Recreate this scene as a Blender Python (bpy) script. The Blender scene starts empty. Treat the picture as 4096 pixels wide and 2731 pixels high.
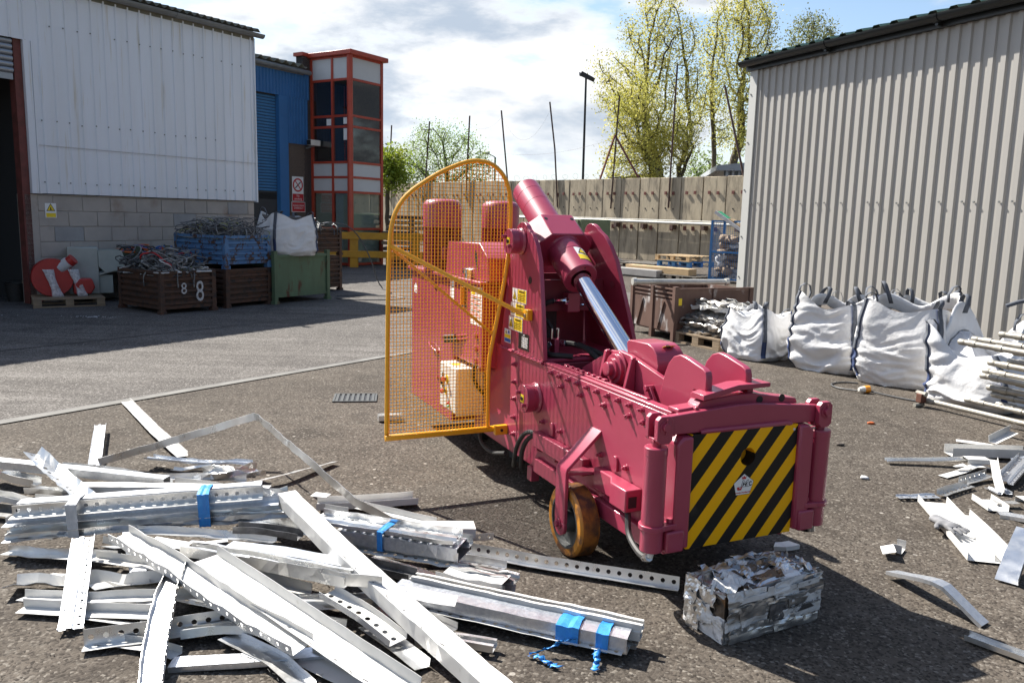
import bpy, bmesh, math, random
import numpy as np
from mathutils import Vector, Matrix, noise
R = math.radians
rnd = random.Random(7)
scene = bpy.context.scene
COL = scene.collection

# ------------------------------------------------------------------ camera
cam_d = bpy.data.cameras.new('camera')
cam = bpy.data.objects.new('camera', cam_d)
COL.objects.link(cam)
cam_d.sensor_width = 36.0
cam_d.lens = 28.316
cam_d.clip_start = 0.05
cam_d.clip_end = 2000
_p, _r = math.atan2(287, 1850), R(1.43)
_f = Vector((0, math.cos(_p), -math.sin(_p)))
_x0, _u0 = Vector((1, 0, 0)), Vector((0, math.sin(_p), math.cos(_p)))
_x = math.cos(_r) * _x0 + math.sin(_r) * _u0
_u = -math.sin(_r) * _x0 + math.cos(_r) * _u0
_m = Matrix((_x, _u, -_f)).transposed().to_4x4()
_m.translation = (0, 0, 1.55)
cam.matrix_world = _m
scene.camera = cam

# ------------------------------------------------------------------ sun and sky
SUN_AZ, SUN_EL = R(48), R(46)            # azimuth left of the viewing direction (+Y)
sdir = Vector((-math.sin(SUN_AZ) * math.cos(SUN_EL), math.cos(SUN_AZ) * math.cos(SUN_EL), math.sin(SUN_EL)))
sun_d = bpy.data.lights.new('sun', 'SUN')
sun_d.energy = 5.0
sun_d.angle = R(0.5)
sun_d.color = (1.0, 0.955, 0.88)
sun = bpy.data.objects.new('sun', sun_d)
COL.objects.link(sun)
sun.rotation_euler = sdir.to_track_quat('Z', 'Y').to_euler()

world = bpy.data.worlds.new('World')
scene.world = world
world.use_nodes = True
wt = world.node_tree
wt.nodes.clear()
def wn(t, **k):
    n = wt.nodes.new(t)
    for a, b in k.items():
        setattr(n, a, b)
    return n
def wl(a, b):
    wt.links.new(a, b)
def wmath(op, a, b=None, c=None, clamp=False):
    n = wn('ShaderNodeMath', operation=op, use_clamp=clamp)
    for i, v in enumerate((a, b, c)):
        if v is None:
            continue
        if isinstance(v, (int, float)):
            n.inputs[i].default_value = v
        else:
            wl(v, n.inputs[i])
    return n.outputs[0]
sky = wn('ShaderNodeTexSky', sky_type='NISHITA', sun_disc=False)
sky.sun_elevation = SUN_EL
sky.sun_rotation = -SUN_AZ
sky.air_density = 1.0
sky.dust_density = 0.7
sky.ozone_density = 1.2
bg_sky = wn('ShaderNodeBackground')
bg_sky.inputs['Strength'].default_value = 0.08
wl(sky.outputs[0], bg_sky.inputs[0])
tc = wn('ShaderNodeTexCoord')
sep = wn('ShaderNodeSeparateXYZ')
wl(tc.outputs['Generated'], sep.inputs[0])
# clouds live on a flat layer above the yard: direction / (height + a little), so they bunch up towards the horizon
hz = wmath('ADD', wmath('MAXIMUM', sep.outputs['Z'], 0.0), 0.75)
cmb = wn('ShaderNodeCombineXYZ')
wl(wmath('DIVIDE', sep.outputs['X'], hz), cmb.inputs[0])
wl(wmath('DIVIDE', sep.outputs['Y'], hz), cmb.inputs[1])
wl(wmath('MULTIPLY', sep.outputs['Z'], 2.6), cmb.inputs[2])
def wnoise(scale, detail, rough, off, dist=0.0):
    mp = wn('ShaderNodeMapping')
    mp.inputs['Location'].default_value = off
    wl(cmb.outputs[0], mp.inputs[0])
    n = wn('ShaderNodeTexNoise')
    n.inputs['Scale'].default_value = scale
    n.inputs['Detail'].default_value = detail
    n.inputs['Roughness'].default_value = rough
    n.inputs['Distortion'].default_value = dist
    wl(mp.outputs[0], n.inputs['Vector'])
    return n.outputs['Fac']
CLOUD_OFF = (8.9, 5.36, 0.6)
n1 = wnoise(1.9, 10, 0.58, CLOUD_OFF, 0.1)
n2 = wnoise(5.0, 9, 0.6, (12.3, 7.26, 0.3), 0.1)
dens = wmath('ADD', wmath('MULTIPLY', n1, 0.78), wmath('MULTIPLY', n2, 0.22))
def wramp(fac, a, b):
    n = wn('ShaderNodeMapRange', interpolation_type='SMOOTHSTEP')
    wl(fac, n.inputs[0])
    n.inputs[1].default_value = a
    n.inputs[2].default_value = b
    return n.outputs[0]
dens = wmath('SUBTRACT', dens, wmath('MULTIPLY', wramp(sep.outputs['Z'], 0.25, 0.85), 0.075))      # gaps open up overhead
mask = wramp(dens, 0.45, 0.53)
thick = wramp(dens, 0.47, 0.57)
shade_n = wnoise(2.2, 8, 0.55, (21.4, 12.86, 0.1), 0.2)
thick = wmath('MULTIPLY', thick, wramp(shade_n, 0.40, 0.52), clamp=True)
ccol = wn('ShaderNodeMixRGB')
wl(thick, ccol.inputs[0])
ccol.inputs[1].default_value = (1.0, 1.0, 1.0, 1)
ccol.inputs[2].default_value = (0.46, 0.54, 0.65, 1)
low = wramp(sep.outputs['Z'], 0.16, 0.0)
mask = wmath('MAXIMUM', mask, wmath('MULTIPLY', low, 0.92))
hzc = wn('ShaderNodeMixRGB')
wl(wmath('MULTIPLY', low, 0.75), hzc.inputs[0])
wl(ccol.outputs[0], hzc.inputs[1])
hzc.inputs[2].default_value = (0.70, 0.79, 0.89, 1)
ccol = hzc
bg_c = wn('ShaderNodeBackground')
# clouds towards the sun are lit through and brighter, those behind the camera greyer
vm = wn('ShaderNodeVectorMath', operation='DOT_PRODUCT')
wl(tc.outputs['Generated'], vm.inputs[0])
vm.inputs[1].default_value = sdir
cl = wn('ShaderNodeMapRange', interpolation_type='SMOOTHSTEP')
wl(vm.outputs['Value'], cl.inputs[0])
cl.inputs[1].default_value, cl.inputs[2].default_value = -0.45, 0.70
cl.inputs[3].default_value, cl.inputs[4].default_value = 0.10, 0.52
wl(cl.outputs[0], bg_c.inputs['Strength'])
wl(ccol.outputs[0], bg_c.inputs[0])
mx = wn('ShaderNodeMixShader')
wl(mask, mx.inputs[0])
wl(bg_sky.outputs[0], mx.inputs[1])
wl(bg_c.outputs[0], mx.inputs[2])
wo = wn('ShaderNodeOutputWorld')
wl(mx.outputs[0], wo.inputs[0])

scene.view_settings.view_transform = 'Standard'
scene.view_settings.look = 'None'
scene.view_settings.gamma = 1.0
scene.view_settings.use_curve_mapping = False
scene.view_settings.exposure = 1.2
scene.cycles.use_denoising = True
scene.cycles.max_bounces = 8
scene.cycles.transparent_max_bounces = 12
scene.cycles.caustics_reflective = False
scene.cycles.caustics_refractive = False

# ------------------------------------------------------------------ object helpers
def link(o):
    COL.objects.link(o)
    return o
def thing(name, label, cat, loc=(0, 0, 0), rotz=0.0, group=None):
    o = bpy.data.objects.new(name, None)
    o.empty_display_size = 0.1
    link(o)
    o.location = loc
    o.rotation_euler = (0, 0, rotz)
    o['label'] = label
    o['category'] = cat
    if group:
        o['group'] = group
    return o
def tag(o, label, cat, group=None):
    o['label'] = label
    o['category'] = cat
    if group:
        o['group'] = group
    return o
def kind(o, k):
    o['kind'] = k
    return o
def copy_tree(o, parent=None):
    c = o.copy()
    COL.objects.link(c)
    if parent:
        c.parent = parent
    for ch in list(o.children):
        copy_tree(ch, c)
    return c

class MB:
    def __init__(s):
        s.v, s.f, s.mi = [], [], []
    def add(s, vs, fs, mi=0):
        b = len(s.v)
        s.v += [tuple(v) for v in vs]
        for f in fs:
            s.f.append(tuple(b + i for i in f))
            s.mi.append(mi)
        return s
    def box(s, x0, x1, y0, y1, z0, z1, mi=0):
        vs = [(x0, y0, z0), (x1, y0, z0), (x1, y1, z0), (x0, y1, z0), (x0, y0, z1), (x1, y0, z1), (x1, y1, z1), (x0, y1, z1)]
        return s.add(vs, [(0, 3, 2, 1), (4, 5, 6, 7), (0, 1, 5, 4), (1, 2, 6, 5), (2, 3, 7, 6), (3, 0, 4, 7)], mi)
    def bar(s, p0, p1, w, h, up=(0, 0, 1), mi=0):
        p0, p1 = Vector(p0), Vector(p1)
        d = (p1 - p0).normalized()
        a = d.cross(Vector(up))
        if a.length < 1e-4:
            a = d.cross(Vector((1, 0, 0)))
        a.normalize()
        b = a.cross(d).normalized()
        vs = []
        for p in (p0, p1):
            for i, j in ((-1, -1), (1, -1), (1, 1), (-1, 1)):
                vs.append(p + a * (i * w / 2) + b * (j * h / 2))
        return s.add(vs, [(0, 1, 2, 3), (7, 6, 5, 4), (0, 4, 5, 1), (1, 5, 6, 2), (2, 6, 7, 3), (3, 7, 4, 0)], mi)
    def prism(s, poly, o, ex, ey, ez, mi=0):
        """poly (2D) in the plane o + x*ex + y*ey, pushed along the vector ez"""
        o, ex, ey, ez = Vector(o), Vector(ex), Vector(ey), Vector(ez)
        n = len(poly)
        a = [o + ex * x + ey * y for x, y in poly]
        b = [p + ez for p in a]
        fs = [tuple(reversed(range(n))), tuple(range(n, 2 * n))]
        for i in range(n):
            j = (i + 1) % n
            fs.append((i, j, n + j, n + i))
        return s.add(a + b, fs, mi)
    def cyl(s, p0, p1, r0, r1=None, n=16, cap=True, mi=0, ph=0.0):
        r1 = r0 if r1 is None else r1
        p0, p1 = Vector(p0), Vector(p1)
        d = (p1 - p0).normalized()
        a = d.cross(Vector((0, 0, 1)))
        if a.length < 1e-3:
            a = Vector((1, 0, 0))
        a.normalize()
        b = d.cross(a)
        vs = []
        for p, r in ((p0, r0), (p1, r1)):
            for i in range(n):
                t = 2 * math.pi * i / n + ph
                vs.append(p + a * (r * math.cos(t)) + b * (r * math.sin(t)))
        fs = [(i, (i + 1) % n, n + (i + 1) % n, n + i) for i in range(n)]
        if cap:
            fs += [tuple(reversed(range(n))), tuple(range(n, 2 * n))]
        return s.add(vs, fs, mi)
    def lathe(s, p0, axis, prof, n=24, mi=0, cap=True):
        """prof: (distance along axis, radius)"""
        p0, d = Vector(p0), Vector(axis).normalized()
        a = d.cross(Vector((0, 0, 1)))
        if a.length < 1e-3:
            a = Vector((1, 0, 0))
        a.normalize()
        b = d.cross(a)
        vs, fs = [], []
        for h, r in prof:
            for i in range(n):
                t = 2 * math.pi * i / n
                vs.append(p0 + d * h + a * (r * math.cos(t)) + b * (r * math.sin(t)))
        for k in range(len(prof) - 1):
            for i in range(n):
                j = (i + 1) % n
                fs.append((k * n + i, k * n + j, (k + 1) * n + j, (k + 1) * n + i))
        if cap:
            fs.append(tuple(reversed(range(n))))
            fs.append(tuple(range((len(prof) - 1) * n, len(prof) * n)))
        return s.add(vs, fs, mi)
    def tube(s, pts, r, n=6, cap=True, mi=0, closed=False):
        pts = [Vector(p) for p in pts]
        m = len(pts)
        rs = r if isinstance(r, (list, tuple)) else [r] * m
        ref = None
        vs = []
        for i, p in enumerate(pts):
            if closed:
                d = pts[(i + 1) % m] - pts[i - 1]
            else:
                d = pts[min(i + 1, m - 1)] - pts[max(i - 1, 0)]
            if d.length < 1e-7:
                d = Vector((0, 0, 1))
            d.normalize()
            if ref is None:
                ref = d.cross(Vector((0, 0, 1)))
                if ref.length < 1e-2:
                    ref = d.cross(Vector((1, 0, 0)))
            a = ref - d * ref.dot(d)
            if a.length < 1e-6:
                a = d.orthogonal()
            a.normalize()
            ref = a
            b = d.cross(a)
            for k in range(n):
                t = 2 * math.pi * k / n
                vs.append(p + a * (rs[i] * math.cos(t)) + b * (rs[i] * math.sin(t)))
        fs = []
        for i in range(m if closed else m - 1):
            i2 = (i + 1) % m
            for k in range(n):
                k2 = (k + 1) % n
                fs.append((i * n + k, i * n + k2, i2 * n + k2, i2 * n + k))
        if cap and not closed:
            fs += [tuple(reversed(range(n))), tuple(range((m - 1) * n, m * n))]
        return s.add(vs, fs, mi)
    def mesh(s, name):
        me = bpy.data.meshes.new(name)
        me.from_pydata(s.v, [], s.f)
        return me
    def build(s, name, mat, parent=None, bevel=0.0, smooth=False, seg=2, solid=0.0, ang=35):
        me = s.mesh(name)
        mats = mat if isinstance(mat, (list, tuple)) else [mat]
        for m in mats:
            me.materials.append(m)
        if len(mats) > 1:
            me.polygons.foreach_set('material_index', s.mi)
        bm = bmesh.new()
        bm.from_mesh(me)
        bmesh.ops.recalc_face_normals(bm, faces=bm.faces)
        bm.to_mesh(me)
        bm.free()
        if smooth:
            me.polygons.foreach_set('use_smooth', [True] * len(me.polygons))
            me.set_sharp_from_angle(angle=R(ang))
        me.update()
        o = bpy.data.objects.new(name, me)
        link(o)
        if parent:
            o.parent = parent
        if solid:
            md = o.modifiers.new('solid', 'SOLIDIFY')
            md.thickness = solid
            md.offset = 0
        if bevel:
            md = o.modifiers.new('bevel', 'BEVEL')
            md.width = bevel
            md.segments = seg
            md.limit_method = 'ANGLE'
            md.angle_limit = R(40)
            me.polygons.foreach_set('use_smooth', [True] * len(me.polygons))
            me.set_sharp_from_angle(angle=R(ang))
            md.harden_normals = False
        return o
def dup(o, name, parent, loc=(0, 0, 0), rot=None, scale=None):
    c = bpy.data.objects.new(name, o.data)
    link(c)
    c.parent = parent
    c.location = loc
    if rot:
        c.rotation_euler = rot
    if scale:
        c.scale = scale
    for md in o.modifiers:
        if md.type == 'BEVEL':
            n = c.modifiers.new('bevel', 'BEVEL')
            n.width, n.segments, n.limit_method, n.angle_limit = md.width, md.segments, md.limit_method, md.angle_limit
    return c
def arc(cx, cy, r, a0, a1, n):
    return [(cx + r * math.cos(R(a0 + (a1 - a0) * i / n)), cy + r * math.sin(R(a0 + (a1 - a0) * i / n))) for i in range(n + 1)]
def text(body, size, mat, parent, loc, ex, ey, name='lettering', align='CENTER', shear=0.0, sx=1.0, depth=0.0004, bold=0.0):
    c = bpy.data.curves.new(name, 'FONT')
    c.body = body
    c.size = size
    c.align_x = align
    c.align_y = 'CENTER'
    c.extrude = depth
    c.shear = shear
    c.offset = bold
    c.resolution_u = 3
    c.materials.append(mat)
    tmp = bpy.data.objects.new(name, c)
    me = bpy.data.meshes.new_from_object(tmp)
    me.name = name
    bpy.data.objects.remove(tmp)
    bpy.data.curves.remove(c)
    o = bpy.data.objects.new(name, me)
    link(o)
    o.parent = parent
    ex, ey = Vector(ex).normalized(), Vector(ey).normalized()
    m = Matrix((ex, ey, ex.cross(ey))).transposed().to_4x4()
    m.translation = loc
    o.matrix_local = m @ Matrix.Diagonal((sx, 1, 1, 1))
    return o

# ------------------------------------------------------------------ materials
def principled(name):
    m = bpy.data.materials.new(name)
    m.use_nodes = True
    nt = m.node_tree
    return m, nt, nt.nodes['Principled BSDF']
def mat(name, col, rough=0.5, metal=0.0, col2=None, ns=6.0, lo=0.35, hi=0.65, col3=None, ns3=30.0, lo3=0.55, hi3=0.7,
        bump=0.0, bs=80.0, bdist=0.003, coat=0.0, crough=0.1, coords='Object', stretch=(1, 1, 1), rvar=0.0, detail=8, ior=None, spec=None):
    """painted, coated or bare surface: base colour, patches of a second colour, specks of a third, fine relief"""
    m, nt, b = principled(name)
    N, L = nt.nodes, nt.links
    b.inputs['Base Color'].default_value = (*col, 1)
    b.inputs['Roughness'].default_value = rough
    b.inputs['Metallic'].default_value = metal
    if coat:
        b.inputs['Coat Weight'].default_value = coat
        b.inputs['Coat Roughness'].default_value = crough
    if spec is not None:
        b.inputs['Specular IOR Level'].default_value = spec
    if col2 is None and not bump and col3 is None and not rvar:
        return m
    if coords == 'World':
        g = N.new('ShaderNodeNewGeometry').outputs['Position']
    else:
        g = N.new('ShaderNodeTexCoord').outputs['Object']
    mp = N.new('ShaderNodeMapping')
    mp.inputs['Scale'].default_value = stretch
    L.new(g, mp.inputs[0])
    vec = mp.outputs[0]
    def nz(scale, d=detail, off=None):
        n = N.new('ShaderNodeTexNoise')
        n.inputs['Scale'].default_value = scale
        n.inputs['Detail'].default_value = d
        n.inputs['Roughness'].default_value = 0.6
        L.new(vec, n.inputs['Vector'])
        return n.outputs['Fac']
    def ramp(f, a, c):
        n = N.new('ShaderNodeMapRange')
        n.inputs[1].default_value = a
        n.inputs[2].default_value = c
        L.new(f, n.inputs[0])
        return n.outputs[0]
    cur = None
    if col2 is not None:
        f = nz(ns)
        mxn = N.new('ShaderNodeMixRGB')
        mxn.inputs[1].default_value = (*col, 1)
        mxn.inputs[2].default_value = (*col2, 1)
        L.new(ramp(f, lo, hi), mxn.inputs[0])
        cur = mxn.outputs[0]
    if col3 is not None:
        f = nz(ns3, 5)
        mxn = N.new('ShaderNodeMixRGB')
        if cur is None:
            mxn.inputs[1].default_value = (*col, 1)
        else:
            L.new(cur, mxn.inputs[1])
        mxn.inputs[2].default_value = (*col3, 1)
        L.new(ramp(f, lo3, hi3), mxn.inputs[0])
        cur = mxn.outputs[0]
    if cur is not None:
        L.new(cur, b.inputs['Base Color'])
    if rvar:
        f = nz(ns * 1.7)
        r = ramp(f, 0.3, 0.7)
        mm = N.new('ShaderNodeMath')
        mm.operation = 'MULTIPLY_ADD'
        L.new(r, mm.inputs[0])
        mm.inputs[1].default_value = rvar
        mm.inputs[2].default_value = rough - rvar / 2
        L.new(mm.outputs[0], b.inputs['Roughness'])
    if bump:
        f = nz(bs, 4)
        bn = N.new('ShaderNodeBump')
        bn.inputs['Strength'].default_value = bump
        bn.inputs['Distance'].default_value = bdist
        L.new(f, bn.inputs['Height'])
        L.new(bn.outputs[0], b.inputs['Normal'])
        if coat:
            L.new(bn.outputs[0], b.inputs['Coat Normal'])
    return m

MAT = {}
MAT['maroon'] = mat('maroon_paint', (0.345, 0.040, 0.082), 0.40, col2=(0.315, 0.034, 0.070), ns=3, coat=0.4, crough=0.12, bump=0.12, bs=260, bdist=0.001, rvar=0.12)
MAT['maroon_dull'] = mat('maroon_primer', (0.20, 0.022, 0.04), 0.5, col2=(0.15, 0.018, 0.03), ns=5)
MAT['yellow'] = mat('yellow_paint', (0.8516, 0.4104, 0.008208), 0.38, col2=(0.8003, 0.3694, 0.006156), ns=6, coat=0.4, crough=0.15, bump=0.06, bs=200, bdist=0.001)
MAT['black'] = mat('black_plastic', (0.012, 0.012, 0.013), 0.45, bump=0.1, bs=150, bdist=0.001)
MAT['rubber'] = mat('black_rubber', (0.018, 0.018, 0.018), 0.6, col2=(0.035, 0.033, 0.03), ns=30)
MAT['chrome'] = mat('chrome', (0.78, 0.79, 0.82), 0.10, 1.0, rvar=0.08, ns=14, bump=0.04, bs=320, bdist=0.0006)
MAT['steel'] = mat('plated_steel', (0.62, 0.62, 0.62), 0.28, 1.0, col2=(0.5, 0.5, 0.5), ns=20)
MAT['cream'] = mat('cream_enamel', (0.70, 0.69, 0.63), 0.35, coat=0.3, col2=(0.66, 0.65, 0.59), ns=8)
MAT['white_chalk'] = mat('white_chalk', (0.7, 0.7, 0.7), 0.9, col2=(0.3, 0.28, 0.26), ns=40)
MAT['white'] = mat('white_print', (0.80, 0.80, 0.78), 0.45)
MAT['label_yellow'] = mat('yellow_print', (0.85, 0.62, 0.02), 0.45)
MAT['ink'] = mat('black_print', (0.012, 0.012, 0.012), 0.5)
MAT['red_print'] = mat('red_print', (0.50, 0.025, 0.03), 0.45)
MAT['blue_print'] = mat('blue_print', (0.03, 0.13, 0.42), 0.45)
MAT['green_print'] = mat('green_print', (0.03, 0.28, 0.10), 0.45)
MAT['tyre'] = mat('amber_polyurethane', (0.52, 0.22, 0.025), 0.42, col2=(0.42, 0.16, 0.02), ns=9, col3=(0.10, 0.045, 0.02), ns3=14, lo3=0.46, hi3=0.62, bump=0.1, bs=60)
MAT['tread'] = mat('worn_tread', (0.30, 0.12, 0.02), 0.5, col2=(0.06, 0.03, 0.016), ns=16, lo=0.38, hi=0.6, bump=0.2, bs=70)
MAT['castiron'] = mat('dark_cast_iron', (0.055, 0.058, 0.055), 0.5, col2=(0.075, 0.078, 0.075), ns=20, bump=0.25, bs=180, bdist=0.001)
# scrap metal
MAT['mill'] = mat('mill_aluminium', (0.80, 0.80, 0.79), 0.34, 0.92, col2=(0.66, 0.66, 0.65), ns=7, rvar=0.22, bump=0.10, bs=40, bdist=0.002, coords='World')
MAT['galv'] = mat('speckled_galvanised', (0.74, 0.76, 0.79), 0.36, 0.85, col2=(0.60, 0.63, 0.68), ns=60, rvar=0.15, bump=0.12, bs=160, bdist=0.001, coords='World')
MAT['wcoat'] = mat('white_coated_aluminium', (0.66, 0.65, 0.625), 0.36, 0.0, col2=(0.58, 0.57, 0.54), ns=9, col3=(0.414, 0.3864, 0.3312), ns3=26, lo3=0.66, hi3=0.78, coords='World', bump=0.05, bs=30)
MAT['darkmetal'] = mat('dirty_dark_metal', (0.30, 0.30, 0.31), 0.4, 0.8, col2=(0.12, 0.12, 0.12), ns=12, coords='World')
MAT['blue_tape'] = mat('blue_tape', (0.03, 0.22, 0.62), 0.4, col2=(0.05, 0.30, 0.70), ns=30, bump=0.5, bs=50, bdist=0.004)
MAT['grey_tape'] = mat('grey_tape', (0.50, 0.52, 0.55), 0.45, col2=(0.38, 0.40, 0.43), ns=25, bump=0.5, bs=50, bdist=0.004)
# yard
MAT['rust'] = mat('rusty_steel', (0.060, 0.036, 0.026), 0.75, col2=(0.10, 0.045, 0.024), ns=5, col3=(0.028, 0.022, 0.020), ns3=13, lo3=0.5, hi3=0.66, bump=0.4, bs=60)
MAT['rust_red'] = mat('rust_red_steel', (0.15, 0.055, 0.032), 0.75, col2=(0.08, 0.035, 0.022), ns=6, bump=0.4, bs=60)
MAT['crate_brown'] = mat('worn_brown_crate_paint', (0.1445, 0.08075, 0.0595), 0.7, col2=(0.0935, 0.051, 0.03825), ns=5, col3=(0.4675, 0.442, 0.425), ns3=5.5, lo3=0.58, hi3=0.72, bump=0.3, bs=50, stretch=(1, 1, 0.5))
MAT['blue_bin'] = mat('chipped_blue_paint', (0.05, 0.145, 0.32), 0.6, col2=(0.10, 0.22, 0.40), ns=4, col3=(0.07, 0.035, 0.022), ns3=12, lo3=0.52, hi3=0.60, bump=0.3, bs=60, stretch=(1, 1, 0.6))
MAT['green_bin'] = mat('faded_green_paint', (0.095, 0.135, 0.075), 0.65, col2=(0.11, 0.18, 0.10), ns=3, col3=(0.10, 0.04, 0.02), ns3=4, lo3=0.56, hi3=0.68, bump=0.25, bs=60, stretch=(1.5, 1.5, 0.5))
MAT['dark_green'] = mat('dark_green_paint', (0.035, 0.055, 0.028), 0.6, col2=(0.05, 0.07, 0.035), ns=4, col3=(0.08, 0.035, 0.02), ns3=7, lo3=0.58, hi3=0.7)
MAT['pale_green'] = mat('pale_green_paint', (0.17, 0.21, 0.115), 0.6, col2=(0.13, 0.165, 0.09), ns=3)
MAT['yellow_shaded'] = mat('shaded_yellow_paint', (0.50, 0.26, 0.012), 0.5, col2=(0.38, 0.19, 0.012), ns=5)  # darker yellow for the barrier: the tower's shade is put into the colour
MAT['wood'] = mat('weathered_pallet_wood', (0.30, 0.22, 0.14), 0.8, col2=(0.20, 0.15, 0.10), ns=7, stretch=(1, 6, 6), bump=0.3, bs=30)
MAT['wood_new'] = mat('fresh_pallet_wood', (0.50, 0.36, 0.20), 0.8, col2=(0.38, 0.27, 0.15), ns=7, stretch=(1, 6, 6), bump=0.3, bs=30)
MAT['wood_grey'] = mat('grey_timber', (0.20, 0.18, 0.15), 0.85, col2=(0.11, 0.10, 0.085), ns=6, stretch=(1, 5, 5), bump=0.4, bs=30)
MAT['bag'] = mat('white_woven_bag', (0.688, 0.688, 0.688), 0.6, col2=(0.6364, 0.6278, 0.6192), ns=4, bump=0.55, bs=22, bdist=0.010, detail=8)
MAT['strap'] = mat('grey_webbing', (0.060, 0.068, 0.085), 0.75, col2=(0.09, 0.10, 0.12), ns=40)
MAT['strap_blue'] = mat('blue_edge_stitching', (0.022, 0.04, 0.11), 0.75)
MAT['scaff'] = mat('scaffold_alloy', (0.391, 0.374, 0.323), 0.45, 0.3, col2=(0.306, 0.2805, 0.238), ns=8, col3=(0.2125, 0.187, 0.153), ns3=24, lo3=0.60, hi3=0.72, bump=0.15, bs=60)
MAT['red_paint'] = mat('red_paint', (0.46, 0.035, 0.03), 0.4, col2=(0.36, 0.03, 0.025), ns=5)
MAT['red_plastic'] = mat('red_plastic', (0.55, 0.03, 0.03), 0.35)
MAT['orange'] = mat('orange_plastic', (0.75, 0.28, 0.02), 0.4)
MAT['grey_plastic'] = mat('grey_machine_paint', (0.42, 0.44, 0.40), 0.5, col2=(0.36, 0.38, 0.34), ns=4)
MAT['film'] = mat('stretch_film', (0.62, 0.60, 0.60), 0.25, col2=(0.45, 0.43, 0.43), ns=9, bump=0.6, bs=25, bdist=0.01)
MAT['cable_grey'] = mat('grey_cable', (0.27, 0.27, 0.26), 0.5, col2=(0.12, 0.12, 0.12), ns=4, lo=0.42, hi=0.55)
MAT['cable_dark'] = mat('dark_cable', (0.045, 0.047, 0.05), 0.45, col2=(0.09, 0.09, 0.09), ns=4)
MAT['cable_yg'] = mat('yellow_green_cable', (0.32, 0.34, 0.05), 0.5, col2=(0.10, 0.10, 0.08), ns=3, lo=0.45, hi=0.55)
MAT['cable_orange'] = mat('orange_cable', (0.60, 0.13, 0.03), 0.5)
MAT['cable_pale'] = mat('pale_cable', (0.50, 0.49, 0.47), 0.45)
# buildings
MAT['clad_white'] = mat('white_cladding', (0.80, 0.83, 0.88), 0.40, col2=(0.76, 0.78, 0.81), ns=1.2, col3=(0.50, 0.42, 0.27), ns3=3.2, lo3=0.58, hi3=0.78, stretch=(3, 3, 0.16))
MAT['clad_grey'] = mat('stone_grey_cladding', (0.3872, 0.3696, 0.3388), 0.42, col2=(0.3696, 0.352, 0.3212), ns=0.8, stretch=(2, 2, 0.3))
MAT['clad_pale'] = mat('pale_corner_trim', (0.476, 0.476, 0.4505), 0.45)
MAT['clad_blue'] = mat('blue_cladding', (0.035, 0.15, 0.36), 0.45, col2=(0.03, 0.13, 0.31), ns=2)
MAT['shut_blue'] = mat('blue_shutter', (0.05, 0.19, 0.38), 0.4, col2=(0.04, 0.16, 0.33), ns=2)
MAT['shut_grey'] = mat('grey_shutter', (0.34, 0.36, 0.39), 0.4, 0.5)
MAT['gutter'] = mat('grey_gutter', (0.20, 0.21, 0.215), 0.5, col2=(0.15, 0.155, 0.15), ns=4)
MAT['gutter_black'] = mat('black_gutter', (0.016, 0.018, 0.018), 0.35)
MAT['fibre_cement'] = mat('fibre_cement_sheet', (0.24, 0.23, 0.19), 0.85, col2=(0.15, 0.15, 0.11), ns=3, bump=0.3, bs=30)
MAT['green_roof'] = mat('dark_green_roof_sheet', (0.06, 0.12, 0.09), 0.45)
MAT['block'] = mat('concrete_block', (0.46, 0.41, 0.36), 0.88, col2=(0.38, 0.34, 0.30), ns=2.2, col3=(0.27, 0.19, 0.13), ns3=1.6, lo3=0.58, hi3=0.8, bump=0.5, bs=90, coords='World')
MAT['block_grey'] = mat('grey_concrete_block', (0.36, 0.35, 0.34), 0.88, col2=(0.30, 0.29, 0.28), ns=3, bump=0.5, bs=90, coords='World')
MAT['mortar'] = mat('mortar', (0.36, 0.33, 0.29), 0.95, bump=0.3, bs=60)
MAT['brick'] = mat('dark_brick', (0.085, 0.062, 0.052), 0.85, col2=(0.05, 0.04, 0.038), ns=9, bump=0.4, bs=60)
MAT['render_brown'] = mat('brown_pebble_render', (0.15, 0.11, 0.085), 0.95, col2=(0.09, 0.07, 0.055), ns=40, bump=0.8, bs=90, bdist=0.01)
MAT['precast'] = mat('precast_concrete', (0.47, 0.40, 0.285), 0.9, col2=(0.31, 0.262, 0.19), ns=1.7, lo=0.40, hi=0.60, col3=(0.13, 0.112, 0.085), ns3=3.6, lo3=0.53, hi3=0.76, coords='World', stretch=(1.5, 1.5, 0.36), bump=0.6, bs=25, bdist=0.01)
MAT['panel_grey'] = mat('grey_infill_panel', (0.56, 0.57, 0.57), 0.5, col2=(0.52, 0.53, 0.53), ns=2)
MAT['red_frame'] = mat('red_window_frame', (0.45, 0.062, 0.030), 0.4, col2=(0.37, 0.05, 0.026), ns=3)
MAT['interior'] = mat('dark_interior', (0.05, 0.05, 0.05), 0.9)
MAT['blind'] = mat('pale_blind', (0.50, 0.50, 0.42), 0.8)
MAT['oxide'] = mat('red_oxide_steel', (0.20, 0.055, 0.045), 0.7, col2=(0.12, 0.04, 0.03), ns=6)
MAT['post'] = mat('brown_post_steel', (0.075, 0.045, 0.038), 0.75, col2=(0.11, 0.06, 0.045), ns=4)
MAT['pipe'] = mat('pale_pipe', (0.55, 0.54, 0.50), 0.4, 0.3, col2=(0.42, 0.41, 0.37), ns=5)
MAT['cage'] = mat('blue_cage_paint', (0.04, 0.17, 0.42), 0.5)
MAT['card'] = mat('brown_packaging', (0.36, 0.27, 0.18), 0.8, col2=(0.24, 0.17, 0.11), ns=9, bump=0.5, bs=25, bdist=0.01)
MAT['paper'] = mat('white_packaging', (0.66, 0.66, 0.66), 0.7, col2=(0.5, 0.5, 0.52), ns=8, bump=0.5, bs=25, bdist=0.01)
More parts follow.
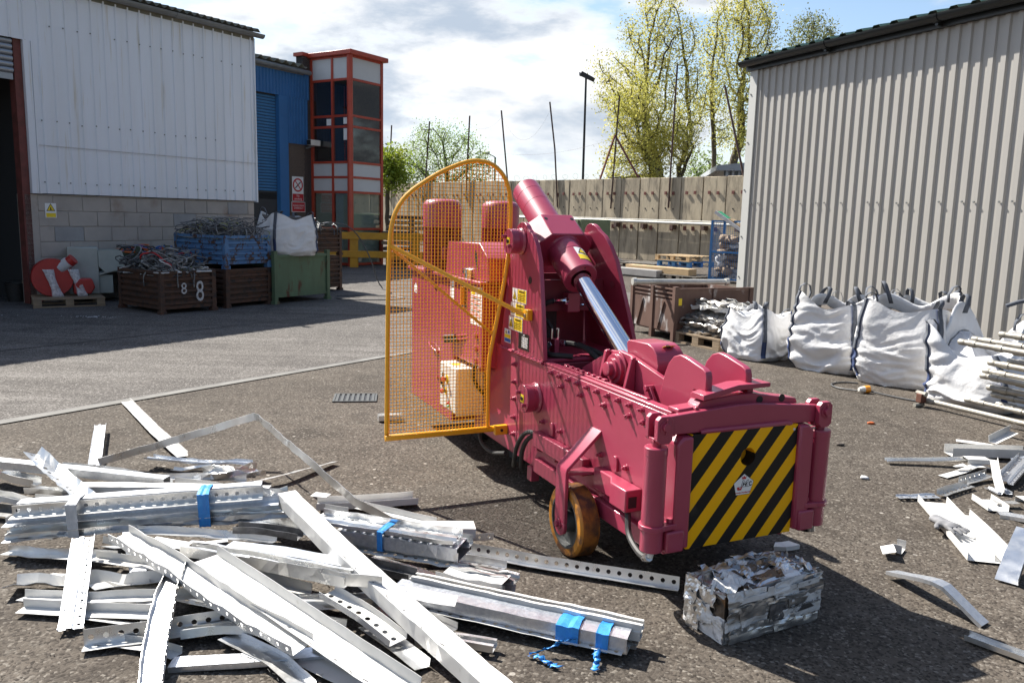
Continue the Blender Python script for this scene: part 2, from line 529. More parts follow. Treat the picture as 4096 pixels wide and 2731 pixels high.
MAT['debris'] = mat('dark_debris', (0.10, 0.08, 0.065), 0.85, col2=(0.05, 0.042, 0.036), ns=9, bump=0.5, bs=25, bdist=0.01)
MAT['grime'] = mat('grimy_scrap_metal', (0.46, 0.44, 0.41), 0.42, 0.7, col2=(0.22, 0.21, 0.20), ns=9, rvar=0.2, bump=0.3, bs=40, bdist=0.004)
MAT['glove'] = mat('grey_work_glove', (0.25, 0.25, 0.26), 0.85, col2=(0.13, 0.13, 0.135), ns=18, bump=0.4, bs=120, bdist=0.002)
MAT['bark'] = mat('bark', (0.065, 0.050, 0.032), 0.9, col2=(0.10, 0.082, 0.055), ns=9, stretch=(3, 3, 0.6), bump=0.6, bs=20, bdist=0.03)
MAT['lamp_black'] = mat('black_lamp_body', (0.015, 0.015, 0.016), 0.5)
MAT['far_wall'] = mat('far_grey_sheeting', (0.42, 0.44, 0.46), 0.5)
MAT['far_roof'] = mat('far_grey_roof', (0.36, 0.38, 0.40), 0.5)

def glass_mat():
    m, nt, b = principled('window_glass')
    N, L = nt.nodes, nt.links
    fr = N.new('ShaderNodeFresnel')
    fr.inputs['IOR'].default_value = 2.3
    tr = N.new('ShaderNodeBsdfTransparent')
    tr.inputs[0].default_value = (0.78, 0.83, 0.83, 1)
    go = N.new('ShaderNodeBsdfGlossy')
    go.inputs['Roughness'].default_value = 0.015
    ms = N.new('ShaderNodeMixShader')
    ge = N.new('ShaderNodeNewGeometry')
    inv = N.new('ShaderNodeMath')
    inv.operation = 'SUBTRACT'
    inv.inputs[0].default_value = 1.0
    L.new(ge.outputs['Backfacing'], inv.inputs[1])
    fm_ = N.new('ShaderNodeMath')
    fm_.operation = 'MULTIPLY'
    L.new(fr.outputs[0], fm_.inputs[0])
    L.new(inv.outputs[0], fm_.inputs[1])
    L.new(fm_.outputs[0], ms.inputs[0])
    L.new(tr.outputs[0], ms.inputs[1])
    L.new(go.outputs[0], ms.inputs[2])
    L.new(ms.outputs[0], N['Material Output'].inputs[0])
    return m
MAT['glass'] = glass_mat()
def film_mat():
    m, nt, b = principled('stretch_film')
    N, L = nt.nodes, nt.links
    b.inputs['Base Color'].default_value = (0.72, 0.70, 0.70, 1)
    b.inputs['Roughness'].default_value = 0.2
    n = N.new('ShaderNodeTexNoise')
    n.inputs['Scale'].default_value = 7
    n.inputs['Detail'].default_value = 6
    mr = N.new('ShaderNodeMapRange')
    mr.inputs[1].default_value, mr.inputs[2].default_value = 0.35, 0.65
    mr.inputs[3].default_value, mr.inputs[4].default_value = 0.35, 0.8
    L.new(n.outputs['Fac'], mr.inputs[0])
    tr = N.new('ShaderNodeBsdfTransparent')
    ms = N.new('ShaderNodeMixShader')
    L.new(mr.outputs[0], ms.inputs[0])
    L.new(tr.outputs[0], ms.inputs[1])
    L.new(b.outputs[0], ms.inputs[2])
    L.new(ms.outputs[0], N['Material Output'].inputs[0])
    return m
MAT['film'] = film_mat()
def leaf_mat(name, c1, c2):
    m, nt, b = principled(name)
    N, L = nt.nodes, nt.links
    oi = N.new('ShaderNodeTexCoord')
    n = N.new('ShaderNodeTexNoise')
    n.inputs['Scale'].default_value = 0.9
    n.inputs['Detail'].default_value = 5
    L.new(oi.outputs['Object'], n.inputs['Vector'])
    mr = N.new('ShaderNodeMapRange')
    mr.inputs[1].default_value = 0.36
    mr.inputs[2].default_value = 0.64
    L.new(n.outputs['Fac'], mr.inputs[0])
    mx_ = N.new('ShaderNodeMixRGB')
    mx_.inputs[1].default_value = (*c1, 1)
    mx_.inputs[2].default_value = (*c2, 1)
    L.new(mr.outputs[0], mx_.inputs[0])
    L.new(mx_.outputs[0], b.inputs['Base Color'])
    b.inputs['Roughness'].default_value = 0.55
    tr = N.new('ShaderNodeBsdfTranslucent')
    L.new(mx_.outputs[0], tr.inputs[0])
    ms = N.new('ShaderNodeMixShader')
    ms.inputs[0].default_value = 0.5
    L.new(b.outputs[0], ms.inputs[1])
    L.new(tr.outputs[0], ms.inputs[2])
    L.new(ms.outputs[0], N['Material Output'].inputs[0])
    return m
MAT['leaf_yellow'] = leaf_mat('young_yellow_leaf', (0.5612, 0.5124, 0.1342), (0.4026, 0.4026, 0.0976))
MAT['leaf_green'] = leaf_mat('young_green_leaf', (0.2928, 0.3709, 0.1074), (0.205, 0.2928, 0.08296))
MAT['leaf_lime'] = leaf_mat('lime_leaf', (0.288, 0.336, 0.032), (0.176, 0.256, 0.032))
MAT['leaf_grey'] = leaf_mat('pale_leaf', (0.224, 0.24, 0.096), (0.16, 0.184, 0.072))

def ground_mat(name, base, stain, light, dark, speck, grain=95, sp=0.5, streak=0.0):
    m, nt, b = principled(name)
    N, L = nt.nodes, nt.links
    g = N.new('ShaderNodeNewGeometry').outputs['Position']
    def nz(scale, d=8, rough=0.6, st=(1, 1, 1)):
        mp = N.new('ShaderNodeMapping')
        mp.inputs['Scale'].default_value = st
        L.new(g, mp.inputs[0])
        n = N.new('ShaderNodeTexNoise')
        n.inputs['Scale'].default_value = scale
        n.inputs['Detail'].default_value = d
        n.inputs['Roughness'].default_value = rough
        L.new(mp.outputs[0], n.inputs['Vector'])
        return n.outputs['Fac']
    def ramp(f, a, c):
        n = N.new('ShaderNodeMapRange')
        n.inputs[1].default_value = a
        n.inputs[2].default_value = c
        L.new(f, n.inputs[0])
        return n.outputs[0]
    def mix(f, a, c):
        n = N.new('ShaderNodeMixRGB')
        L.new(f, n.inputs[0])
        if isinstance(a, tuple):
            n.inputs[1].default_value = (*a, 1)
        else:
            L.new(a, n.inputs[1])
        n.inputs[2].default_value = (*c, 1)
        return n.outputs[0]
    c = mix(ramp(nz(0.55, 10, 0.65), 0.40, 0.60), base, stain)
    c = mix(ramp(nz(1.1, 10, 0.7, (1, 0.6, 1)), 0.56, 0.66), c, tuple(v * 0.62 for v in stain))
    c = mix(ramp(nz(3.2, 10, 0.72), 0.50, 0.72), c, dark)
    c = mix(ramp(nz(2.6, 8, 0.65, (1, 0.35, 1)), 0.60, 0.78), c, light)
    if streak:                      # wheel marks along the drive
        mp = N.new('ShaderNodeMapping')
        mp.vector_type = 'POINT'
        mp.inputs['Rotation'].default_value = (0, 0, R(-50))
        mp.inputs['Scale'].default_value = (0.22, 3.2, 1)
        L.new(g, mp.inputs[0])
        n_ = N.new('ShaderNodeTexNoise')
        n_.inputs['Scale'].default_value = 1.0
        n_.inputs['Detail'].default_value = 9
        n_.inputs['Roughness'].default_value = 0.62
        n_.inputs['Distortion'].default_value = 0.6
        L.new(mp.outputs[0], n_.inputs['Vector'])
        f_ = N.new('ShaderNodeMath')
        f_.operation = 'MULTIPLY'
        f_.inputs[1].default_value = streak
        L.new(ramp(n_.outputs['Fac'], 0.52, 0.68), f_.inputs[0])
        c = mix(f_.outputs[0], c, light)
        f2 = N.new('ShaderNodeMath')
        f2.operation = 'MULTIPLY'
        f2.inputs[1].default_value = streak
        L.new(ramp(n_.outputs['Fac'], 0.46, 0.32), f2.inputs[0])
        c = mix(f2.outputs[0], c, dark)
    # aggregate: voronoi cells give grains of stone, a few of them pale
    vo = N.new('ShaderNodeTexVoronoi')
    vo.inputs['Scale'].default_value = grain
    L.new(g, vo.inputs['Vector'])
    sepc = N.new('ShaderNodeSeparateColor')
    L.new(vo.outputs['Color'], sepc.inputs[0])
    c = mix(ramp(sepc.outputs[0], 0.78, 1.0), c, tuple(v * 1.25 for v in light))
    c = mix(ramp(sepc.outputs[1], 0.55, 0.92), c, dark)
    c = mix(ramp(nz(26, 7, 0.8), 0.53, 0.66), c, dark)
    c = mix(ramp(nz(48, 6, 0.8), 0.58, 0.72), c, light)
    vo2 = N.new('ShaderNodeTexVoronoi')
    vo2.inputs['Scale'].default_value = grain * 0.30
    L.new(g, vo2.inputs['Vector'])
    s2 = N.new('ShaderNodeSeparateColor')
    L.new(vo2.outputs['Color'], s2.inputs[0])
    dot_ = N.new('ShaderNodeMath')
    dot_.operation = 'MULTIPLY'
    L.new(ramp(s2.outputs[2], 0.994, 0.998), dot_.inputs[0])
    L.new(ramp(vo2.outputs['Distance'], 0.34, 0.26), dot_.inputs[1])
    c = mix(dot_.outputs[0], c, speck)
    L.new(c, b.inputs['Base Color'])
    b.inputs['Roughness'].default_value = 0.86
    b.inputs['Specular IOR Level'].default_value = 0.12
    h = N.new('ShaderNodeMath')
    h.operation = 'MULTIPLY_ADD'
    L.new(vo.outputs['Distance'], h.inputs[0])
    h.inputs[1].default_value = -0.5
    L.new(nz(40, 6, 0.7), h.inputs[2])
    bn = N.new('ShaderNodeBump')
    bn.inputs['Strength'].default_value = 0.6
    bn.inputs['Distance'].default_value = 0.008
    L.new(h.outputs[0], bn.inputs['Height'])
    L.new(bn.outputs[0], b.inputs['Normal'])
    return m
MAT['asphalt'] = ground_mat('old_asphalt', (0.1095, 0.0924, 0.07529), (0.07872, 0.06674, 0.05476), (0.1583, 0.1412, 0.1198), (0.04107, 0.03422, 0.02823), (0.308, 0.2823, 0.2481), streak=0.25)
MAT['apron'] = ground_mat('worn_concrete', (0.142, 0.130, 0.118), (0.112, 0.103, 0.094), (0.215, 0.20, 0.185), (0.060, 0.054, 0.050), (0.25, 0.24, 0.22), 100, streak=0.7)
MAT['strip'] = mat('drain_kerb_concrete', (0.189, 0.182, 0.168), 0.9, col2=(0.133, 0.126, 0.1155), ns=5, bump=0.4, bs=60, coords='World')
# ================================================================== the ground
def sheet(name, poly, z, m, sub=None):
    me = bpy.data.meshes.new(name)
    me.from_pydata([(x, y, z) for x, y in poly], [], [tuple(range(len(poly)))])
    me.materials.append(m)
    return kind(link(bpy.data.objects.new(name, me)), 'structure')
sheet('asphalt_yard', [(-300, -60), (300, -60), (300, 500), (-300, 500)], 0.0, MAT['asphalt'])
SD = Vector((0.59, 0.807, 0)).normalized()         # the drain kerb runs this way
SP = Vector((-3.642, 5.583, 0))
SN = Vector((-SD.y, SD.x, 0))
def sp(a, b):
    p = SP + SD * a + SN * b
    return (p.x, p.y)
sheet('concrete_apron', [sp(-14, 0.02), sp(12.5, 0.02), sp(17.0, 16), sp(-14, 16)], 0.004, MAT['apron'])
sheet('drain_kerb', [sp(-14, -0.05), sp(12.5, -0.05), sp(12.5, 0.05), sp(-14, 0.05)], 0.008, MAT['strip'])
sheet('joint', [sp(-14, 3.1), sp(9, 3.1), sp(9, 3.125), sp(-14, 3.125)], 0.0075, MAT['rubber'])
sheet('joint', [sp(-14, 0.055), sp(12.5, 0.055), sp(12.5, 0.068), sp(-14, 0.068)], 0.0075, MAT['rubber'])
# drain grating set flush in the asphalt
g = thing('drain_grating', 'small cast iron drain grating set in the asphalt left of the press', 'grating', (-1.31, 6.64, 0.0), R(8))
g.scale = (.82, .82, 1)
MB().box(-.21, .21, -.17, .17, 0.001, 0.004).build('pit', MAT['black'], g)
fr = MB()
fr.box(-.22, .22, -.18, -.16, .001, .012).box(-.22, .22, .16, .18, .001, .012).box(-.22, -.2, -.16, .16, .001, .0115).box(.2, .22, -.16, .16, .001, .0115)
fr.build('frame', MAT['castiron'], g)
b0 = MB().box(-.014, .014, -.16, .16, .004, .011).build('bar', MAT['castiron'], g)
b0.location.x = -.18
for i in range(1, 8):
    dup(b0, 'bar', g, (-.18 + i * .0514, 0, 0))
# loose grit, thousands of crumbs of stone and swarf
def grit():
    mbs = []
    r = random.Random(3)
    v, f = [], []
    for i in range(4200):
        d = 2.0 + 11 * r.random() ** 1.7
        a = r.uniform(-.72, .72)
        x, y = d * math.tan(a), d
        if x < -4.5 or (y > 8 and x < -1):
            continue
        s = r.choice((.0015, .002, .002, .003, .004)) * (1 if r.random() < .96 else 1.9)
        b = len(v)
        z = .001
        for k in range(3):
            t = 2.1 * k + r.random() * 2
            v.append((x + s * math.cos(t), y + s * math.sin(t), z))
        v.append((x, y, z + s * .9))
        f += [(b, b + 1, b + 3), (b + 1, b + 2, b + 3), (b + 2, b, b + 3)]
    me = bpy.data.meshes.new('grit')
    me.from_pydata(v, [], f)
    for nm in ('speck_pale', 'speck_brown', 'speck_dark'):
        me.materials.append(MAT[nm])
    me.polygons.foreach_set('material_index', [(1, 1, 2, 2, 0, 1, 2, 1, 2, 1, 2)[(i // 3) % 11] for i in range(len(f))])
    o = kind(link(bpy.data.objects.new('grit', me)), 'stuff')
MAT['speck_pale'] = mat('pale_grit', (0.36, 0.34, 0.31), 0.8)
MAT['speck_brown'] = mat('brown_grit', (0.12, 0.10, 0.08), 0.9)
MAT['speck_dark'] = mat('dark_grit', (0.03, 0.027, 0.024), 0.9)
grit()

# ================================================================== profiled sheeting
def ribbed(x0, x1, z0, z1, pitch, rib, depth, slope, out=True):
    """trapezoid profile across x, standing in the plane y = 0, ribs towards -y"""
    pr = [(x0, 0)]
    x = x0 + (pitch - rib) / 2
    while x + rib <= x1 + 1e-6:
        pr += [(x, 0), (x + slope, -depth), (x + rib - slope, -depth), (x + rib, 0)]
        x += pitch
    pr.append((x1, 0))
    m = MB()
    vs = [(a, b, z0) for a, b in pr] + [(a, b, z1) for a, b in pr]
    n = len(pr)
    m.add(vs, [(i, i + 1, n + i + 1, n + i) for i in range(n - 1)])
    return m
def corrugated(x0, x1, pitch, amp, y0, z0, y1, z1, n=8):
    m = MB()
    k = int((x1 - x0) / pitch * n)
    vs = []
    dy, dz = y1 - y0, z1 - z0
    l = math.hypot(dy, dz)
    for i in range(k + 1):
        x = x0 + (x1 - x0) * i / k
        a = amp * math.sin(2 * math.pi * (x - x0) / pitch)
        for (y, z) in ((y0, z0), (y1, z1)):
            vs.append((x, y - a * dz / l, z + a * dy / l))
    m.add(vs, [(2 * i, 2 * i + 2, 2 * i + 3, 2 * i + 1) for i in range(k)])
    return m

# ================================================================== left shed
L0, LR = (-7.59, 12.61, 0), R(58)
MAT['lap'] = mat('stained_lap', (0.16, 0.12, 0.09), 0.9, col2=(0.40, 0.38, 0.36), ns=6)
shed = thing('white_shed', 'white clad shed with a concrete block plinth and a dark doorway', 'shed', L0, LR)
# block plinth: seven and a bit courses, every block laid on its own
CH, BL = 0.2425, 0.48
protos = []
for w in (BL - .012, BL / 2 - .012, .31, .17):
    protos.append(w)
bmesh_cache = {}
def block(x0, x1, z0, z1, c):
    w = x1 - x0
    key = (round(w, 3), round(z1 - z0, 3), c)
    if key not in bmesh_cache:
        o = MB().box(0, w, 0, .10, 0, z1 - z0).build('block', MAT['block_grey' if c else 'block'], shed, bevel=.006, seg=1)
        bmesh_cache[key] = o
    else:
        o = dup(bmesh_cache[key], 'block', shed)
    o.location = (x0, rnd.uniform(-.004, .004), z0)
z, row = 0.0, 0
while z < 1.70:
    z1 = min(z + CH - .009, 1.715)
    x = 0.20
    first = BL if row % 2 else BL / 2
    xe = 4.44
    w = first
    while x < xe - .02:
        x1 = min(x + w, xe)
        block(x, x1 - .009, z, z1, 1 if rnd.random() < .03 else 0)
        x += w
        w = BL
    z += CH
    row += 1
MB().box(.20, 4.43, .012, .20, 0, 1.715).build('mortar_wall', MAT['mortar'], shed)
pl = MB().box(-.0, .20, .0, .22, 0, 1.71).build('pillar', MAT['block'], shed, bevel=.006, seg=1)
# cladding in metre wide sheets, upper and lower lift
EAVE = 4.84
for i in range(5):
    xa = .24 + i * .85
    xb = min(xa + .85, 4.46)
    lo = ribbed(xa, xb, 1.725, 2.47, .2125, .05, .022, .014).build('cladding_sheet', MAT['clad_white'], shed)
    lo.location.y = -.035
    up_ = ribbed(xa, xb, 2.462, EAVE, .2125, .05, .022, .014).build('cladding_sheet', MAT['clad_white'], shed)
    up_.location.y = -.044
    lap = MB().box(xa, xb, -.069, -.0665, 2.4585, 2.4625).build('lap_edge', MAT['lap'], shed)
for i in range(7):                           # above the doorway
    xb = .24 - i * .85
    s_ = ribbed(xb - .85, xb, 4.00, EAVE, .2125, .05, .022, .014).build('cladding_sheet', MAT['clad_white'], shed)
    s_.location.y = -.044
MB().box(.21, .235, -.075, -.035, 1.72, 4.0).build('corner_trim', MAT['clad_white'], shed)
MB().box(4.452, 4.475, -.08, .06, 1.70, EAVE).build('corner_trim', MAT['clad_white'], shed)
MB().box(4.455, 4.465, .07, 12, 0, EAVE).build('gable_wall', MAT['clad_white'], shed)
# screws
sc0 = MB().cyl((0, -.052, 0), (0, -.062, 0), .0115, n=6).build('screw', MAT['steel_grey'] if 'steel_grey' in MAT else MAT['gutter'], shed)
sc0.location = (.30, 0, 1.90)
for zz, k, jx in ((1.90, 19, 0), (2.83, 16, .02), (4.28, 19, .01)):
    for i in range(k):
        if rnd.random() < .12 or (zz == 1.90 and i == 0):
            continue
        dup(sc0, 'screw', shed, (.30 + jx + i * .2125 + rnd.uniform(-.02, .02), -.006 if zz > 2.4 else .0, zz + rnd.uniform(-.015, .015)))
# doorway: reveal, red post, shutter, dark hall
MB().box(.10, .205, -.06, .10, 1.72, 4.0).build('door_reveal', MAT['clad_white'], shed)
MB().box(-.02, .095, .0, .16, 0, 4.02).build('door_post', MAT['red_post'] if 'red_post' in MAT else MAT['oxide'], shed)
sl0 = None
for i in range(6):
    zz = 3.96 - i * .085
    if sl0 is None:
        sl0 = MB().prism(arc(0, 0, .042, 90, 270, 6), (-4.3, .02, 0), (0, 1, 0), (0, 0, 1), (4.26, 0, 0)).build('shutter_slat', MAT['shut_grey'], shed, smooth=True, ang=60)
        sl0.location.z = zz
    else:
        dup(sl0, 'shutter_slat', shed, (0, 0, zz))
MB().box(-4.3, -.04, .01, .05, 3.40, 3.49).build('shutter_rail', MAT['shut_grey'], shed)
MB().box(-6.0, -4.3, .0, .2, 0, 4.8).build('side_wall', MAT['clad_white'], shed)
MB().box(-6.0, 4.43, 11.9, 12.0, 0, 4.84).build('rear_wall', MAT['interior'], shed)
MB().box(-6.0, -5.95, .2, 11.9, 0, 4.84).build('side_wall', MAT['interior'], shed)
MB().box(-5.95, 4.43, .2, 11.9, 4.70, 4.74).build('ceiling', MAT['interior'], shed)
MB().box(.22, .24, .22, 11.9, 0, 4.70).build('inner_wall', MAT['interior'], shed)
# eave: gutter in lengths with brackets, corrugated fibre cement roof
MB().box(-6.1, 4.47, -.06, -.02, 4.80, 4.93).build('eave_board', MAT['fibre_cement'], shed)
gp = [(.075 * math.cos(R(a)), .075 * math.sin(R(a))) for a in range(180, 361, 18)] + [(.063 * math.cos(R(a)), .063 * math.sin(R(a))) for a in range(360, 179, -18)]
g0 = None
for i in range(6):
    x0 = 4.62 - (i + 1) * 1.9
    if g0 is None:
        g0 = MB().prism(gp, (0, -.15, 4.92), (0, 1, 0), (0, 0, 1), (1.895, 0, 0)).build('gutter_length', MAT['gutter'], shed, smooth=True, ang=50)
        g0.location.x = x0
        j0 = MB().prism([(a * 1.1, b * 1.1) for a, b in gp], (-.05, -.15, 4.92), (0, 1, 0), (0, 0, 1), (.10, 0, 0)).build('gutter_joint', MAT['gutter'], shed, smooth=True, ang=50)
        j0.location.x = x0
    else:
        dup(g0, 'gutter_length', shed, (x0, 0, 0))
        dup(j0, 'gutter_joint', shed, (x0, 0, 0))
corrugated(-6.2, 4.56, .15, .028, -.16, 4.985, 6, 6.2).build('roof', MAT['fibre_cement'], shed, smooth=True, ang=80, solid=.008)
MB().prism([(0, 4.84), (12, 4.84), (6, 6.15)], (4.455, 0, 0), (0, 1, 0), (0, 0, 1), (.01, 0, 0)).build('gable_top', MAT['clad_white'], shed)
rp = MB().cyl((2.0, .6, 5.0), (2.0, .6, 6.0), .035, n=10).build('roof_pole', MAT['cage'], shed, smooth=True)

def warn_triangle(parent, c, ex, ey, s, lift):
    """yellow triangle with a black edge, on a surface with axes ex, ey"""
    ex, ey = Vector(ex), Vector(ey)
    n = ex.cross(ey).normalized()
    c = Vector(c)
    def tri(k, h, nm, m):
        MB().prism([(-.5 * k, -.29 * k), (.5 * k, -.29 * k), (0, .577 * k)], c + n * h, ex, ey, n * .0006).build(nm, m, parent)
    tri(s, lift, 'triangle_edge', MAT['ink'])
    tri(s * .80, lift + .0008, 'triangle', MAT['label_yellow'])
    MB().prism([(-.16 * s, -.18 * s), (.2 * s, -.16 * s), (.12 * s, -.06 * s), (.02 * s, -.05 * s), (.06 * s, .1 * s), (-.05 * s, .16 * s), (-.07 * s, -.02 * s)], c + n * (lift + .0016), ex, ey, n * .0005).build('pictogram', MAT['ink'], parent)
sg = thing('warning_sign', 'small yellow and white warning sign on the block wall by the doorway', 'sign', L0, LR)
MB().box(.30, .475, -.012, -.006, 1.345, 1.575).build('plate', MAT['white'], sg)
warn_triangle(sg, (.388, -.0125, 1.492), (1, 0, 0), (0, 0, 1), .14, 0)
MB().box(.312, .463, -.0135, -.0122, 1.355, 1.42).build('caption_panel', MAT['label_yellow'], sg)

# ================================================================== blue unit behind the shed
blu = thing('blue_unit', 'blue clad unit with a roller shutter between white shed and red glazed tower', 'building', L0, LR)
YB = 4.82
for i in range(4):
    xa = 6.9 + i * .92
    m_ = ribbed(xa, xa + .92, 4.72 - .0 * i, 5.42, .115, .06, .03, .015).build('cladding_sheet', MAT['clad_blue'], blu)
    m_.location.y = YB - .02
m_ = ribbed(9.72, 10.5, 3.45, 4.72, .115, .06, .03, .015).build('cladding_sheet', MAT['clad_blue'], blu)
m_.location.y = YB - .02
MB().box(9.42, 9.74, YB - .05, YB + .1, 0, 4.72).build('shutter_jamb', MAT['clad_blue'], blu)
s0 = None
for i in range(38):
    zz = 4.66 - i * .082
    if s0 is None:
        s0 = MB().prism(arc(0, 0, .041, 90, 270, 5), (6.9, YB + .12, 0), (0, 1, 0), (0, 0, 1), (2.5, 0, 0)).build('shutter_slat', MAT['shut_blue'], blu, smooth=True, ang=60)
        s0.location.z = zz
    elif 2.05 < zz:
        dup(s0, 'shutter_slat', blu, (0, 0, zz))
MB().box(6.9, 9.4, YB + .1, YB + .16, 1.86, 2.04).build('shutter_gap', MAT['interior'], blu)
s1 = None
for i in range(22):
    zz = 1.82 - i * .082
    if s1 is None:
        s1 = MB().prism(arc(0, 0, .041, 90, 270, 5), (6.9, YB + .14, 0), (0, 1, 0), (0, 0, 1), (2.5, 0, 0)).build('shutter_slat', MAT['shut_grey'], blu, smooth=True, ang=60)
        s1.location.z = zz
    else:
        dup(s1, 'shutter_slat', blu, (0, 0, zz))
MB().box(9.745, 10.40, YB, YB + .2, 0, 3.46).build('rendered_pier', MAT['render_brown'], blu)
# dark brick flank beside the tower, laid course by course
MB().box(10.40, 10.72, YB + .01, YB + .3, 0, 5.95).build('mortar_wall', MAT['mortar_dark'] if 'mortar_dark' in MAT else MAT['interior'], blu)
bk = MB().box(0, .15, 0, .1, 0, .065).build('brick', MAT['brick'], blu)
bk.location = (10.405, YB - .005, .01)
for k in range(79):
    for j in range(2):
        if k == 0 and j == 0:
            continue
        dup(bk, 'brick', blu, (10.405 + j * .158 - (.0 if k % 2 else .03), YB - .005 + rnd.uniform(-.002, .002), .01 + k * .075))
MB().box(10.33, 10.74, YB - .03, YB + .34, 5.93, 6.03).build('coping', MAT['red_frame'], blu)
MB().box(6.0, 10.32, YB + .1, YB + 8, 0, 5.4).build('unit_body', MAT['interior'], blu)
corrugated(6.0, 10.34, .29, .05, YB - .22, 5.60, YB + 5, 6.5).build('roof', MAT['fibre_cement'], blu, smooth=True, ang=80, solid=.01)
MB().box(6.2, 10.34, YB - .06, YB - .02, 5.38, 5.56).build('eave_board', MAT['gutter'], blu)
MB().cyl((6.2, YB - .16, 5.52), (10.5, YB - .16, 5.45), .065, n=10).build('gutter_length', MAT['gutter'], blu, smooth=True)
MB().box(7.5, 10.5, YB + 3, YB + 3.2, 5.9, 6.52).build('parapet', MAT['red_frame'], blu)
# signs and cameras on it
ns = thing('no_smoking_sign', 'white no smoking sign with a red ring on the brown pier', 'sign', L0, LR)
MB().box(9.88, 10.31, YB - .02, YB - .012, 1.83, 2.53).build('plate', MAT['white'], ns)
MB().box(9.89, 10.30, YB - .0225, YB - .0205, 1.84, 2.04).build('caption_panel', MAT['red_print'], ns)
ring = MB()
vs, fs = [], []
for i in range(28):
    t = 2 * math.pi * i / 28
    for rr in (.195, .15):
        vs.append((10.095 + rr * math.cos(t), YB - .023, 2.29 + rr * math.sin(t)))
for i in range(28):
    j = (i + 1) % 28
    fs.append((2 * i, 2 * i + 1, 2 * j + 1, 2 * j))
ring.add(vs, fs)
ring.build('ring', MAT['red_print'], ns)
MB().bar((9.98, YB - .0245, 2.42), (10.21, YB - .0245, 2.16), .03, .001, up=(0, 1, 0)).build('slash', MAT['red_print'], ns)
MB().bar((9.99, YB - .0235, 2.20), (10.20, YB - .0235, 2.38), .03, .001, up=(0, 1, 0)).build('cigarette', MAT['ink'], ns)
text('No\nsmoking', .085, MAT['white'], ns, (10.095, YB - .0235, 1.94), (1, 0, 0), (0, 0, 1))
ds = thing('drive_sign', 'red sign asking drivers to take care below the no smoking sign', 'sign', L0, LR)
MB().box(9.84, 10.36, YB - .03, YB - .02, 1.52, 1.81).build('plate', MAT['white'], ds)
MB().box(9.855, 10.345, YB - .0325, YB - .0305, 1.535, 1.795).build('panel', MAT['red_print'], ds)
text('PLEASE DRIVE\nCAREFULLY', .07, MAT['white'], ds, (10.10, YB - .0335, 1.665), (1, 0, 0), (0, 0, 1))
cc = thing('security_camera', 'white security camera pointing left from the blue cladding corner', 'camera', L0, LR)
MB().box(10.25, 10.62, YB - .42, YB - .26, 3.42, 3.58).build('housing', MAT['cream'], cc, bevel=.01)
MB().box(10.22, 10.25, YB - .41, YB - .27, 3.43, 3.57).build('lens_window', MAT['ink'], cc)
MB().bar((10.45, YB - .34, 3.42), (10.45, YB - .01, 3.36), .04, .04).build('bracket', MAT['gutter'], cc)

# ================================================================== red glazed stair tower
tow = thing('stair_tower', 'red framed glazed stair tower with grey infill panels', 'tower', L0, LR)
TX, TY, TX1, TY1 = 10.66, 3.28, 12.04, 4.80
rows = [(0.12, 1.05, 'g'), (1.10, 2.08, 'g'), (2.16, 2.50, 'p'), (2.58, 2.92, 'p'), (3.00, 3.92, 'w'), (3.98, 4.22, 'w'), (4.28, 5.21, 'w'), (5.28, 5.84, 'p')]
MB().cyl((TX, TY, 0), (TX, TY, 5.9), .085, n=14).build('corner_post', MAT['red_frame'], tow, smooth=True)
def mull(x0, x1, y0, y1, z0=0.0, z1=5.88, nm='mullion'):
    MB().box(x0, x1, y0, y1, z0, z1).build(nm, MAT['red_frame'], tow)
mull(TX - .02, TX + .06, TY1 - .06, TY1 + .02)
mull(TX - .02, TX + .06, 3.92, 3.99)
mull(TX1 - .09, TX1, TY - .02, TY + .06)
mull(TX1 - .06, TX1, TY1 - .06, TY1 + .02)
zs = [0.06] + [(rows[i][1] + rows[i + 1][0]) / 2 for i in range(len(rows) - 1)] + [5.87]
for zc_ in zs:
    MB().box(TX - .012, TX + .045, TY + .07, 3.92, zc_ - .032, zc_ + .032).build('transom', MAT['red_frame'], tow)
    MB().box(TX - .012, TX + .045, 3.99, TY1 - .06, zc_ - .032, zc_ + .032).build('transom', MAT['red_frame'], tow)
    MB().box(TX + .07, TX1 - .09, TY - .012, TY + .045, zc_ - .032, zc_ + .032).build('transom', MAT['red_frame'], tow)
for i, (z0, z1, k) in enumerate(rows):
    a, b = zs[i] + .032, zs[i + 1] - .032
    m_, nm = (MAT['panel_grey'], 'infill_panel') if k == 'p' else (MAT['glass'], 'pane')
    MB().box(TX + .012, TX + .022, TY + .07, 3.92, a, b).build(nm, m_, tow)
    MB().box(TX + .012, TX + .022, 3.99, TY1 - .06, a, b).build(nm, m_, tow)
    MB().box(TX + .07, TX1 - .09, TY + .012, TY + .022, a, b).build(nm, m_, tow)
    if k == 'g':
        MB().box(TX + .07, TX + .075, TY + .1, TY1 - .08, a, b).build('blind', MAT['blind'], tow)
        MB().box(TX + .1, TX1 - .1, TY + .075, TY + .08, a, b).build('blind', MAT['blind'], tow)
MB().box(TX + .2, TX1, TY1 - .02, TY1 + .1, 0, 5.9).build('rear_wall', MAT['interior'], tow)
MB().box(TX1 - .05, TX1 - .005, TY + .07, TY1 - .07, 0, 5.88).build('flank_wall', MAT['brick'], tow)
MB().box(TX + .25, TX1 - .1, TY + .25, TY1 - .1, 2.2, 2.3).build('floor_slab', MAT['interior'], tow)
MB().box(TX + .25, TX1 - .1, TY + .25, TY1 - .1, 5.3, 5.4).build('floor_slab', MAT['interior'], tow)
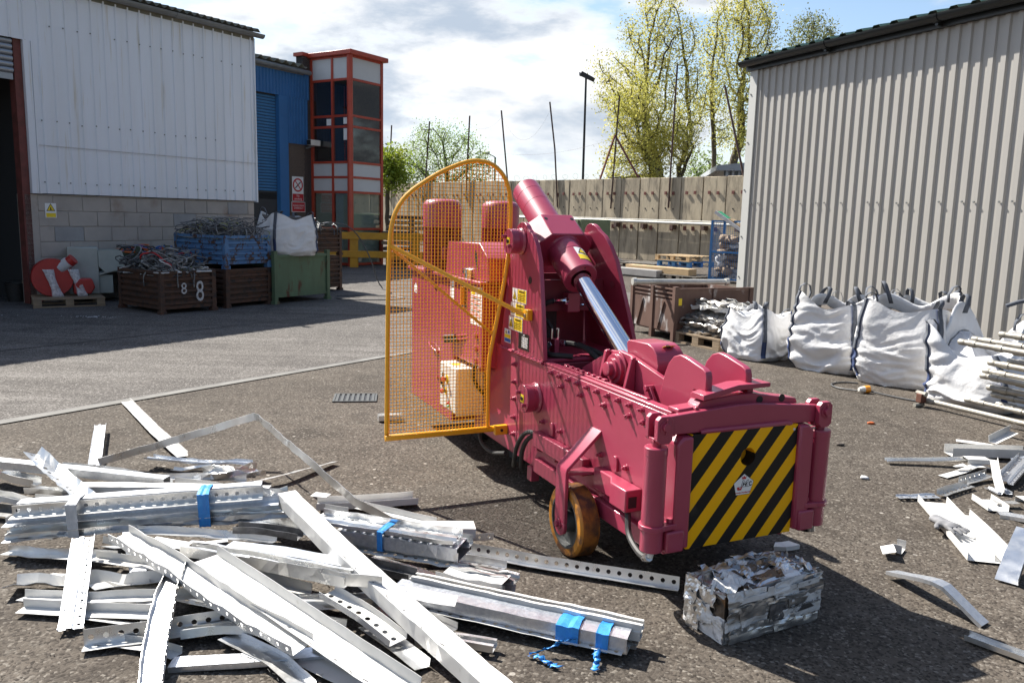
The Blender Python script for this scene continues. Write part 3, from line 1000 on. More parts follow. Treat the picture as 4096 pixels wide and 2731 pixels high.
MB().prism([(TX - .12, TY - .14), (TX1 + .1, TY - .14), (TX1 + .1, TY1 + .1), (TX - .12, TY1 + .1)], (0, 0, 5.89), (1, 0, 0), (0, 1, 0), (0, 0, .13)).build('roof_fascia', MAT['red_frame'], tow, bevel=.015)
nt1 = MB().box(TX + .008, TX + .010, TY + .10, TY + .26, 4.02, 4.2).build('notice', MAT['white'], tow)
MB().box(TX + .008, TX + .010, TY + .10, TY + .26, 3.58, 3.9).build('notice', MAT['white'], tow)
MB().box(TX + .008, TX + .010, 4.02, 4.2, 4.0, 4.18).build('notice', MAT['white'], tow)
MB().box(TX1 + .002, TX1 + .08, TY + .1, TY + .3, 4.5, 4.85).build('wall_lamp', MAT['gutter'], tow)

# ================================================================== right shed
RB0, RBR = (4.03, 14.30, 0), R(-66)
rsh = thing('grey_shed', 'stone grey ribbed metal shed with a black gutter on the right', 'shed', RB0, RBR)
GZ = 4.10
for i in range(9):
    xa = .12 + i * 1.0
    s_ = ribbed(xa, xa + 1.0, 0.02, GZ + .02, 1 / 6, .094, .026, .014).build('cladding_sheet', MAT['clad_grey'], rsh)
    s_.location.y = -.02
MB().box(-.02, .16, -.075, .0, 0, GZ).build('corner_trim', MAT['clad_pale'], rsh)
MB().box(-.02, -.012, .002, 9, 0, GZ).build('end_wall', MAT['clad_grey'], rsh)
sc1 = MB().cyl((0, -.066, 0), (0, -.078, 0), .014, n=6).build('screw', MAT['gutter'], rsh)
sc1.location = (.203, .011, 1.87)
for i in range(1, 35):
    if rnd.random() < .18:
        continue
    dup(sc1, 'screw', rsh, (.203 + (i * 3 // 2) / 6, .011, 1.87 + rnd.uniform(-.01, .01)))
for zz in (.6, 1.3, 2.1, 2.9, 3.7):
    dup(sc1, 'screw', rsh, (.03, -.012, zz))
gp2 = [(.085 * math.cos(R(a)), .085 * math.sin(R(a))) for a in range(180, 361, 18)] + [(.072 * math.cos(R(a)), .072 * math.sin(R(a))) for a in range(360, 179, -18)]
for i in range(5):
    o = MB().prism(gp2, (-.12 + i * 1.9, -.20, GZ + .13), (0, 1, 0), (0, 0, 1), (1.895, 0, 0)).build('gutter_length', MAT['gutter_black'], rsh, smooth=True, ang=50)
    if i:
        MB().prism([(a * 1.12, b * 1.12) for a, b in gp2], (-.17 + i * 1.9, -.20, GZ + .13), (0, 1, 0), (0, 0, 1), (.1, 0, 0)).build('gutter_joint', MAT['gutter_black'], rsh, smooth=True, ang=50)
        MB().box(-.14 + i * 1.9, -.10 + i * 1.9, -.2, -.02, GZ + .0, GZ + .05).build('bracket', MAT['gutter_black'], rsh)
MB().box(-.1, 9.3, -.11, -.012, GZ - .01, GZ + .16).build('eave_board', MAT['gutter_black'], rsh)
rf = MB()
pr = []
x = -.14
while x < 9.3:
    pr += [(x, 0), (x + .07, 0), (x + .10, .032), (x + .19, .032), (x + .22, 0)]
    x += .30
n = len(pr)
rf.add([(a, -.20, GZ + .165 + b) for a, b in pr] + [(a, 7, GZ + 1.7 + b) for a, b in pr], [(i, i + 1, n + i + 1, n + i) for i in range(n - 1)])
rf.build('roof', MAT['green_roof'], rsh, solid=.006)
MB().box(0.0, 9.2, .0, .03, 0, GZ).build('inner_lining', MAT['interior'], rsh)

# ================================================================== precast boundary wall
WB = Vector((5.43, 30.8, 0))
WA = R(-38)
WX = Vector((-math.sin(WA), -math.cos(WA), 0))      # towards the right end
wall = thing('boundary_wall', 'tall precast concrete panel wall closing the back of the yard', 'wall', WB, math.atan2(WX.y, WX.x))
PW = 1.02
for i in range(-23, 7):
    zt_ = 3.12 - .006 * min(i, 0) + rnd.uniform(-.015, .015)
    w = PW - .03 - rnd.choice((0, 0, .012, .02))
    o = MB().box(0, w, 0, .16, 0, zt_).build('panel', MAT['precast'], wall, bevel=.012, seg=1)
    o.location = (i * PW, rnd.uniform(-.012, .012), 0)
    o.rotation_euler = (0, R(rnd.uniform(-.25, .25)), 0)
MB().box(-23 * PW, 7 * PW, .05, .15, 0, 3.0).build('backing', MAT['interior'], wall)
ap = MB().box(-.05, .05, -.035, -.0, -.055, .055).build('anchor_plate', MAT['oxide'], wall)
ap.location = (.3, -.012, 2.55)
h0 = MB().cyl((0, -.016, 0), (0, -.004, 0), .028, n=8).build('lifting_hole', MAT['ink'], wall)
h0.location = (.3, -.002, 2.0)
for i in range(-23, 7):
    for k, dx in enumerate((.28, .66)):
        if not (i == 0 and k == 0):
            dup(ap, 'anchor_plate', wall, (i * PW + dx, -.012, 2.55 + rnd.uniform(-.012, .012)))
        if rnd.random() < .8 and i > -12:
            dup(h0, 'lifting_hole', wall, (i * PW + dx + .02, -.002, 1.98 + rnd.uniform(-.02, .02)))
        if i > -6 and rnd.random() < .75:
            dup(ap, 'anchor_plate', wall, (i * PW + dx, -.012, 1.26 + rnd.uniform(-.02, .02)), scale=(1.2, 1, 1.4))
wp = thing('wall_pipe', 'pale pipe run fixed along the boundary wall at waist height', 'pipe', WB, math.atan2(WX.y, WX.x))
MB().cyl((-9, -.16, 1.53), (4.4, -.16, 1.43), .05, n=10).build('main_pipe', MAT['pipe'], wp, smooth=True)
MB().cyl((-9, -.10, 1.60), (4.4, -.10, 1.52), .022, n=8).build('conduit', MAT['pipe'], wp, smooth=True)
for i in range(6):
    MB().box(-3.6 + i * 1.45, -3.46 + i * 1.45, -.24, .0, 1.24 - .005 * i, 1.42 - .01 * i).build('bracket', MAT['post'], wp)
# steel posts bolted to the wall, some bent, with slack wire between
def wloc(px_t, z, y=-.09):
    return Vector((px_t, y, z))
def wall_post(t0, z0, t1, z1, bend, label, y=-.06, legs=None):
    o = thing('steel_post', label, 'post', WB, math.atan2(WX.y, WX.x), 'steel posts standing up from the boundary wall')
    pts = [(t0, y, z0), (t0 + (t1 - t0) * .55 + bend, y, z0 + (z1 - z0) * .55), (t1, y, z1)]
    m = MB()
    for a, b in zip(pts[:-1], pts[1:]):
        pass
    m.tube(pts, .045, 4).build('upright', MAT['post'], o)
    for i, (a, b) in enumerate(legs or []):
        MB().bar(a, b, .06, .06).build('brace', MAT['oxide'], o)
    return o
WRZ = math.atan2(WX.y, WX.x)
post_rows = [
    (-20.62, 2.3, -20.26, 6.45, 'farthest left steel post on the wall, braced by two legs beside the red tower', [((-20.33, -.06, 4.75), (-21.3, .3, 3.3)), ((-20.33, -.06, 4.75), (-19.75, .3, 3.3))]),
    (-16.72, 2.3, -16.24, 6.37, 'thin steel post on the wall in front of the pale willow\'s left side', None),
    (-12.80, 2.3, -12.55, 6.36, 'thin steel post on the wall in front of the willow, above the yellow guard', None),
    (-9.20, 2.2, -9.98, 6.39, 'steel post leaning left, standing alone against the sky right of the willow', None),
    (-5.78, 2.0, -6.51, 6.45, 'bent steel post leaning left, nearest the floodlight mast', None),
    (-2.53, 1.95, -2.31, 6.32, 'brown steel post with two red legs right of the floodlight mast', [((-2.46, -.06, 4.81), (-3.53, .25, 3.16)), ((-2.46, -.06, 4.81), (-1.38, .25, 3.16))]),
    (0.49, 2.0, 0.56, 7.09, 'brown steel post in front of the tallest yellow tree\'s trunk', None),
    (3.75, 3.1, 2.73, 6.14, 'rusty red strut leaning left by the corner of the grey shed', None),
]
for t0, z0, t1, z1, lab, legs in post_rows:
    wall_post(t0, z0, t1, z1, .10 if 'bent' in lab else 0, lab, legs=legs)
def wall_wire(name, lab, pts, r):
    o = tag(MB().tube(pts, r, 4).build(name, MAT['post']), lab, 'wire')
    o.location = WB
    o.rotation_euler = (0, 0, WRZ)
    return o
rr = random.Random(5)
def sag(a, b, n, s):
    a, b = Vector(a), Vector(b)
    return [a.lerp(b, i / n) - Vector((0, 0, s * 4 * (i / n) * (1 - i / n))) for i in range(n + 1)]
wall_wire('slack_wire', 'slack wire strung high between the thin posts over the wall', sag((-20.3, -.06, 5.2), (-16.4, -.06, 5.6), 8, .3) + sag((-16.3, -.06, 6.2), (-12.6, -.06, 6.0), 10, .5)[1:] + sag((-12.6, -.06, 6.0), (-9.9, -.06, 6.1), 8, .4)[1:] + sag((-9.9, -.06, 6.1), (-6.4, -.06, 6.2), 10, 1.2)[1:], .003)
wall_wire('slack_wire', 'lower wire running from the willow to the floodlight mast above the wall', sag((-12.7, -.06, 4.6), (-9.5, -.06, 4.4), 6, .1) + sag((-9.5, -.06, 4.4), (-2.5, -.06, 4.7), 12, .25)[1:], .003)
coil = []
for i in range(460):
    t = i / 460
    a = i * .27 + 1.3 * noise.noise((t * 25, 3, 1))
    coil.append((-9.0 + 13.2 * t + .08 * math.cos(a), .05 + .2 * math.cos(a), 3.24 + (.13 + .06 * noise.noise((t * 18, 7, 1))) * math.sin(a) + .04 * noise.noise((t * 30, 0, 0))))
wall_wire('razor_wire', 'coil of rusty barbed wire along the top of the boundary wall', coil, .0035)

# ---- floodlight mast, street lamp, far building
fl = thing('floodlight_mast', 'tall black floodlight mast standing behind the wall', 'floodlight', (2.95, 36.0, 0), R(-20))
MB().cyl((0, 0, 0), (-.05, 0, 7.55), .06, .045, n=10).build('mast', MAT['lamp_black'], fl, smooth=True)
MB().prism([(-.30, -.02), (.26, -.28), (.32, -.12), (-.20, .16)], (0, -.16, 7.62), (1, 0, 0), (0, 0, 1), (0, .32, 0)).build('lamp_head', MAT['lamp_black'], fl, bevel=.01)
MB().box(-.33, -.30, -.13, .13, 7.60, 7.74).build('lamp_glass', MAT['paper'], fl)
slm = thing('street_lamp', 'distant street lamp peeping over the wall behind the yellow guard', 'street lamp', (-1.35, 52, 0))
MB().cyl((0, 0, 0), (0, 0, 5.2), .06, n=8).build('column', MAT['gutter'], slm)
MB().bar((0, 0, 5.2), (-.5, 0, 5.45), .06, .05).build('arm', MAT['gutter'], slm)
MB().lathe((-.85, 0, 5.45), (1, 0, 0), [(0, .03), (.1, .1), (.4, .12), (.5, .05)], 10).build('lantern', MAT['paper'], slm, smooth=True)
fb = thing('far_building', 'pale grey metal building seen over the wall beside the grey shed', 'building', (10.35, 41, 0), R(-8))
ribbed(0, 9, 0, 4.1, .3, .15, .04, .03).build('wall', MAT['far_wall'], fb)
MB().box(0, 9, .0, .05, 0, 4.05).build('lining', MAT['interior'], fb)
MB().prism([(-.4, 4.05), (9.2, 4.05), (9.2, 4.62), (2.6, 4.62), (-.4, 4.3)], (0, -.2, 0), (1, 0, 0), (0, 0, 1), (0, 9, 0)).build('roof', MAT['far_roof'], fb)
MB().box(.9, 1.5, -.4, -.05, 3.75, 4.0).build('wall_light', MAT['lamp_black'], fb)

# ---- trees: limbs grown through the crown by space colonisation, leaves hung on the twigs
def tree(name, lab, loc, trunk_pts, blobs, n_attr, leaf_n, leaf_size, leaf_mat, seed, base_r, step=.42, kill=.55, reach=2.6, leaf_spread=.32, group='trees growing beyond the boundary wall'):
    rs = np.random.RandomState(seed)
    o = thing(name, lab, 'tree', loc, 0, group)
    at = []
    vols = np.array([b[3] * b[4] * b[5] for b in blobs])
    for i, b in enumerate(blobs):
        k = int(n_attr * vols[i] / vols.sum())
        d = rs.normal(size=(k, 3))
        d /= np.linalg.norm(d, axis=1)[:, None]
        d *= rs.rand(k)[:, None] ** (1 / 2.6)
        at.append(np.array(b[:3]) + d * np.array(b[3:6]))
    at = np.concatenate(at)
    nodes, par = [], []
    for tp in trunk_pts:                     # one or more stems, given as polylines
        prev = -1
        for a, b in zip(tp[:-1], tp[1:]):
            a, b = np.array(a, float), np.array(b, float)
            k = max(1, int(np.linalg.norm(b - a) / step))
            for j in range(k):
                nodes.append(a + (b - a) * j / k + rs.normal(size=3) * .03)
                par.append(prev)
                prev = len(nodes) - 1
        nodes.append(np.array(tp[-1], float))
        par.append(prev)
    alive = np.ones(len(at), bool)
    N = np.array(nodes)
    near = np.full(len(at), 1e9)
    who = np.zeros(len(at), int)
    start = 0
    for it in range(90):
        new = N[start:]
        d = np.linalg.norm(at[:, None, :] - new[None, :, :], axis=2)
        m = d.min(1)
        ix = d.argmin(1) + start
        upd = m < near
        near[upd] = m[upd]
        who[upd] = ix[upd]
        alive &= near > kill
        act = alive & ((near < reach) if it > 12 else True)
        if not act.any():
            break
        start = len(N)
        add = []
        for w in np.unique(who[act]):
            dv = at[act & (who == w)] - N[w]
            dv /= np.linalg.norm(dv, axis=1)[:, None]
            v = dv.mean(0) + rs.normal(size=3) * .08 + np.array([0, 0, .12])
            v /= np.linalg.norm(v) + 1e-9
            add.append(N[w] + v * step)
            par.append(w)
        N = np.concatenate([N, np.array(add)])
    n = len(N)
    kids = [[] for _ in range(n)]
    for i, p in enumerate(par):
        if p >= 0:
            kids[p].append(i)
    wgt = np.zeros(n)
    for i in range(n - 1, -1, -1):
        if not kids[i]:
            wgt[i] += 1.0
        if par[i] >= 0:
            wgt[par[i]] += wgt[i]
    rad = .011 + (base_r - .011) * (wgt / wgt.max()) ** .62
    trunk_mb, limb_mb = MB(), MB()
    roots = [i for i, p in enumerate(par) if p < 0]
    stack = [(r_, None) for r_ in roots]
    while stack:
        i, pre = stack.pop()
        chain = [pre] if pre is not None else []
        cur = i
        while True:
            chain.append(cur)
            if not kids[cur]:
                break
            ks = sorted(kids[cur], key=lambda q: -wgt[q])
            for q in ks[1:]:
                stack.append((q, cur))
            cur = ks[0]
        if len(chain) > 1:
            rs_ = [rad[q] for q in chain]
            if pre is not None:
                rs_[0] = rs_[1]
            mb = trunk_mb if pre is None else limb_mb
            mb.tube([N[q] for q in chain], rs_, 7 if rs_[1] > .06 else 4, cap=False)
    trunk_mb.build('trunk', MAT['bark'], o, smooth=True, ang=60)
    kind(limb_mb.build('branches', MAT['bark'], o, smooth=True, ang=60), 'stuff')
    tips = np.where(wgt <= 6)[0]
    tips = tips[tips > sum(1 for _ in roots)]
    w = 1.0 / (wgt[tips] + .6)
    pick = rs.choice(tips, leaf_n, p=w / w.sum())
    c = N[pick] + rs.normal(size=(leaf_n, 3)) * leaf_spread
    a = rs.normal(size=(leaf_n, 3))
    a /= np.linalg.norm(a, axis=1)[:, None]
    b = np.cross(a, rs.normal(size=(leaf_n, 3)))
    b /= np.linalg.norm(b, axis=1)[:, None]
    s_ = leaf_size * (.6 + .8 * rs.rand(leaf_n))[:, None]
    q = np.stack([c - a * s_, c + b * s_ * .55, c + a * s_, c - b * s_ * .55], 1).reshape(-1, 3)
    me = bpy.data.meshes.new('crown')
    me.vertices.add(len(q))
    me.vertices.foreach_set('co', q.astype(np.float32).ravel())
    me.loops.add(len(q))
    me.loops.foreach_set('vertex_index', np.arange(len(q), dtype=np.int32))
    me.polygons.add(leaf_n)
    me.polygons.foreach_set('loop_start', np.arange(0, len(q), 4, dtype=np.int32))
    me.update(calc_edges=True)
    me.materials.append(MAT[leaf_mat])
    cr = link(bpy.data.objects.new('crown', me))
    cr.parent = o
    kind(cr, 'stuff')
    return o
tree('birch_tree', 'tallest yellow green tree with a forked trunk right of the floodlight mast', (8.1, 44, 0),
     [[(0, 0, 0), (-.15, 0, 2.5), (-.5, 0, 4.2), (-1.3, 0, 6.5)], [(.7, .3, 0), (.65, .3, 4.4), (1.2, .3, 6.2)]],
     [(-.8, 0, 10.6, 2.2, 2, 2.9), (-1.9, 0, 8.1, 2.4, 2, 1.7), (.7, 0, 7.5, 1.4, 1.6, 2.2), (-.2, 0, 5.8, 1.9, 1.6, 1.2), (-3.3, 0, 9.3, 1.1, 1.0, .9)],
     900, 19000, .056, 'leaf_yellow', 3, .26, leaf_spread=.3, step=.36)
tree('birch_tree', 'bushy yellow tree with a leaning trunk just right of the floodlight mast', (6.9, 41, 0),
     [[(.75, 0, 0), (.4, 0, 3.0), (-.2, 0, 4.2), (-.8, 0, 5.3)], [(.7, .2, 2.0), (1.6, .2, 4.4), (1.9, .2, 5.2)]],
     [(-1.1, 0, 6.6, 1.5, 1.5, 2.0), (-.7, 0, 4.9, 2.0, 1.6, 1.7), (.8, 0, 5.6, 1.3, 1.3, 1.6), (-1.5, 0, 3.6, 1.2, 1.2, 1.0)],
     600, 15500, .056, 'leaf_yellow', 4, .22, leaf_spread=.3, step=.36)
tree('birch_tree', 'tall yellow tree with two dark trunks rising beside the grey shed corner', (11.6, 46, 0),
     [[(-.55, 0, 0), (-.5, 0, 4.0), (-.75, 0, 6.5), (-.9, 0, 8)], [(.35, .2, 0), (.4, .2, 4), (.9, .2, 6.5), (.7, .2, 8.5)]],
     [(.4, 0, 11.4, 2.2, 1.9, 2.9), (-.4, 0, 8.4, 1.9, 1.7, 1.5), (1.7, 0, 8.8, 1.6, 1.5, 1.7), (.7, 0, 6.3, 1.6, 1.5, 1.2)],
     850, 18500, .058, 'leaf_yellow', 5, .23, leaf_spread=.3, step=.36)
tree('small_tree', 'thin grey green tree showing above the grey shed gutter', (20.6, 60, -.2),
     [[(0, 0, 0), (.1, 0, 8), (.2, 0, 12)]],
     [(.3, 0, 14.2, 1.9, 1.6, 2.3), (-2.4, 0, 12.3, 1.0, 1.2, 1.1), (1.2, 0, 12.2, 1.4, 1.2, 1.4)],
     420, 6500, .085, 'leaf_grey', 6, .18)
tree('willow_tree', 'broad pale green willow behind the wall left of the yellow guard', (-4.6, 50, 0),
     [[(0, 0, 0), (.2, 0, 2.6), (.4, 0, 3.6)]],
     [(.2, 0, 5.3, 2.4, 2.0, 1.7), (-1.7, 0, 4.4, 1.6, 1.6, 1.2), (2.0, 0, 4.3, 1.5, 1.6, 1.2), (.3, 0, 3.6, 2.6, 1.8, .9)],
     480, 12000, .055, 'leaf_green', 7, .2, leaf_spread=.3)
tree('lime_bush', 'small bright lime green tree beside the red tower', (-6.9, 44, 0),
     [[(0, 0, 0), (0, 0, 2.6)]],
     [(.1, 0, 4.0, 1.0, 1.0, 1.0), (.5, 0, 3.4, .8, .9, .7)],
     120, 3600, .085, 'leaf_lime', 8, .12)
tree('small_tree', 'low sparse green bush between the tall trunks above the wall', (13.0, 52, 0),
     [[(-1, 0, 0), (-1, 0, 3)]],
     [(-1.2, 0, 4.9, 1.2, 1.1, 1.1), (.3, 0, 4.4, .9, 1, .8)],
     130, 1900, .075, 'leaf_green', 9, .1)

# ================================================================== stock along the back wall
def pallet(name, lab, loc, rz, m, w=1.2, d=1.0, group='wooden pallets'):
    o = thing(name, lab, 'pallet', loc, rz, group)
    bd = MB().box(-w / 2, w / 2, -.05, .05, -.011, .011).build('board', m, o)
    k = 0
    for z, n in ((.132, 6), (.011, 3)):
        for i in range(n):
            y = -d / 2 + .05 + i * (d - .1) / (n - 1)
            if k == 0:
                bd.location = (0, y, z)
            else:
                dup(bd, 'board', o, (0, y + rnd.uniform(-.01, .01), z), (0, 0, R(rnd.uniform(-.6, .6))))
            k += 1
    bl = None
    for x in (-w / 2 + .06, 0, w / 2 - .06):
        for y in (-d / 2 + .05, 0, d / 2 - .05):
            if bl is None:
                bl = MB().box(-.055, .055, -.048, .048, -.048, .048).build('block', m, o)
                bl.location = (x, y, .071)
            else:
                dup(bl, 'block', o, (x, y, .071))
    return o
def up(z, p):
    return (p[0], p[1], z)
WR2 = WRZ
pallet('pallet', 'grey pallet at the bottom of the stack next to the blue mesh cage', (4.65, 21.25, 0), WR2, MAT['wood_grey'])
tb = tag(MB().box(-1.15, 1.1, -.16, .16, 0, .17).build('timber_baulk', MAT['wood_new'], bevel=.01), 'long brown timber baulk lying on the pallets by the wall', 'timber')
tb.location, tb.rotation_euler = (3.95, 21.75, .145), (0, 0, WR2)
pallet('pallet', 'fresh pale pallet lying on top of the timber near the blue cage', (4.62, 22.0, .48), WR2, MAT['wood_new'])
pallet('pallet', 'blue painted pallet sandwiched under the pale one', (4.66, 22.0, .325), WR2, MAT['cage'], w=1.15)
bm_ = tag(MB().box(-2.2, 1.5, -.12, .12, 0, .20).build('stone_kerb_beam', MAT['block_grey'], bevel=.015), 'long grey concrete beam lying in front of the wall', 'beam')
bm_.location, bm_.rotation_euler = (2.95, 22.6, .03), (0, 0, WR2)
bm2 = tag(MB().box(-2.3, 1.7, -.10, .10, 0, .05).build('steel_bearer', MAT['black']), 'dark bearer under the grey concrete beam', 'bearer')
bm2.location, bm2.rotation_euler = (2.95, 22.55, 0), (0, 0, WR2)
pallet('pallet', 'shabby pallet under the white rag left of the timber', (2.9, 23.4, .2), WR2, MAT['wood_grey'])
pallet('pallet', 'second shabby pallet behind the timber baulk', (3.9, 23.1, .2), WR2, MAT['wood_grey'])
def lumpy(name, m, size, seed, amp=.25, sub=3, parent=None, freq=1.0):
    bm = bmesh.new()
    bmesh.ops.create_icosphere(bm, subdivisions=sub, radius=1)
    off = Vector((seed * 3.1, seed * 1.7, seed * .9))
    for v in bm.verts:
        n_ = v.co.normalized()
        k = 1 + amp * noise.noise(v.co * 1.6 * freq + off) + amp * .6 * noise.noise(v.co * 4 * freq + off)
        v.co = Vector((n_.x * size[0], n_.y * size[1], n_.z * size[2])) * k
    me = bpy.data.meshes.new(name)
    bm.to_mesh(me)
    bm.free()
    me.materials.append(m)
    me.polygons.foreach_set('use_smooth', [True] * len(me.polygons))
    o = link(bpy.data.objects.new(name, me))
    if parent:
        o.parent = parent
    return o
rg = tag(lumpy('rag', MAT['bag'], (.42, .16, .09), 2, .5), 'white rag heaped on the shabby pallet', 'rag')
rg.location = (2.72, 23.2, .43)
rg.rotation_euler = (0, 0, WR2)
# green steel container half hidden by the press
gc = thing('green_container', 'pale green steel container behind the press tower', 'container', (1.30, 24.7, 0), WR2)
MB().box(-1.2, 1.05, 0, 1.2, .12, 1.52).build('body', MAT['pale_green'], gc, bevel=.02)
for x in (-1.05, -.35, .35, .9):
    MB().box(x - .05, x + .05, -.05, -.0, .12, 1.5).build('rib', MAT['pale_green'], gc)
MB().box(.45, .8, -.03, -.002, .85, 1.2).build('hatch', MAT['pale_green'], gc)
MB().box(-1.2, 1.05, -.03, -.001, .5, .62).build('band', MAT['rust_red'], gc)
MB().box(-1.1, .95, .05, 1.1, 0, .12).build('skid', MAT['rust'], gc)
# blue mesh cage full of packaging
cg = thing('mesh_cage', 'tall blue wire mesh cage at the corner of the grey shed', 'cage', (5.03, 20.75, 0), R(-37))
CW, CD, CH_ = 1.1, .8, 1.58
for (x, y) in ((0, 0), (CW, 0), (CW, CD), (0, CD)):
    MB().box(x - .025, x + .025, y - .025, y + .025, 0, CH_).build('post', MAT['cage'], cg)
for z in (.10, .78, CH_ - .02):
    for (x0, x1, y0, y1) in ((.03, CW - .03, -.02, .02), (.03, CW - .03, CD - .02, CD + .02), (-.02, .02, .03, CD - .03), (CW - .02, CW + .02, .03, CD - .03)):
        MB().box(x0, x1, y0, y1, z - .02, z + .02).build('rail', MAT['cage'], cg)
gm = MB()
for z in np.arange(.15, 1.55, .055):
    gm.box(.02, CW - .02, -.004, .0, z, z + .005)
    gm.box(-.004, .0, .02, CD - .02, z, z + .005)
for x in np.arange(.05, CW, .055):
    gm.box(x, x + .005, -.006, -.002, .1, 1.55)
for y in np.arange(.05, CD, .055):
    gm.box(-.006, -.002, y, y + .005, .1, 1.55)
kind(gm.build('wire_mesh', MAT['cage'], cg), 'stuff')
rc = random.Random(11)
names = [('packet', 'card'), ('packet', 'paper'), ('packet', 'card'), ('packet', 'debris')]
cM = Matrix.Rotation(R(-37), 4, 'Z')
kk = 0
for lay in range(7):
    for j in range(5):
        nm, m_ = names[rc.randrange(4)]
        o = lumpy('packed_waste', MAT[m_], (rc.uniform(.12, .2), rc.uniform(.12, .2), rc.uniform(.06, .12)), kk, .45, 2)
        p = Vector((.18 + .18 * j + rc.uniform(-.04, .04), rc.uniform(.2, .5), .16 + lay * .155 + rc.uniform(-.03, .03)))
        o.location = Vector((5.03, 20.75, 0)) + cM @ p
        o.rotation_euler = (rc.uniform(-.4, .4), rc.uniform(-.4, .4), rc.uniform(0, 6))
        tag(o, 'crumpled waste packaging packed inside the blue mesh cage', 'packaging', 'packaging in the blue cage')
        kk += 1
pn = thing('printed_panel', 'framed panel with a green print sticking out of the blue cage top', 'panel', (5.05, 20.6, 1.78), R(-37))
pn.rotation_euler = (0, R(32), R(-37))
MB().box(0, 1.0, -.02, .3, 0, .04).build('board', MAT['card'], pn)
MB().box(.0, 1.0, -.045, -.02, -.03, .05).build('frame_rail', MAT['paper'], pn)
MB().box(.02, .34, -.01, .28, .041, .043).build('print', MAT['leafprint'] if 'leafprint' in MAT else MAT['green_print'], pn)
for i in range(3):
    MB().box(.42 + i * .2, .52 + i * .2, -.01, .29, .041, .075).build('batten', MAT['wood_new'], pn)
# stack of old boards left behind the guard
st = Vector((-3.3, 24.5, 0))
for i in range(8):
    b = tag(MB().box(-.55 + rnd.uniform(-.12, .1), .5 + rnd.uniform(-.1, .12), -.25, .25, 0, .10).build('sleeper', MAT[('wood_grey', 'debris', 'wood')[i % 3]], bevel=.01), 'weathered timber, ' + ('lowest', 'second from the bottom', 'third from the bottom', 'fourth from the bottom', 'fourth from the top', 'third from the top', 'second from the top', 'topmost')[i] + ' of the stack seen through the guard', 'timber', 'timber stacked seen through the guard')
    b.location = (st.x + rnd.uniform(-.05, .05), st.y, .30 + i * .155)
    b.rotation_euler = (0, R(rnd.uniform(-2, 2)), R(rnd.uniform(-6, 6)))
    if i:
        l_ = tag(MB().box(-.05, .05, -.25, .25, 0, .055).build('spacer', MAT['wood_grey']), 'spacer block under the ' + ('', 'second from the bottom', 'third from the bottom', 'fourth from the bottom', 'fourth from the top', 'third from the top', 'second from the top', 'topmost')[i] + ' timber of the stack behind the guard', 'block', 'spacers in the timber stack')
        l_.location = (st.x + .2, st.y, .30 + i * .155 - .055)
lb = tag(MB().box(-.55, .5, -.25, .25, 0, .30).build('timber_bearer', MAT['debris'], bevel=.01), 'dark bearer block at the foot of the timber stack behind the guard', 'timber')
lb.location = st

# yellow barrier in front of the tower
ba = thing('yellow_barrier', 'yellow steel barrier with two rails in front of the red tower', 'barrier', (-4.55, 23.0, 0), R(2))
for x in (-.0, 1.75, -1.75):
    MB().box(x - .11, x + .11, -.07, .07, 0, 1.02).build('post', MAT['yellow_shaded'], ba, bevel=.01)
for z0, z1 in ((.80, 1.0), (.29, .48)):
    MB().box(-2.2, 2.4, -.11, -.075, z0, z1).build('rail', MAT['yellow_shaded'], ba, bevel=.008)
# ================================================================== steel stillages and their loads
def hribs(length, z0, z1, pitch, depth, m):
    """a wall in the x-z plane at y = 0, with ribs running along x that stand out towards -y"""
    pr = [(z0, 0)]
    z = z0 + pitch * .3
    while z + pitch * .62 < z1:
        pr += [(z, 0), (z + pitch * .12, -depth), (z + pitch * .5, -depth), (z + pitch * .62, 0)]
        z += pitch
    pr.append((z1, 0))
    mb = MB()
    n = len(pr)
    mb.add([(0, y, z) for z, y in pr] + [(length, y, z) for z, y in pr], [(i, i + 1, n + i + 1, n + i) for i in range(n - 1)])
    return mb
def stillage(lab, loc, rz, w, d, z0, h, m, rim=None, foot=.10, pitch=.088, flat=False, post_up=0.0, name='stillage', leg_to=0.0):
    o = thing(name, lab, 'stillage', loc, rz, 'steel stillages in front of the block wall')
    rim = rim or m
    for k, (px, py, ang, ln) in enumerate(((0, 0, 0, w), (w, 0, 90, d), (w, d, 180, w), (0, d, 270, d))):
        if flat:
            mb = MB().box(.03, ln - .03, -.004, .008, z0 + foot + .02, z0 + h)
        else:
            mb = hribs(ln - .06, z0 + foot, z0 + h, pitch, .03, m)
        s_ = mb.build('side_panel', m, o, solid=0 if flat else .006)
        s_.location = (px, py, 0)
        s_.rotation_euler = (0, 0, R(ang))
        if not flat:
            s_.location = Vector((px, py, 0)) + Matrix.Rotation(R(ang), 3, 'Z') @ Vector((.03, 0, 0))
        e = MB().box(.03, ln - .03, -.03, .012, z0 + h - .012, z0 + h + .03).build('rim', rim, o)
        e.location = (px, py, 0)
        e.rotation_euler = (0, 0, R(ang))
        e2 = MB().box(.03, ln - .03, -.02, .012, z0 + foot - .03, z0 + foot + .02).build('bottom_rail', rim, o)
        e2.location = (px, py, 0)
        e2.rotation_euler = (0, 0, R(ang))
    for (x, y) in ((0, 0), (w, 0), (w, d), (0, d)):
        MB().box(x - .035, x + .035, y - .035, y + .035, z0 + leg_to, z0 + h + .035 + post_up).build('post', rim, o)
        MB().box(x - .05, x + .05, y - .05, y + .05, z0 + leg_to, z0 + leg_to + .05).build('foot', rim, o)
    MB().box(.02, w - .02, .02, d - .02, z0 + foot, z0 + foot + .01).build('base', rim, o)
    return o
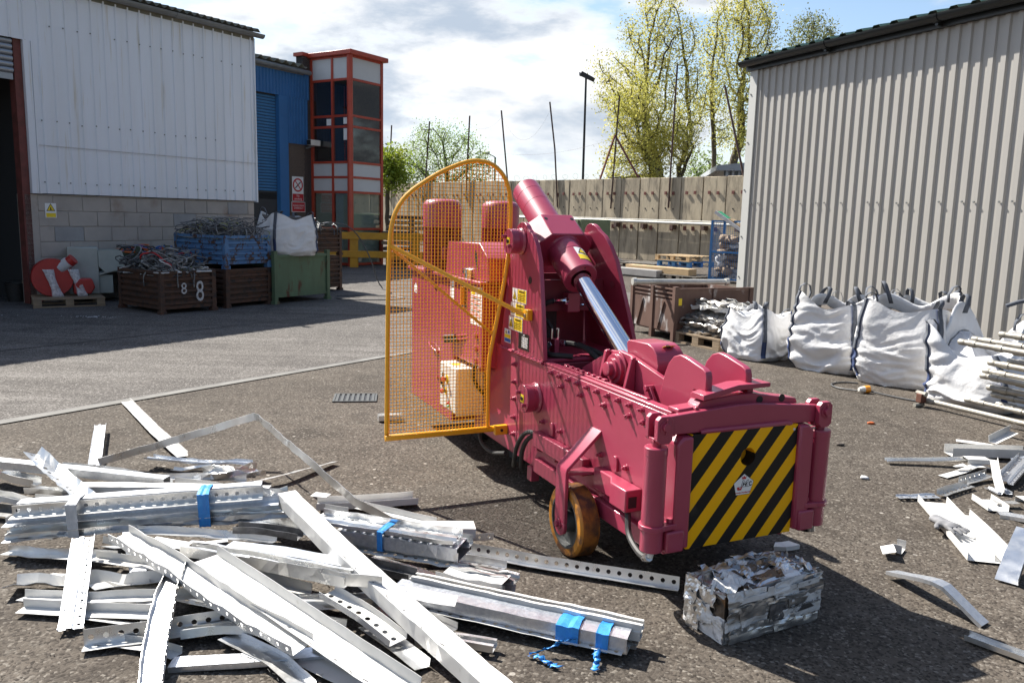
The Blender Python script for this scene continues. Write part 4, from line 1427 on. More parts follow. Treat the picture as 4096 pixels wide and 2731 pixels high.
def tangle(name, lab, loc, rz, w, d, z0, hh, n, mats, rad, seed, loops=.5, droop=.0, cat='cables', pts=18):
    """a heap of cut cable: many loose loops lying over one another"""
    r = random.Random(seed)
    mb = MB()
    for i in range(n):
        x, y = r.uniform(.05, w - .05), r.uniform(.05, d - .05)
        dome = hh * (1 - .55 * (abs(x / w - .5) * 2) ** 2.5 - .3 * (abs(y / d - .5) * 2) ** 3)
        z = z0 + dome * r.random() ** .6
        a = r.uniform(0, 6.28)
        turn = r.uniform(-1, 1) * r.choice((.25, .5, .9)) * (1 + loops)
        st_ = r.uniform(.03, .06)
        vz = r.uniform(-.3, .4)
        P = []
        for k in range(pts):
            P.append((x, y, max(z, z0 - .02)))
            a += turn * r.uniform(.5, 1.3)
            x += st_ * math.cos(a)
            y += st_ * math.sin(a)
            vz += r.uniform(-.35, .3) - .05
            vz = max(-.9, min(.9, vz))
            z += st_ * vz
            z = min(z, z0 + hh * 1.12)
            if not (-.05 < x < w + .05):
                x = max(-.05, min(w + .05, x))
                a = math.pi - a
            if not (-.05 < y < d + .05):
                y = max(-.05, min(d + .05, y))
                a = -a
            z = max(z, z0 + .01)
        mb.tube(P, rad * r.choice((.7, 1, 1, 1.4)), 5, mi=r.choices(range(len(mats)), [m[1] for m in mats])[0])
    for i in range(int(droop * 40)):        # a few ends hang over the rim
        t = r.random()
        x, y, ox, oy = (t * w, -.05, 0, -1) if r.random() < .6 else (-.05, t * d, -1, 0)
        zz, ln_ = z0 + .05, r.uniform(.08, .26)
        P = []
        for k in range(8):
            q = k / 7
            P.append((x - ox * .12 * (1 - q) ** 2 + .02 * math.sin(q * 5 + i), y - oy * .12 * (1 - q) ** 2 + .02 * math.cos(q * 4 + i), zz + .06 * (1 - q) - ln_ * q * q))
        mb.tube(P, rad, 5, mi=0)
    o = mb.build(name, [MAT[m[0]] for m in mats], smooth=True, ang=80)
    o.location, o.rotation_euler = loc, (0, 0, rz)
    tag(o, lab, cat)
    kind(o, 'stuff')
    return o
def heap_base(name, lab, loc, rz, w, d, z, m):
    o = tag(MB().box(.04, w - .04, .04, d - .04, z - .2, z).build(name, m), lab, 'scrap')
    o.location, o.rotation_euler = loc, (0, 0, rz)
    return o
A58 = R(58)
b88 = (-5.14, 11.72, 0)
o88 = stillage('rusty ribbed stillage chalked with two white figure eights, full of grey cable', b88, R(53), .84, 1.14, 0, .60, MAT['rust'])
for x, z, s_, sx in ((.34, .36, .24, .85), (.60, .30, .44, .66)):
    text('8', s_, MAT['white_chalk'], o88, (x, -.034, z), (1, 0, 0), (0, 0, 1), name='chalk_figure', sx=sx)
heap_base('cable_heap', 'packed cable filling the stillage with the figure eights', b88, R(53), .84, 1.14, .55, MAT['cable_dark'])
tangle('cable_tangle', 'loops of grey cable heaped over the stillage with the figure eights', b88, R(53), .84, 1.14, .55, .36, 170, [('cable_grey', 8), ('cable_dark', 4), ('cable_pale', 1), ('red_print', .5)], .0095, 1, .9, .12)
tangle('white_cable', 'bright white cable ends on the front edge of the stillage with the figure eights', b88, R(53), .84, .3, .60, .06, 16, [('cable_pale', 3), ('cable_yg', .6)], .012, 4, .1)
bl2 = (-4.53, 12.69, 0)
stillage('rusty red brown stillage standing under the blue one', bl2, A58, .84, 1.2, 0, .585, MAT['rust'], MAT['rust'])
stillage('chipped blue stillage stacked on the rusty one, heaped with wire', bl2, A58, .84, 1.2, .62, .49, MAT['blue_bin'], MAT['blue_bin'], pitch=.085)
heap_base('cable_heap', 'packed wire filling the blue stillage', bl2, A58, .84, 1.2, 1.07, MAT['cable_dark'])
tangle('wire_tangle', 'tangle of thin grey wire spilling over the blue stillage', bl2, A58, .84, 1.2, 1.08, .30, 330, [('cable_grey', 8), ('cable_dark', 5), ('cable_yg', 1.0)], .0055, 2, .45, .12, pts=18)
gr = (-3.97, 13.39, 0)
stillage('plain faded green stillage with tall corner posts under the white bag', gr, A58, 1.20, .9, 0, .79, MAT['green_bin'], MAT['green_bin'], flat=True, post_up=.06, foot=.14)
heap_base('scrap_fill', 'dark scrap filling the green stillage', gr, A58, 1.2, .9, .76, MAT['debris'])
bs = (-4.13, 15.16, 0)
stillage('lower dark rusty stillage behind the green one', bs, A58, 1.2, 1.0, 0, .66, MAT['rust'], pitch=.09)
stillage('upper dark rusty stillage behind the green one, topped with loose cable', bs, A58, 1.2, 1.0, .70, .50, MAT['rust'], pitch=.09)
heap_base('cable_heap', 'packed dark cable filling the upper stillage behind the green one', bs, A58, 1.2, 1.0, 1.16, MAT['cable_dark'])
tangle('cable_tangle', 'dark cable strands lying over the rearmost rusty stillage', bs, A58, 1.2, 1.0, 1.19, .2, 46, [('cable_dark', 5), ('cable_pale', 1), ('cable_grey', 2)], .012, 8, .12, .2)
def loose(name, lab, pts, r, m, cat='cable', n=6):
    # smooth the polyline once or twice so that it bends like cable
    P = [Vector(p) for p in pts]
    for _ in range(2):
        Q = [P[0]]
        for a, b in zip(P[:-1], P[1:]):
            Q += [a.lerp(b, .25), a.lerp(b, .75)]
        Q.append(P[-1])
        P = Q
    return tag(MB().tube(P, r, n).build(name, MAT[m], smooth=True, ang=80), lab, cat)
loose('hanging_cable', 'dark cable hanging from the rearmost stillage down to the yard', [(-3.9, 15.9, 1.3), (-3.5, 16.1, 1.36), (-3.2, 16.3, 1.2), (-2.95, 16.5, .7), (-2.8, 16.6, .15), (-2.7, 16.6, .02)], .012, 'cable_dark')
loose('cable_loop', 'black cable looped on the ground beside the green stillage', [(-3.3, 14.9, .01), (-2.6, 15.2, .01), (-1.9, 14.9, .01), (-2.2, 14.4, .01), (-3.0, 14.3, .01), (-3.2, 14.5, .01)], .011, 'cable_dark')

# ================================================================== woven bulk bags
def bag(lab, loc, rz, w, d, h, seed, ears=(.1, .1, .1, .1), bulge=.06, folds=.022, lean=(0, 0), dip=.0, fill=.82, group='white woven bulk bags along the grey shed', contents='debris', loops=(1, 1, 1, 1), cram=0.0, name='bulk_bag', straps=True):
    o = thing(name, lab, 'bag', loc, rz, group)
    NT, NV = 112, 44
    off = Vector((seed * 7.3, seed * 3.9, seed * 1.3))
    def rim(t):
        z = h
        for k, ea in enumerate(ears):
            c = math.cos(t - R(225 + 90 * k))
            if c > 0:
                z += ea * c ** 7
        return z - dip * (.5 + .5 * math.cos(4 * t)) + .012 * noise.noise(Vector((math.cos(t) * 2, math.sin(t) * 2, seed)))
    def point(t, v, inset=0.0):
        p = 5.0
        c, s = math.cos(t), math.sin(t)
        rr_ = (abs(c) ** p + abs(s) ** p) ** (-1 / p)
        zt = rim(t)
        z = zt * v
        b = 1 + bulge * math.sin(math.pi * min(1, v * 1.05)) - .05 * v ** 3 - .10 * max(0, .10 - v) / .10
        x, y = c * rr_ * w / 2 * b, s * rr_ * d / 2 * b
        q = Vector((x, y, z))
        # drawn cloth: long slanted creases, sharper low down where the bag has settled
        sl = noise.noise(Vector((x * 3.0, y * 3.0, z * 2.2)) + off)
        n1_ = 1 - abs(noise.noise(Vector((x * 2.6 + z * 1.5, y * 2.6 - z * 1.2, z * 9.0 + sl * 2.0)) + off)) * 2
        n2_ = 1 - abs(noise.noise(Vector((x * 6 - z * 3.0, y * 6 + z * 3.0, z * 14 + sl * 3)) + off * 2)) * 2
        n3_ = noise.noise(Vector((x * 3.2, y * 3.2, z * 3.2)) - off)
        low = (1.15 - v) ** 1.0
        k = folds * 1.35 * (n1_ * .9 + n2_ * .6) * low + .035 * n3_
        k += cram * (1 - abs(2 * ((z * 5.5 + .25 * sl) % 1) - 1)) * low
        nrm = Vector((c, s, 0))
        q += nrm * (k - inset)
        q.x += lean[0] * v * v
        q.y += lean[1] * v * v
        q.z = max(.004, q.z + .25 * k * (v > .03))
        return q
    mb = MB()
    vs, fs = [], []
    for j in range(NV + 1):
        for i in range(NT):
            vs.append(point(2 * math.pi * i / NT, j / NV))
    for v_ in (.985, .93, fill):
        for i in range(NT):
            vs.append(point(2 * math.pi * i / NT, v_, .014))
    rows_ = NV + 4
    for j in range(rows_ - 1):
        for i in range(NT):
            i2 = (i + 1) % NT
            fs.append((j * NT + i, j * NT + i2, (j + 1) * NT + i2, (j + 1) * NT + i))
    fs.append(tuple(reversed(range(NT))))
    mb.add(vs, fs)
    mb.build('body', MAT['bag'], o, smooth=True, ang=80)
    # what is in it
    fm = MB()
    cv = [(lean[0] * fill, lean[1] * fill, h * fill * .99)]
    rg_ = [point(2 * math.pi * i / 28, fill, .03) for i in range(28)]
    mid = [q.lerp(Vector(cv[0]), .5) + Vector((0, 0, .05 + .05 * noise.noise(q * 9))) for q in rg_]
    fm.add(rg_ + mid + [Vector(cv[0]) + Vector((0, 0, .06))], [(i, (i + 1) % 28, 28 + (i + 1) % 28, 28 + i) for i in range(28)] + [(28 + i, 28 + (i + 1) % 28, 56) for i in range(28)])
    fm.build('contents', MAT[contents], o)
    for k in range(4):
        if not straps:
            break
        t0 = R(225 + 90 * k)
        L_ = []
        for j in range(3, NV + 1):
            v = j / NV
            L_.append(point(t0, v))
        top = L_[-1]
        out = Vector((math.cos(t0), math.sin(t0), 0))
        side = Vector((-out.y, out.x, 0))
        def ribbon(P, wd, lift, nm, m):
            vs_, fs_ = [], []
            for q in P:
                vs_ += [q + side * (-wd / 2) + out * lift, q + side * (wd / 2) + out * lift]
            for q in range(len(P) - 1):
                fs_.append((2 * q, 2 * q + 1, 2 * q + 3, 2 * q + 2))
            return MB().add(vs_, fs_).build(nm, m, o, smooth=True, ang=80, solid=.003)
        ribbon(L_, .052, .007, 'stitched_edge', MAT['strap_blue'])
        ribbon(L_[NV // 3:], .046, .013, 'strap', MAT['strap'])
        if loops[k]:
            hgt = .09 * loops[k]
            wob = rnd.uniform(-.10, .10)
            hgt *= rnd.uniform(.45, 1.15)
            Q = [top + out * .012, top + Vector((0, 0, hgt * .6)) + out * .015 + side * wob * .5, top + Vector((0, 0, hgt)) - out * .02 + side * wob,
                 top + Vector((0, 0, hgt * .75)) - out * .07 + side * wob, top + Vector((0, 0, -.02)) - out * .10 + side * wob * .5, top + Vector((0, 0, -.10)) - out * .09]
            ribbon(Q, .046, 0, 'lifting_loop', MAT['strap'])
    return o
bag('slumped white bulk bag nearest the crushed metal pallet, lowest of the front row', (2.86, 9.25, 0), R(38), .58, .56, .50, 1, (.10, .04, .08, .08), .10, .026, (.02, .03), .03, fill=.9, contents='paper', loops=(.9, .5, .6, .8))
bag('white bulk bag second from the left in the front row, creased in long slanting folds', (3.50, 8.68, 0), R(47), .72, .70, .68, 2, (.05, .12, .10, .16), .05, .034, (.0, .0), .03, cram=.02, loops=(.8, 1, .8, 1))
bag('largest white bulk bag, standing open in the middle of the front row', (3.96, 7.98, 0), R(50), .80, .80, .74, 3, (.05, .17, .12, .10), .06, .022, (0, 0), .02, loops=(1.3, 1, 1.4, 1))
b4_ = bag('half empty white bulk bag collapsed behind the scaffold tubes', (4.22, 7.08, 0), R(40), .78, .66, .44, 4, (.04, .30, .42, .25), .05, .035, (.05, .12), .02, fill=.7, contents='paper', loops=(0, 1, 1, 1))
loose('loose_strap', 'dark webbing strap flung out over the collapsed bulk bag', [(4.45, 7.25, .86), (4.6, 7.2, .93), (4.8, 7.1, .90), (4.92, 7.05, .85)], .02, 'strap', 'strap')
bag('white bulk bag standing in the second row behind the creased one', (4.18, 9.55, 0), R(30), .60, .60, .60, 5, (.10, .14, .10, .10), .05, .022, (0, 0), .03, loops=(1, 1, 1, 1))
bag('white bulk bag in the second row with an upright loop, behind the largest one', (4.62, 8.95, 0), R(52), .64, .64, .68, 6, (.10, .10, .08, .10), .05, .022, (0, 0), .02, loops=(1.5, 1, 1, 1))
bag('white bulk bag perched on the green stillage beside the wire tangle', (-3.93, 14.02, .79), R(40), .80, .74, .62, 7, (.10, .09, .05, .12), .07, .02, (0, 0), .03, group=None, cram=.012, contents='debris', loops=(.5, 1, .6, .8), fill=.93)

# ================================================================== left doorway corner: pallet, red machine, grey hopper, skip, bucket
PR = R(33)
pallet('pallet', 'worn pallet under the red fan housing by the doorway', (-7.12, 12.78, 0), PR, MAT['wood'], w=.98, d=1.15)
rm = thing('red_fan', 'red round fan housing wrapped in plastic on the pallet by the doorway', 'machine', (-7.20, 12.55, .144), PR)
MB().lathe((0, -.10, .29), (0, 1, 0), [(0, .20), (.0, .285), (.03, .295), (.17, .295), (.2, .285), (.2, .20)], 32).build('housing', MAT['red_paint'], rm, smooth=True)
MB().cyl((.12, -.02, .42), (.30, -.10, .58), .085, n=18).build('motor', MAT['red_paint'], rm, smooth=True)
MB().cyl((.115, -.03, .43), (.235, -.085, .535), .089, n=18).build('motor_label', MAT['paper'], rm, smooth=True)
MB().prism([(-.14, 0), (.10, 0), (.16, .10), (.12, .24), (-.06, .24), (-.14, .14)], (.42, -.16, .03), (1, 0, 0), (0, 0, 1), (0, .22, 0)).build('outlet_box', MAT['red_paint'], rm, bevel=.02)
for x, w_ in ((-.06, .16), (.28, .15)):
    mb = MB()
    vs = []
    for i in range(13):
        t = i / 12
        for k in range(4):
            xx = x + w_ * (k / 3 - .5) * (1 - .3 * math.sin(t * 3.1)) + .12 * t
            vs.append((xx + .01 * noise.noise((t * 5, k, x)), -.125 - .05 * t + .02 * noise.noise((t * 7, k * 2, x)), .42 - .42 * t))
    mb.add(vs, [(i * 4 + k, i * 4 + k + 1, i * 4 + k + 5, i * 4 + k + 4) for i in range(12) for k in range(3)])
    mb.build('plastic_wrap', MAT['film'], rm, smooth=True, solid=.004)
gh = thing('grey_hopper', 'pale grey machine with an open chute behind the red fan housing', 'machine', (-6.86, 13.10, .144), R(28))
MB().box(-.34, .10, -.12, .40, 0, .74).build('body', MAT['grey_plastic'], gh, bevel=.012)
ch = MB()
ch.prism([(0, .44), (.10, .34), (.42, .42), (.42, .46), (.34, .70), (0, .70)], (.10, -.14, 0), (1, 0, 0), (0, 0, 1), (0, .03, 0))
ch.build('chute_side', MAT['grey_plastic'], gh)
MB().prism([(0, .44), (.10, .34), (.42, .42), (.42, .46), (.34, .70), (0, .70)], (.10, .33, 0), (1, 0, 0), (0, 0, 1), (0, .03, 0)).build('chute_side', MAT['grey_plastic'], gh)
MB().prism([(0, .30), (.42, .40), (.42, .43), (0, .33)], (.10, -.11, 0), (1, 0, 0), (0, 0, 1), (0, .44, 0)).build('chute_floor', MAT['grey_plastic'], gh)
MB().box(.085, .105, -.08, .30, .40, .62).build('chute_curtain', MAT['cable_yg'], gh)
MB().box(-.2, .3, -.06, .3, .0, .30).build('stand', MAT['grey_plastic'], gh, bevel=.01)
sk = thing('green_skip', 'dark green tipping skip holding orange cables behind the stillage with the figure eights', 'skip', (-6.42, 13.32, 0), R(34))
MB().prism([(.10, .14), (.62, .14), (.72, .82), (-.16, .82), (-.06, .52)], (0, 0, 0), (1, 0, 0), (0, 0, 1), (0, .8, 0)).build('hopper', MAT['dark_green'], sk, bevel=.012)
MB().box(.16, .24, -.05, 0, 0, .92).build('post', MAT['dark_green'], sk)
MB().box(.62, .70, -.05, 0, 0, .92).build('post', MAT['dark_green'], sk)
MB().box(.1, .62, .05, .75, 0, .14).build('skid', MAT['dark_green'], sk)
tangle('cable_tangle', 'orange and blue cables lying in the dark green skip', (-6.42, 13.32, 0), R(34), .7, .7, .80, .09, 40, [('cable_orange', 5), ('blue_print', 1), ('cable_dark', 2)], .011, 12, .2)
bu = thing('bucket', 'black bucket standing in the dark doorway', 'bucket', (-8.0, 12.9, 0), 0)
MB().lathe((0, 0, 0), (0, 0, 1), [(0, .12), (.28, .155), (.29, .165), (.30, .165), (.30, .15), (.03, .11)], 22).build('body', MAT['rubber'], bu, smooth=True)
MB().tube([(.16 * math.cos(R(a)), .16 * math.sin(R(a)) * .3, .29 + .05 * math.sin(R(a))) for a in range(0, 181, 20)], .004, 5).build('handle', MAT['steel'], bu)
br = thing('shovel', 'long handled shovel leaning in the bucket against the red door post', 'shovel', (-7.95, 12.9, .04), 0)
MB().cyl((0, 0, .02), (.27, .0, .90), .017, n=8).build('shaft', MAT['wood'], br, smooth=True)
MB().tube([(.27, -.05, .93), (.255, 0, .89), (.285, .05, .93), (.30, 0, .98), (.27, -.05, .93)], .014, 6).build('grip', MAT['black'], br, smooth=True)
for x, y, nm in ((-7.4, 11.2, 'pale spill of dust on the shaded asphalt by the doorway'), (-5.95, 11.25, 'scatter of silver scraps on the shaded asphalt before the pallet')):
    d_ = MB()
    q_ = random.Random(int(x * 10))
    for i in range(70):
        px, py = x + q_.gauss(0, .16), y + q_.gauss(0, .05)
        s_ = q_.uniform(.004, .012)
        d_.add([(px - s_, py, .006), (px + s_, py - s_, .006), (px, py + s_, .006 + s_ * .5)], [(0, 1, 2)])
    o = tag(kind(d_.build('litter', MAT['paper']), 'stuff'), nm, 'litter')

# ================================================================== right side stock: crate, crushed profiles, tubes, connectors
CR = R(24)
cr = thing('brown_crate', 'old brown steel post pallet scuffed white on its sides', 'crate', (2.085, 10.31, 0), CR)
def xz(l, f):  # part placed on a side running along local y at x = 0 (left) or along x at y = 0 (front)
    pass
for (x, y) in ((0, 0), (0, .5), (0, 1.0), (.6, 0), (1.2, 0), (1.2, 1.0), (.6, 1.0)):
    MB().box(x - .03, x + .03, y - .03, y + .03, 0, .69 if (x, y) != (0, 0) else .71).build('post', MAT['crate_brown'], cr)
MB().box(-.012, .0, .03, .97, .12, .53).build('side_plate', MAT['crate_brown'], cr)
MB().box(1.2, 1.212, .03, .97, .12, .66).build('side_plate', MAT['crate_brown'], cr)
MB().box(.03, 1.17, -.012, .0, .12, .66).build('side_plate', MAT['crate_brown'], cr)
MB().box(.03, 1.17, 1.0, 1.012, .12, .66).build('side_plate', MAT['crate_brown'], cr)
for z in (.565, .62, .675):
    MB().box(-.015, .005, .03, .97, z - .009, z + .009).build('rail', MAT['crate_brown'], cr)
MB().box(.03, 1.17, -.02, .01, .665, .69).build('rail', MAT['crate_brown'], cr)
MB().box(.0, 1.2, .0, 1.0, .10, .12).build('floor', MAT['crate_brown'], cr)
MB().box(.03, .09, -.018, -.013, .47, .56).build('tag', MAT['label_yellow'], cr)
for y in (.25, .75):
    MB().bar((-.02, y + .1, .13), (-.02, y - .03, .5), .02, .012).build('diagonal', MAT['crate_brown'], cr)
cp = thing('grey_pole', 'grey capped pole lying across the top of the brown crate', 'pole', (1.60, 10.52, .71), R(14))
MB().cyl((0, 0, .04), (1.28, 0, .04), .036, n=12).build('tube', MAT['pipe'], cp, smooth=True)
MB().cyl((-.05, 0, .04), (0, 0, .04), .05, n=12).build('end_cap', MAT['pipe'], cp, smooth=True)
MB().cyl((1.28, 0, .04), (1.33, 0, .04), .05, n=12).build('end_cap', MAT['pipe'], cp, smooth=True)

def strip_mesh(prof, w, h, P, holes, roll, crump, seed, pitch=.045):
    """bent sheet section drawn along a path; flanges named in holes are punched through"""
    pr = {'F': [(-w / 2, 0), (w / 2, 0)],
          'V': [(0, 0), (0, w)],
          'L': [(-w / 2, h), (-w / 2, 0), (w / 2, 0)],
          'U': [(-w / 2, h), (-w / 2, 0), (w / 2, 0), (w / 2, h)],
          'N': [(-w / 2, -h), (-w / 2, 0), (w / 2, 0), (w / 2, -h)],
          'H': [(-w / 2, h), (-w / 2, 0), (-w * .08, 0), (-w * .02, h * .45), (w * .16, h * .45), (w * .22, 0), (w / 2, 0), (w / 2, h * .5)],
          'S': [(-w / 2 + .014, h), (-w / 2, h), (-w / 2, 0), (w / 2, 0), (w / 2, h), (w / 2 - .014, h)]}[prof]
    hset = set()
    if holes:
        hset = {'F': {0}, 'V': {0}, 'L': {int(holes)}, 'U': {0 if holes == '0' else (1 if holes == '1' else 2)}, 'N': {1}, 'H': {1, 5} if holes == '0' else {5}, 'S': {2}}[prof]
    P = [Vector(p) for p in P]
    cum = [0]
    for a, b in zip(P[:-1], P[1:]):
        cum.append(cum[-1] + (b - a).length)
    n = max(3, int(cum[-1] / pitch))
    sharp = (len(P) > 4)
    def at(s):
        for i in range(len(P) - 1):
            if s <= cum[i + 1] + 1e-9:
                return P[i].lerp(P[i + 1], (s - cum[i]) / max(1e-6, cum[i + 1] - cum[i]))
        return P[-1]
    pts = [at(cum[-1] * i / n) for i in range(n + 1)]
    ts = []
    for i in range(n + 1):
        ts.append((pts[min(i + 1, n)] - pts[max(i - 1, 0)]).normalized())
    vs, fs = [], []
    K = len(pr)
    cr_, sr_ = math.cos(R(roll)), math.sin(R(roll))
    for i in range(n + 1):
        T = ts[i]
        sd = T.cross(Vector((0, 0, 1)))
        if sd.length < .05:
            sd = Vector((1, 0, 0))
        sd.normalize()
        nm_ = sd.cross(T).normalized()
        for (u, v) in pr:
            a, b = u * cr_ - v * sr_, u * sr_ + v * cr_
            q = pts[i] + sd * a + nm_ * b
            if crump:
                o3 = Vector((seed * 1.7, seed * .3, seed))
                q += crump * Vector((noise.noise(q * 14 + o3), noise.noise(q * 14 - o3), noise.noise(q * 11 + o3 * 2))) * 1.6
            vs.append(q)
    for i in range(n):
        for k in range(K - 1):
            a, b, c, d = i * K + k, i * K + k + 1, (i + 1) * K + k + 1, (i + 1) * K + k
            if k in hset:
                A_, B_, C_, D_ = vs[a], vs[b], vs[c], vs[d]
                ctr = (A_ + B_ + C_ + D_) / 4
                e1, e2 = (B_ - A_), (D_ - A_)
                rad = min(e1.length, e2.length) * .21
                e1n = e1.normalized()
                e2n = (e2 - e1n * e2.dot(e1n)).normalized()
                o0 = len(vs)
                for q in range(8):
                    t = R(-157.5 + 45 * q)
                    vs.append(ctr + e1n * rad * math.cos(t) + e2n * rad * math.sin(t))
                # octagon corners go round a, b, c, d in the same order
                fs += [(a, b, o0 + 2, o0 + 1), (b, c, o0 + 4, o0 + 3), (c, d, o0 + 6, o0 + 5), (d, a, o0 + 0, o0 + 7),
                       (a, o0 + 1, o0 + 0), (b, o0 + 3, o0 + 2), (c, o0 + 5, o0 + 4), (d, o0 + 7, o0 + 6)]
            else:
                fs.append((a, b, c, d))
    return MB().add(vs, fs)
SM = {'mill': 'mill', 'galv': 'galv', 'white': 'wcoat', 'dark': 'darkmetal', 'grime': 'grime'}
def strip(name, prof, w, h, m, holes, P, roll, crump, seed, parent=None):
    b = Vector(P[0])
    Q = [Vector(p) - b for p in P] if parent is None else P
    o = strip_mesh(prof, w, h, Q, holes, roll, crump, seed).build(name, MAT[SM[m]], parent, solid=.0016)
    if parent is None:
        o.location = b
    return o
pallet('pallet', 'rough pallet carrying the crushed metal beside the bulk bags', (2.72, 10.22, 0), R(-60), MAT['wood'], w=.84, d=1.0)
q = random.Random(21)
MP = Matrix.Translation((2.72, 10.22, 0)) @ Matrix.Rotation(R(-60), 4, 'Z')
i = 0
for lay in range(8):
    for j in range(4 if lay < 4 else 3):
        y = -.36 + j * .2 + (.0 if lay < 4 else .16) + q.uniform(-.04, .04)
        x0, x1 = -.42 + q.uniform(-.06, .05), .40 + q.uniform(-.08, .06)
        z = .165 + lay * .047 + q.uniform(-.01, .01)
        P = [MP @ Vector((x0, y, z)), MP @ Vector((0, y + q.uniform(-.04, .04), z + .02)), MP @ Vector((x1, y + q.uniform(-.05, .05), z))]
        o = strip('crushed_profile', q.choice('LUNS'), q.uniform(.08, .14), q.uniform(.03, .06), q.choice(('grime', 'white', 'grime', 'mill')), '', [tuple(p) for p in P], q.uniform(-40, 40), .028, i)
        tag(o, 'crushed metal profile in the bundle stacked on the rough pallet', 'metal scrap', 'crushed profiles on the pallet')
        i += 1

# scaffold tubes: frames laid flat in a stack, their spigot ends towards the yard
SDIR = Vector((.43, -.903, 0)).normalized()
def pole(lab, p0, length, r=.024, band=None, collars=(.06, .36), tilt=0.0):
    o = thing('scaffold_tube', lab, 'scaffold tube', p0, math.atan2(SDIR.y, SDIR.x), 'scaffold tubes stacked at the right frame edge')
    o.rotation_euler = (0, R(-tilt), math.atan2(SDIR.y, SDIR.x))
    MB().cyl((0, 0, 0), (length, 0, 0), r, n=12).build('tube', MAT['scaff'], o, smooth=True)
    for c in collars:
        MB().cyl((c, 0, 0), (c + .055, 0, 0), r * 1.22, n=12).build('collar', MAT['scaff'], o, smooth=True)
    MB().lathe((-.06, 0, 0), (1, 0, 0), [(0, r * .8), (.01, r * 1.05), (.055, r * 1.05), (.06, r * .9)], 12).build('spigot', MAT['scaff'], o, smooth=True)
    if band:
        MB().cyl((band[0], 0, 0), (band[0] + band[2], 0, 0), r * 1.03, n=12).build('paint_band', MAT[band[1]], o, smooth=True)
    return o
poles = [((3.50, 6.15, .675), 'upper scaffold tube with a yellow paint band, sticking out farthest left', (.48, 'yellow', .3)),
         ((3.66, 6.25, .685), 'scaffold tube lying just above the yellow banded one', None),
         ((3.84, 6.20, .735), 'topmost scaffold tube of the stack', None),
         ((3.84, 6.05, .545), 'scaffold tube in the gap below the yellow banded one', None),
         ((3.72, 6.10, .525), 'scaffold tube at half height, second below the yellow banded one', None),
         ((3.70, 6.12, .455), 'scaffold tube in the middle of the stack with a clamp gap above', None),
         ((3.66, 6.08, .425), 'scaffold tube with a thick collar in the middle of the stack', None),
         ((3.72, 6.08, .335), 'scaffold tube a hand above the lowest pair', None),
         ((3.75, 6.06, .285), 'third scaffold tube from the ground', None),
         ((3.77, 6.02, .215), 'scaffold tube with a red paint band near the ground', (.20, 'red_plastic', .3)),
         ((3.58, 6.12, .225), 'thin spigot of a scaffold tube beside the red banded one', None),
         ((3.90, 6.10, .61), 'scaffold tube tucked behind under the yellow band', None),
         ((3.88, 6.12, .38), 'shaded scaffold tube at the back of the middle layer', None)]
for k, (p, lab, band) in enumerate(poles):
    pole(lab, p, 1.9, .023 if k != 10 else .018, band, (.03 + .02 * (k % 3), .24 + .05 * (k % 4)), tilt=-.6 + .4 * (k % 4))
for k, (x, lab) in enumerate(((.75, 'upright frame leg inside the scaffold stack'), (1.5, 'second upright frame leg farther into the scaffold stack'))):
    b = Vector((3.78, 6.1, 0)) + SDIR * x
    o = tag(MB().box(b.x - .03, b.x + .03, b.y - .03, b.y + .03, 0, .78).build('frame_leg', MAT['scaff']), lab, 'frame leg')
o = pole('scaffold tube lying low along the ground before the collapsed bag', (3.62, 6.86, .06), 1.15, .022, None, (.02,))
cl = thing('scaffold_clamp', 'rusty scaffold clamp hanging at the low tube\'s left end', 'clamp', (3.57, 6.86, 0), R(20))
MB().box(-.03, .03, -.03, .03, .04, .12).build('jaw', MAT['rust_red'], cl, bevel=.006)
MB().cyl((-.07, 0, .02), (.03, 0, .02), .018, n=8).build('bolt', MAT['scaff'], cl)
MB().cyl((0, -.05, .12), (0, .05, .12), .02, n=8).build('bolt', MAT['scaff'], cl)
# plugs and loose cables
pg = thing('red_plug', 'grey and red industrial plug lying behind the press lid', 'plug', (1.83, 9.75, 0), R(20))
MB().lathe((-.10, 0, .04), (1, 0, 0), [(0, .022), (.03, .03), (.10, .032), (.14, .04), (.16, .04)], 14).build('body', MAT['grey_plastic'], pg, smooth=True)
MB().lathe((.06, 0, .04), (1, 0, 0), [(0, .042), (.05, .042), (.06, .03)], 14).build('cap', MAT['red_plastic'], pg, smooth=True)
og = thing('orange_plug', 'amber industrial plug lying on the asphalt before the bulk bags', 'plug', (3.30, 7.38, 0), R(15))
MB().lathe((-.06, 0, .036), (1, 0, 0), [(0, .016), (.03, .028), (.06, .03)], 14).build('body', MAT['cream'], og, smooth=True)
MB().lathe((0, 0, .036), (1, 0, 0), [(0, .034), (.05, .036), (.055, .02)], 14).build('cap', MAT['orange'], og, smooth=True)
loose('plug_lead', 'dark lead running from the amber plug to the low scaffold tube', [(3.36, 7.37, .02), (3.5, 7.2, .01), (3.62, 7.05, .01), (3.72, 6.98, .01), (3.8, 6.9, .01)], .008, 'cable_dark')
loose('plug_lead', 'short curled lead behind the amber plug', [(3.24, 7.39, .02), (3.1, 7.55, .01), (3.12, 7.75, .01), (3.3, 7.85, .01), (3.42, 7.8, .01)], .008, 'cable_dark')
loose('plug_lead', 'lead curling on the asphalt behind the press jaw', [(2.05, 7.3, .01), (2.25, 7.5, .01), (2.45, 7.7, .01), (2.42, 7.95, .01), (2.2, 8.1, .01)], .009, 'cable_dark')
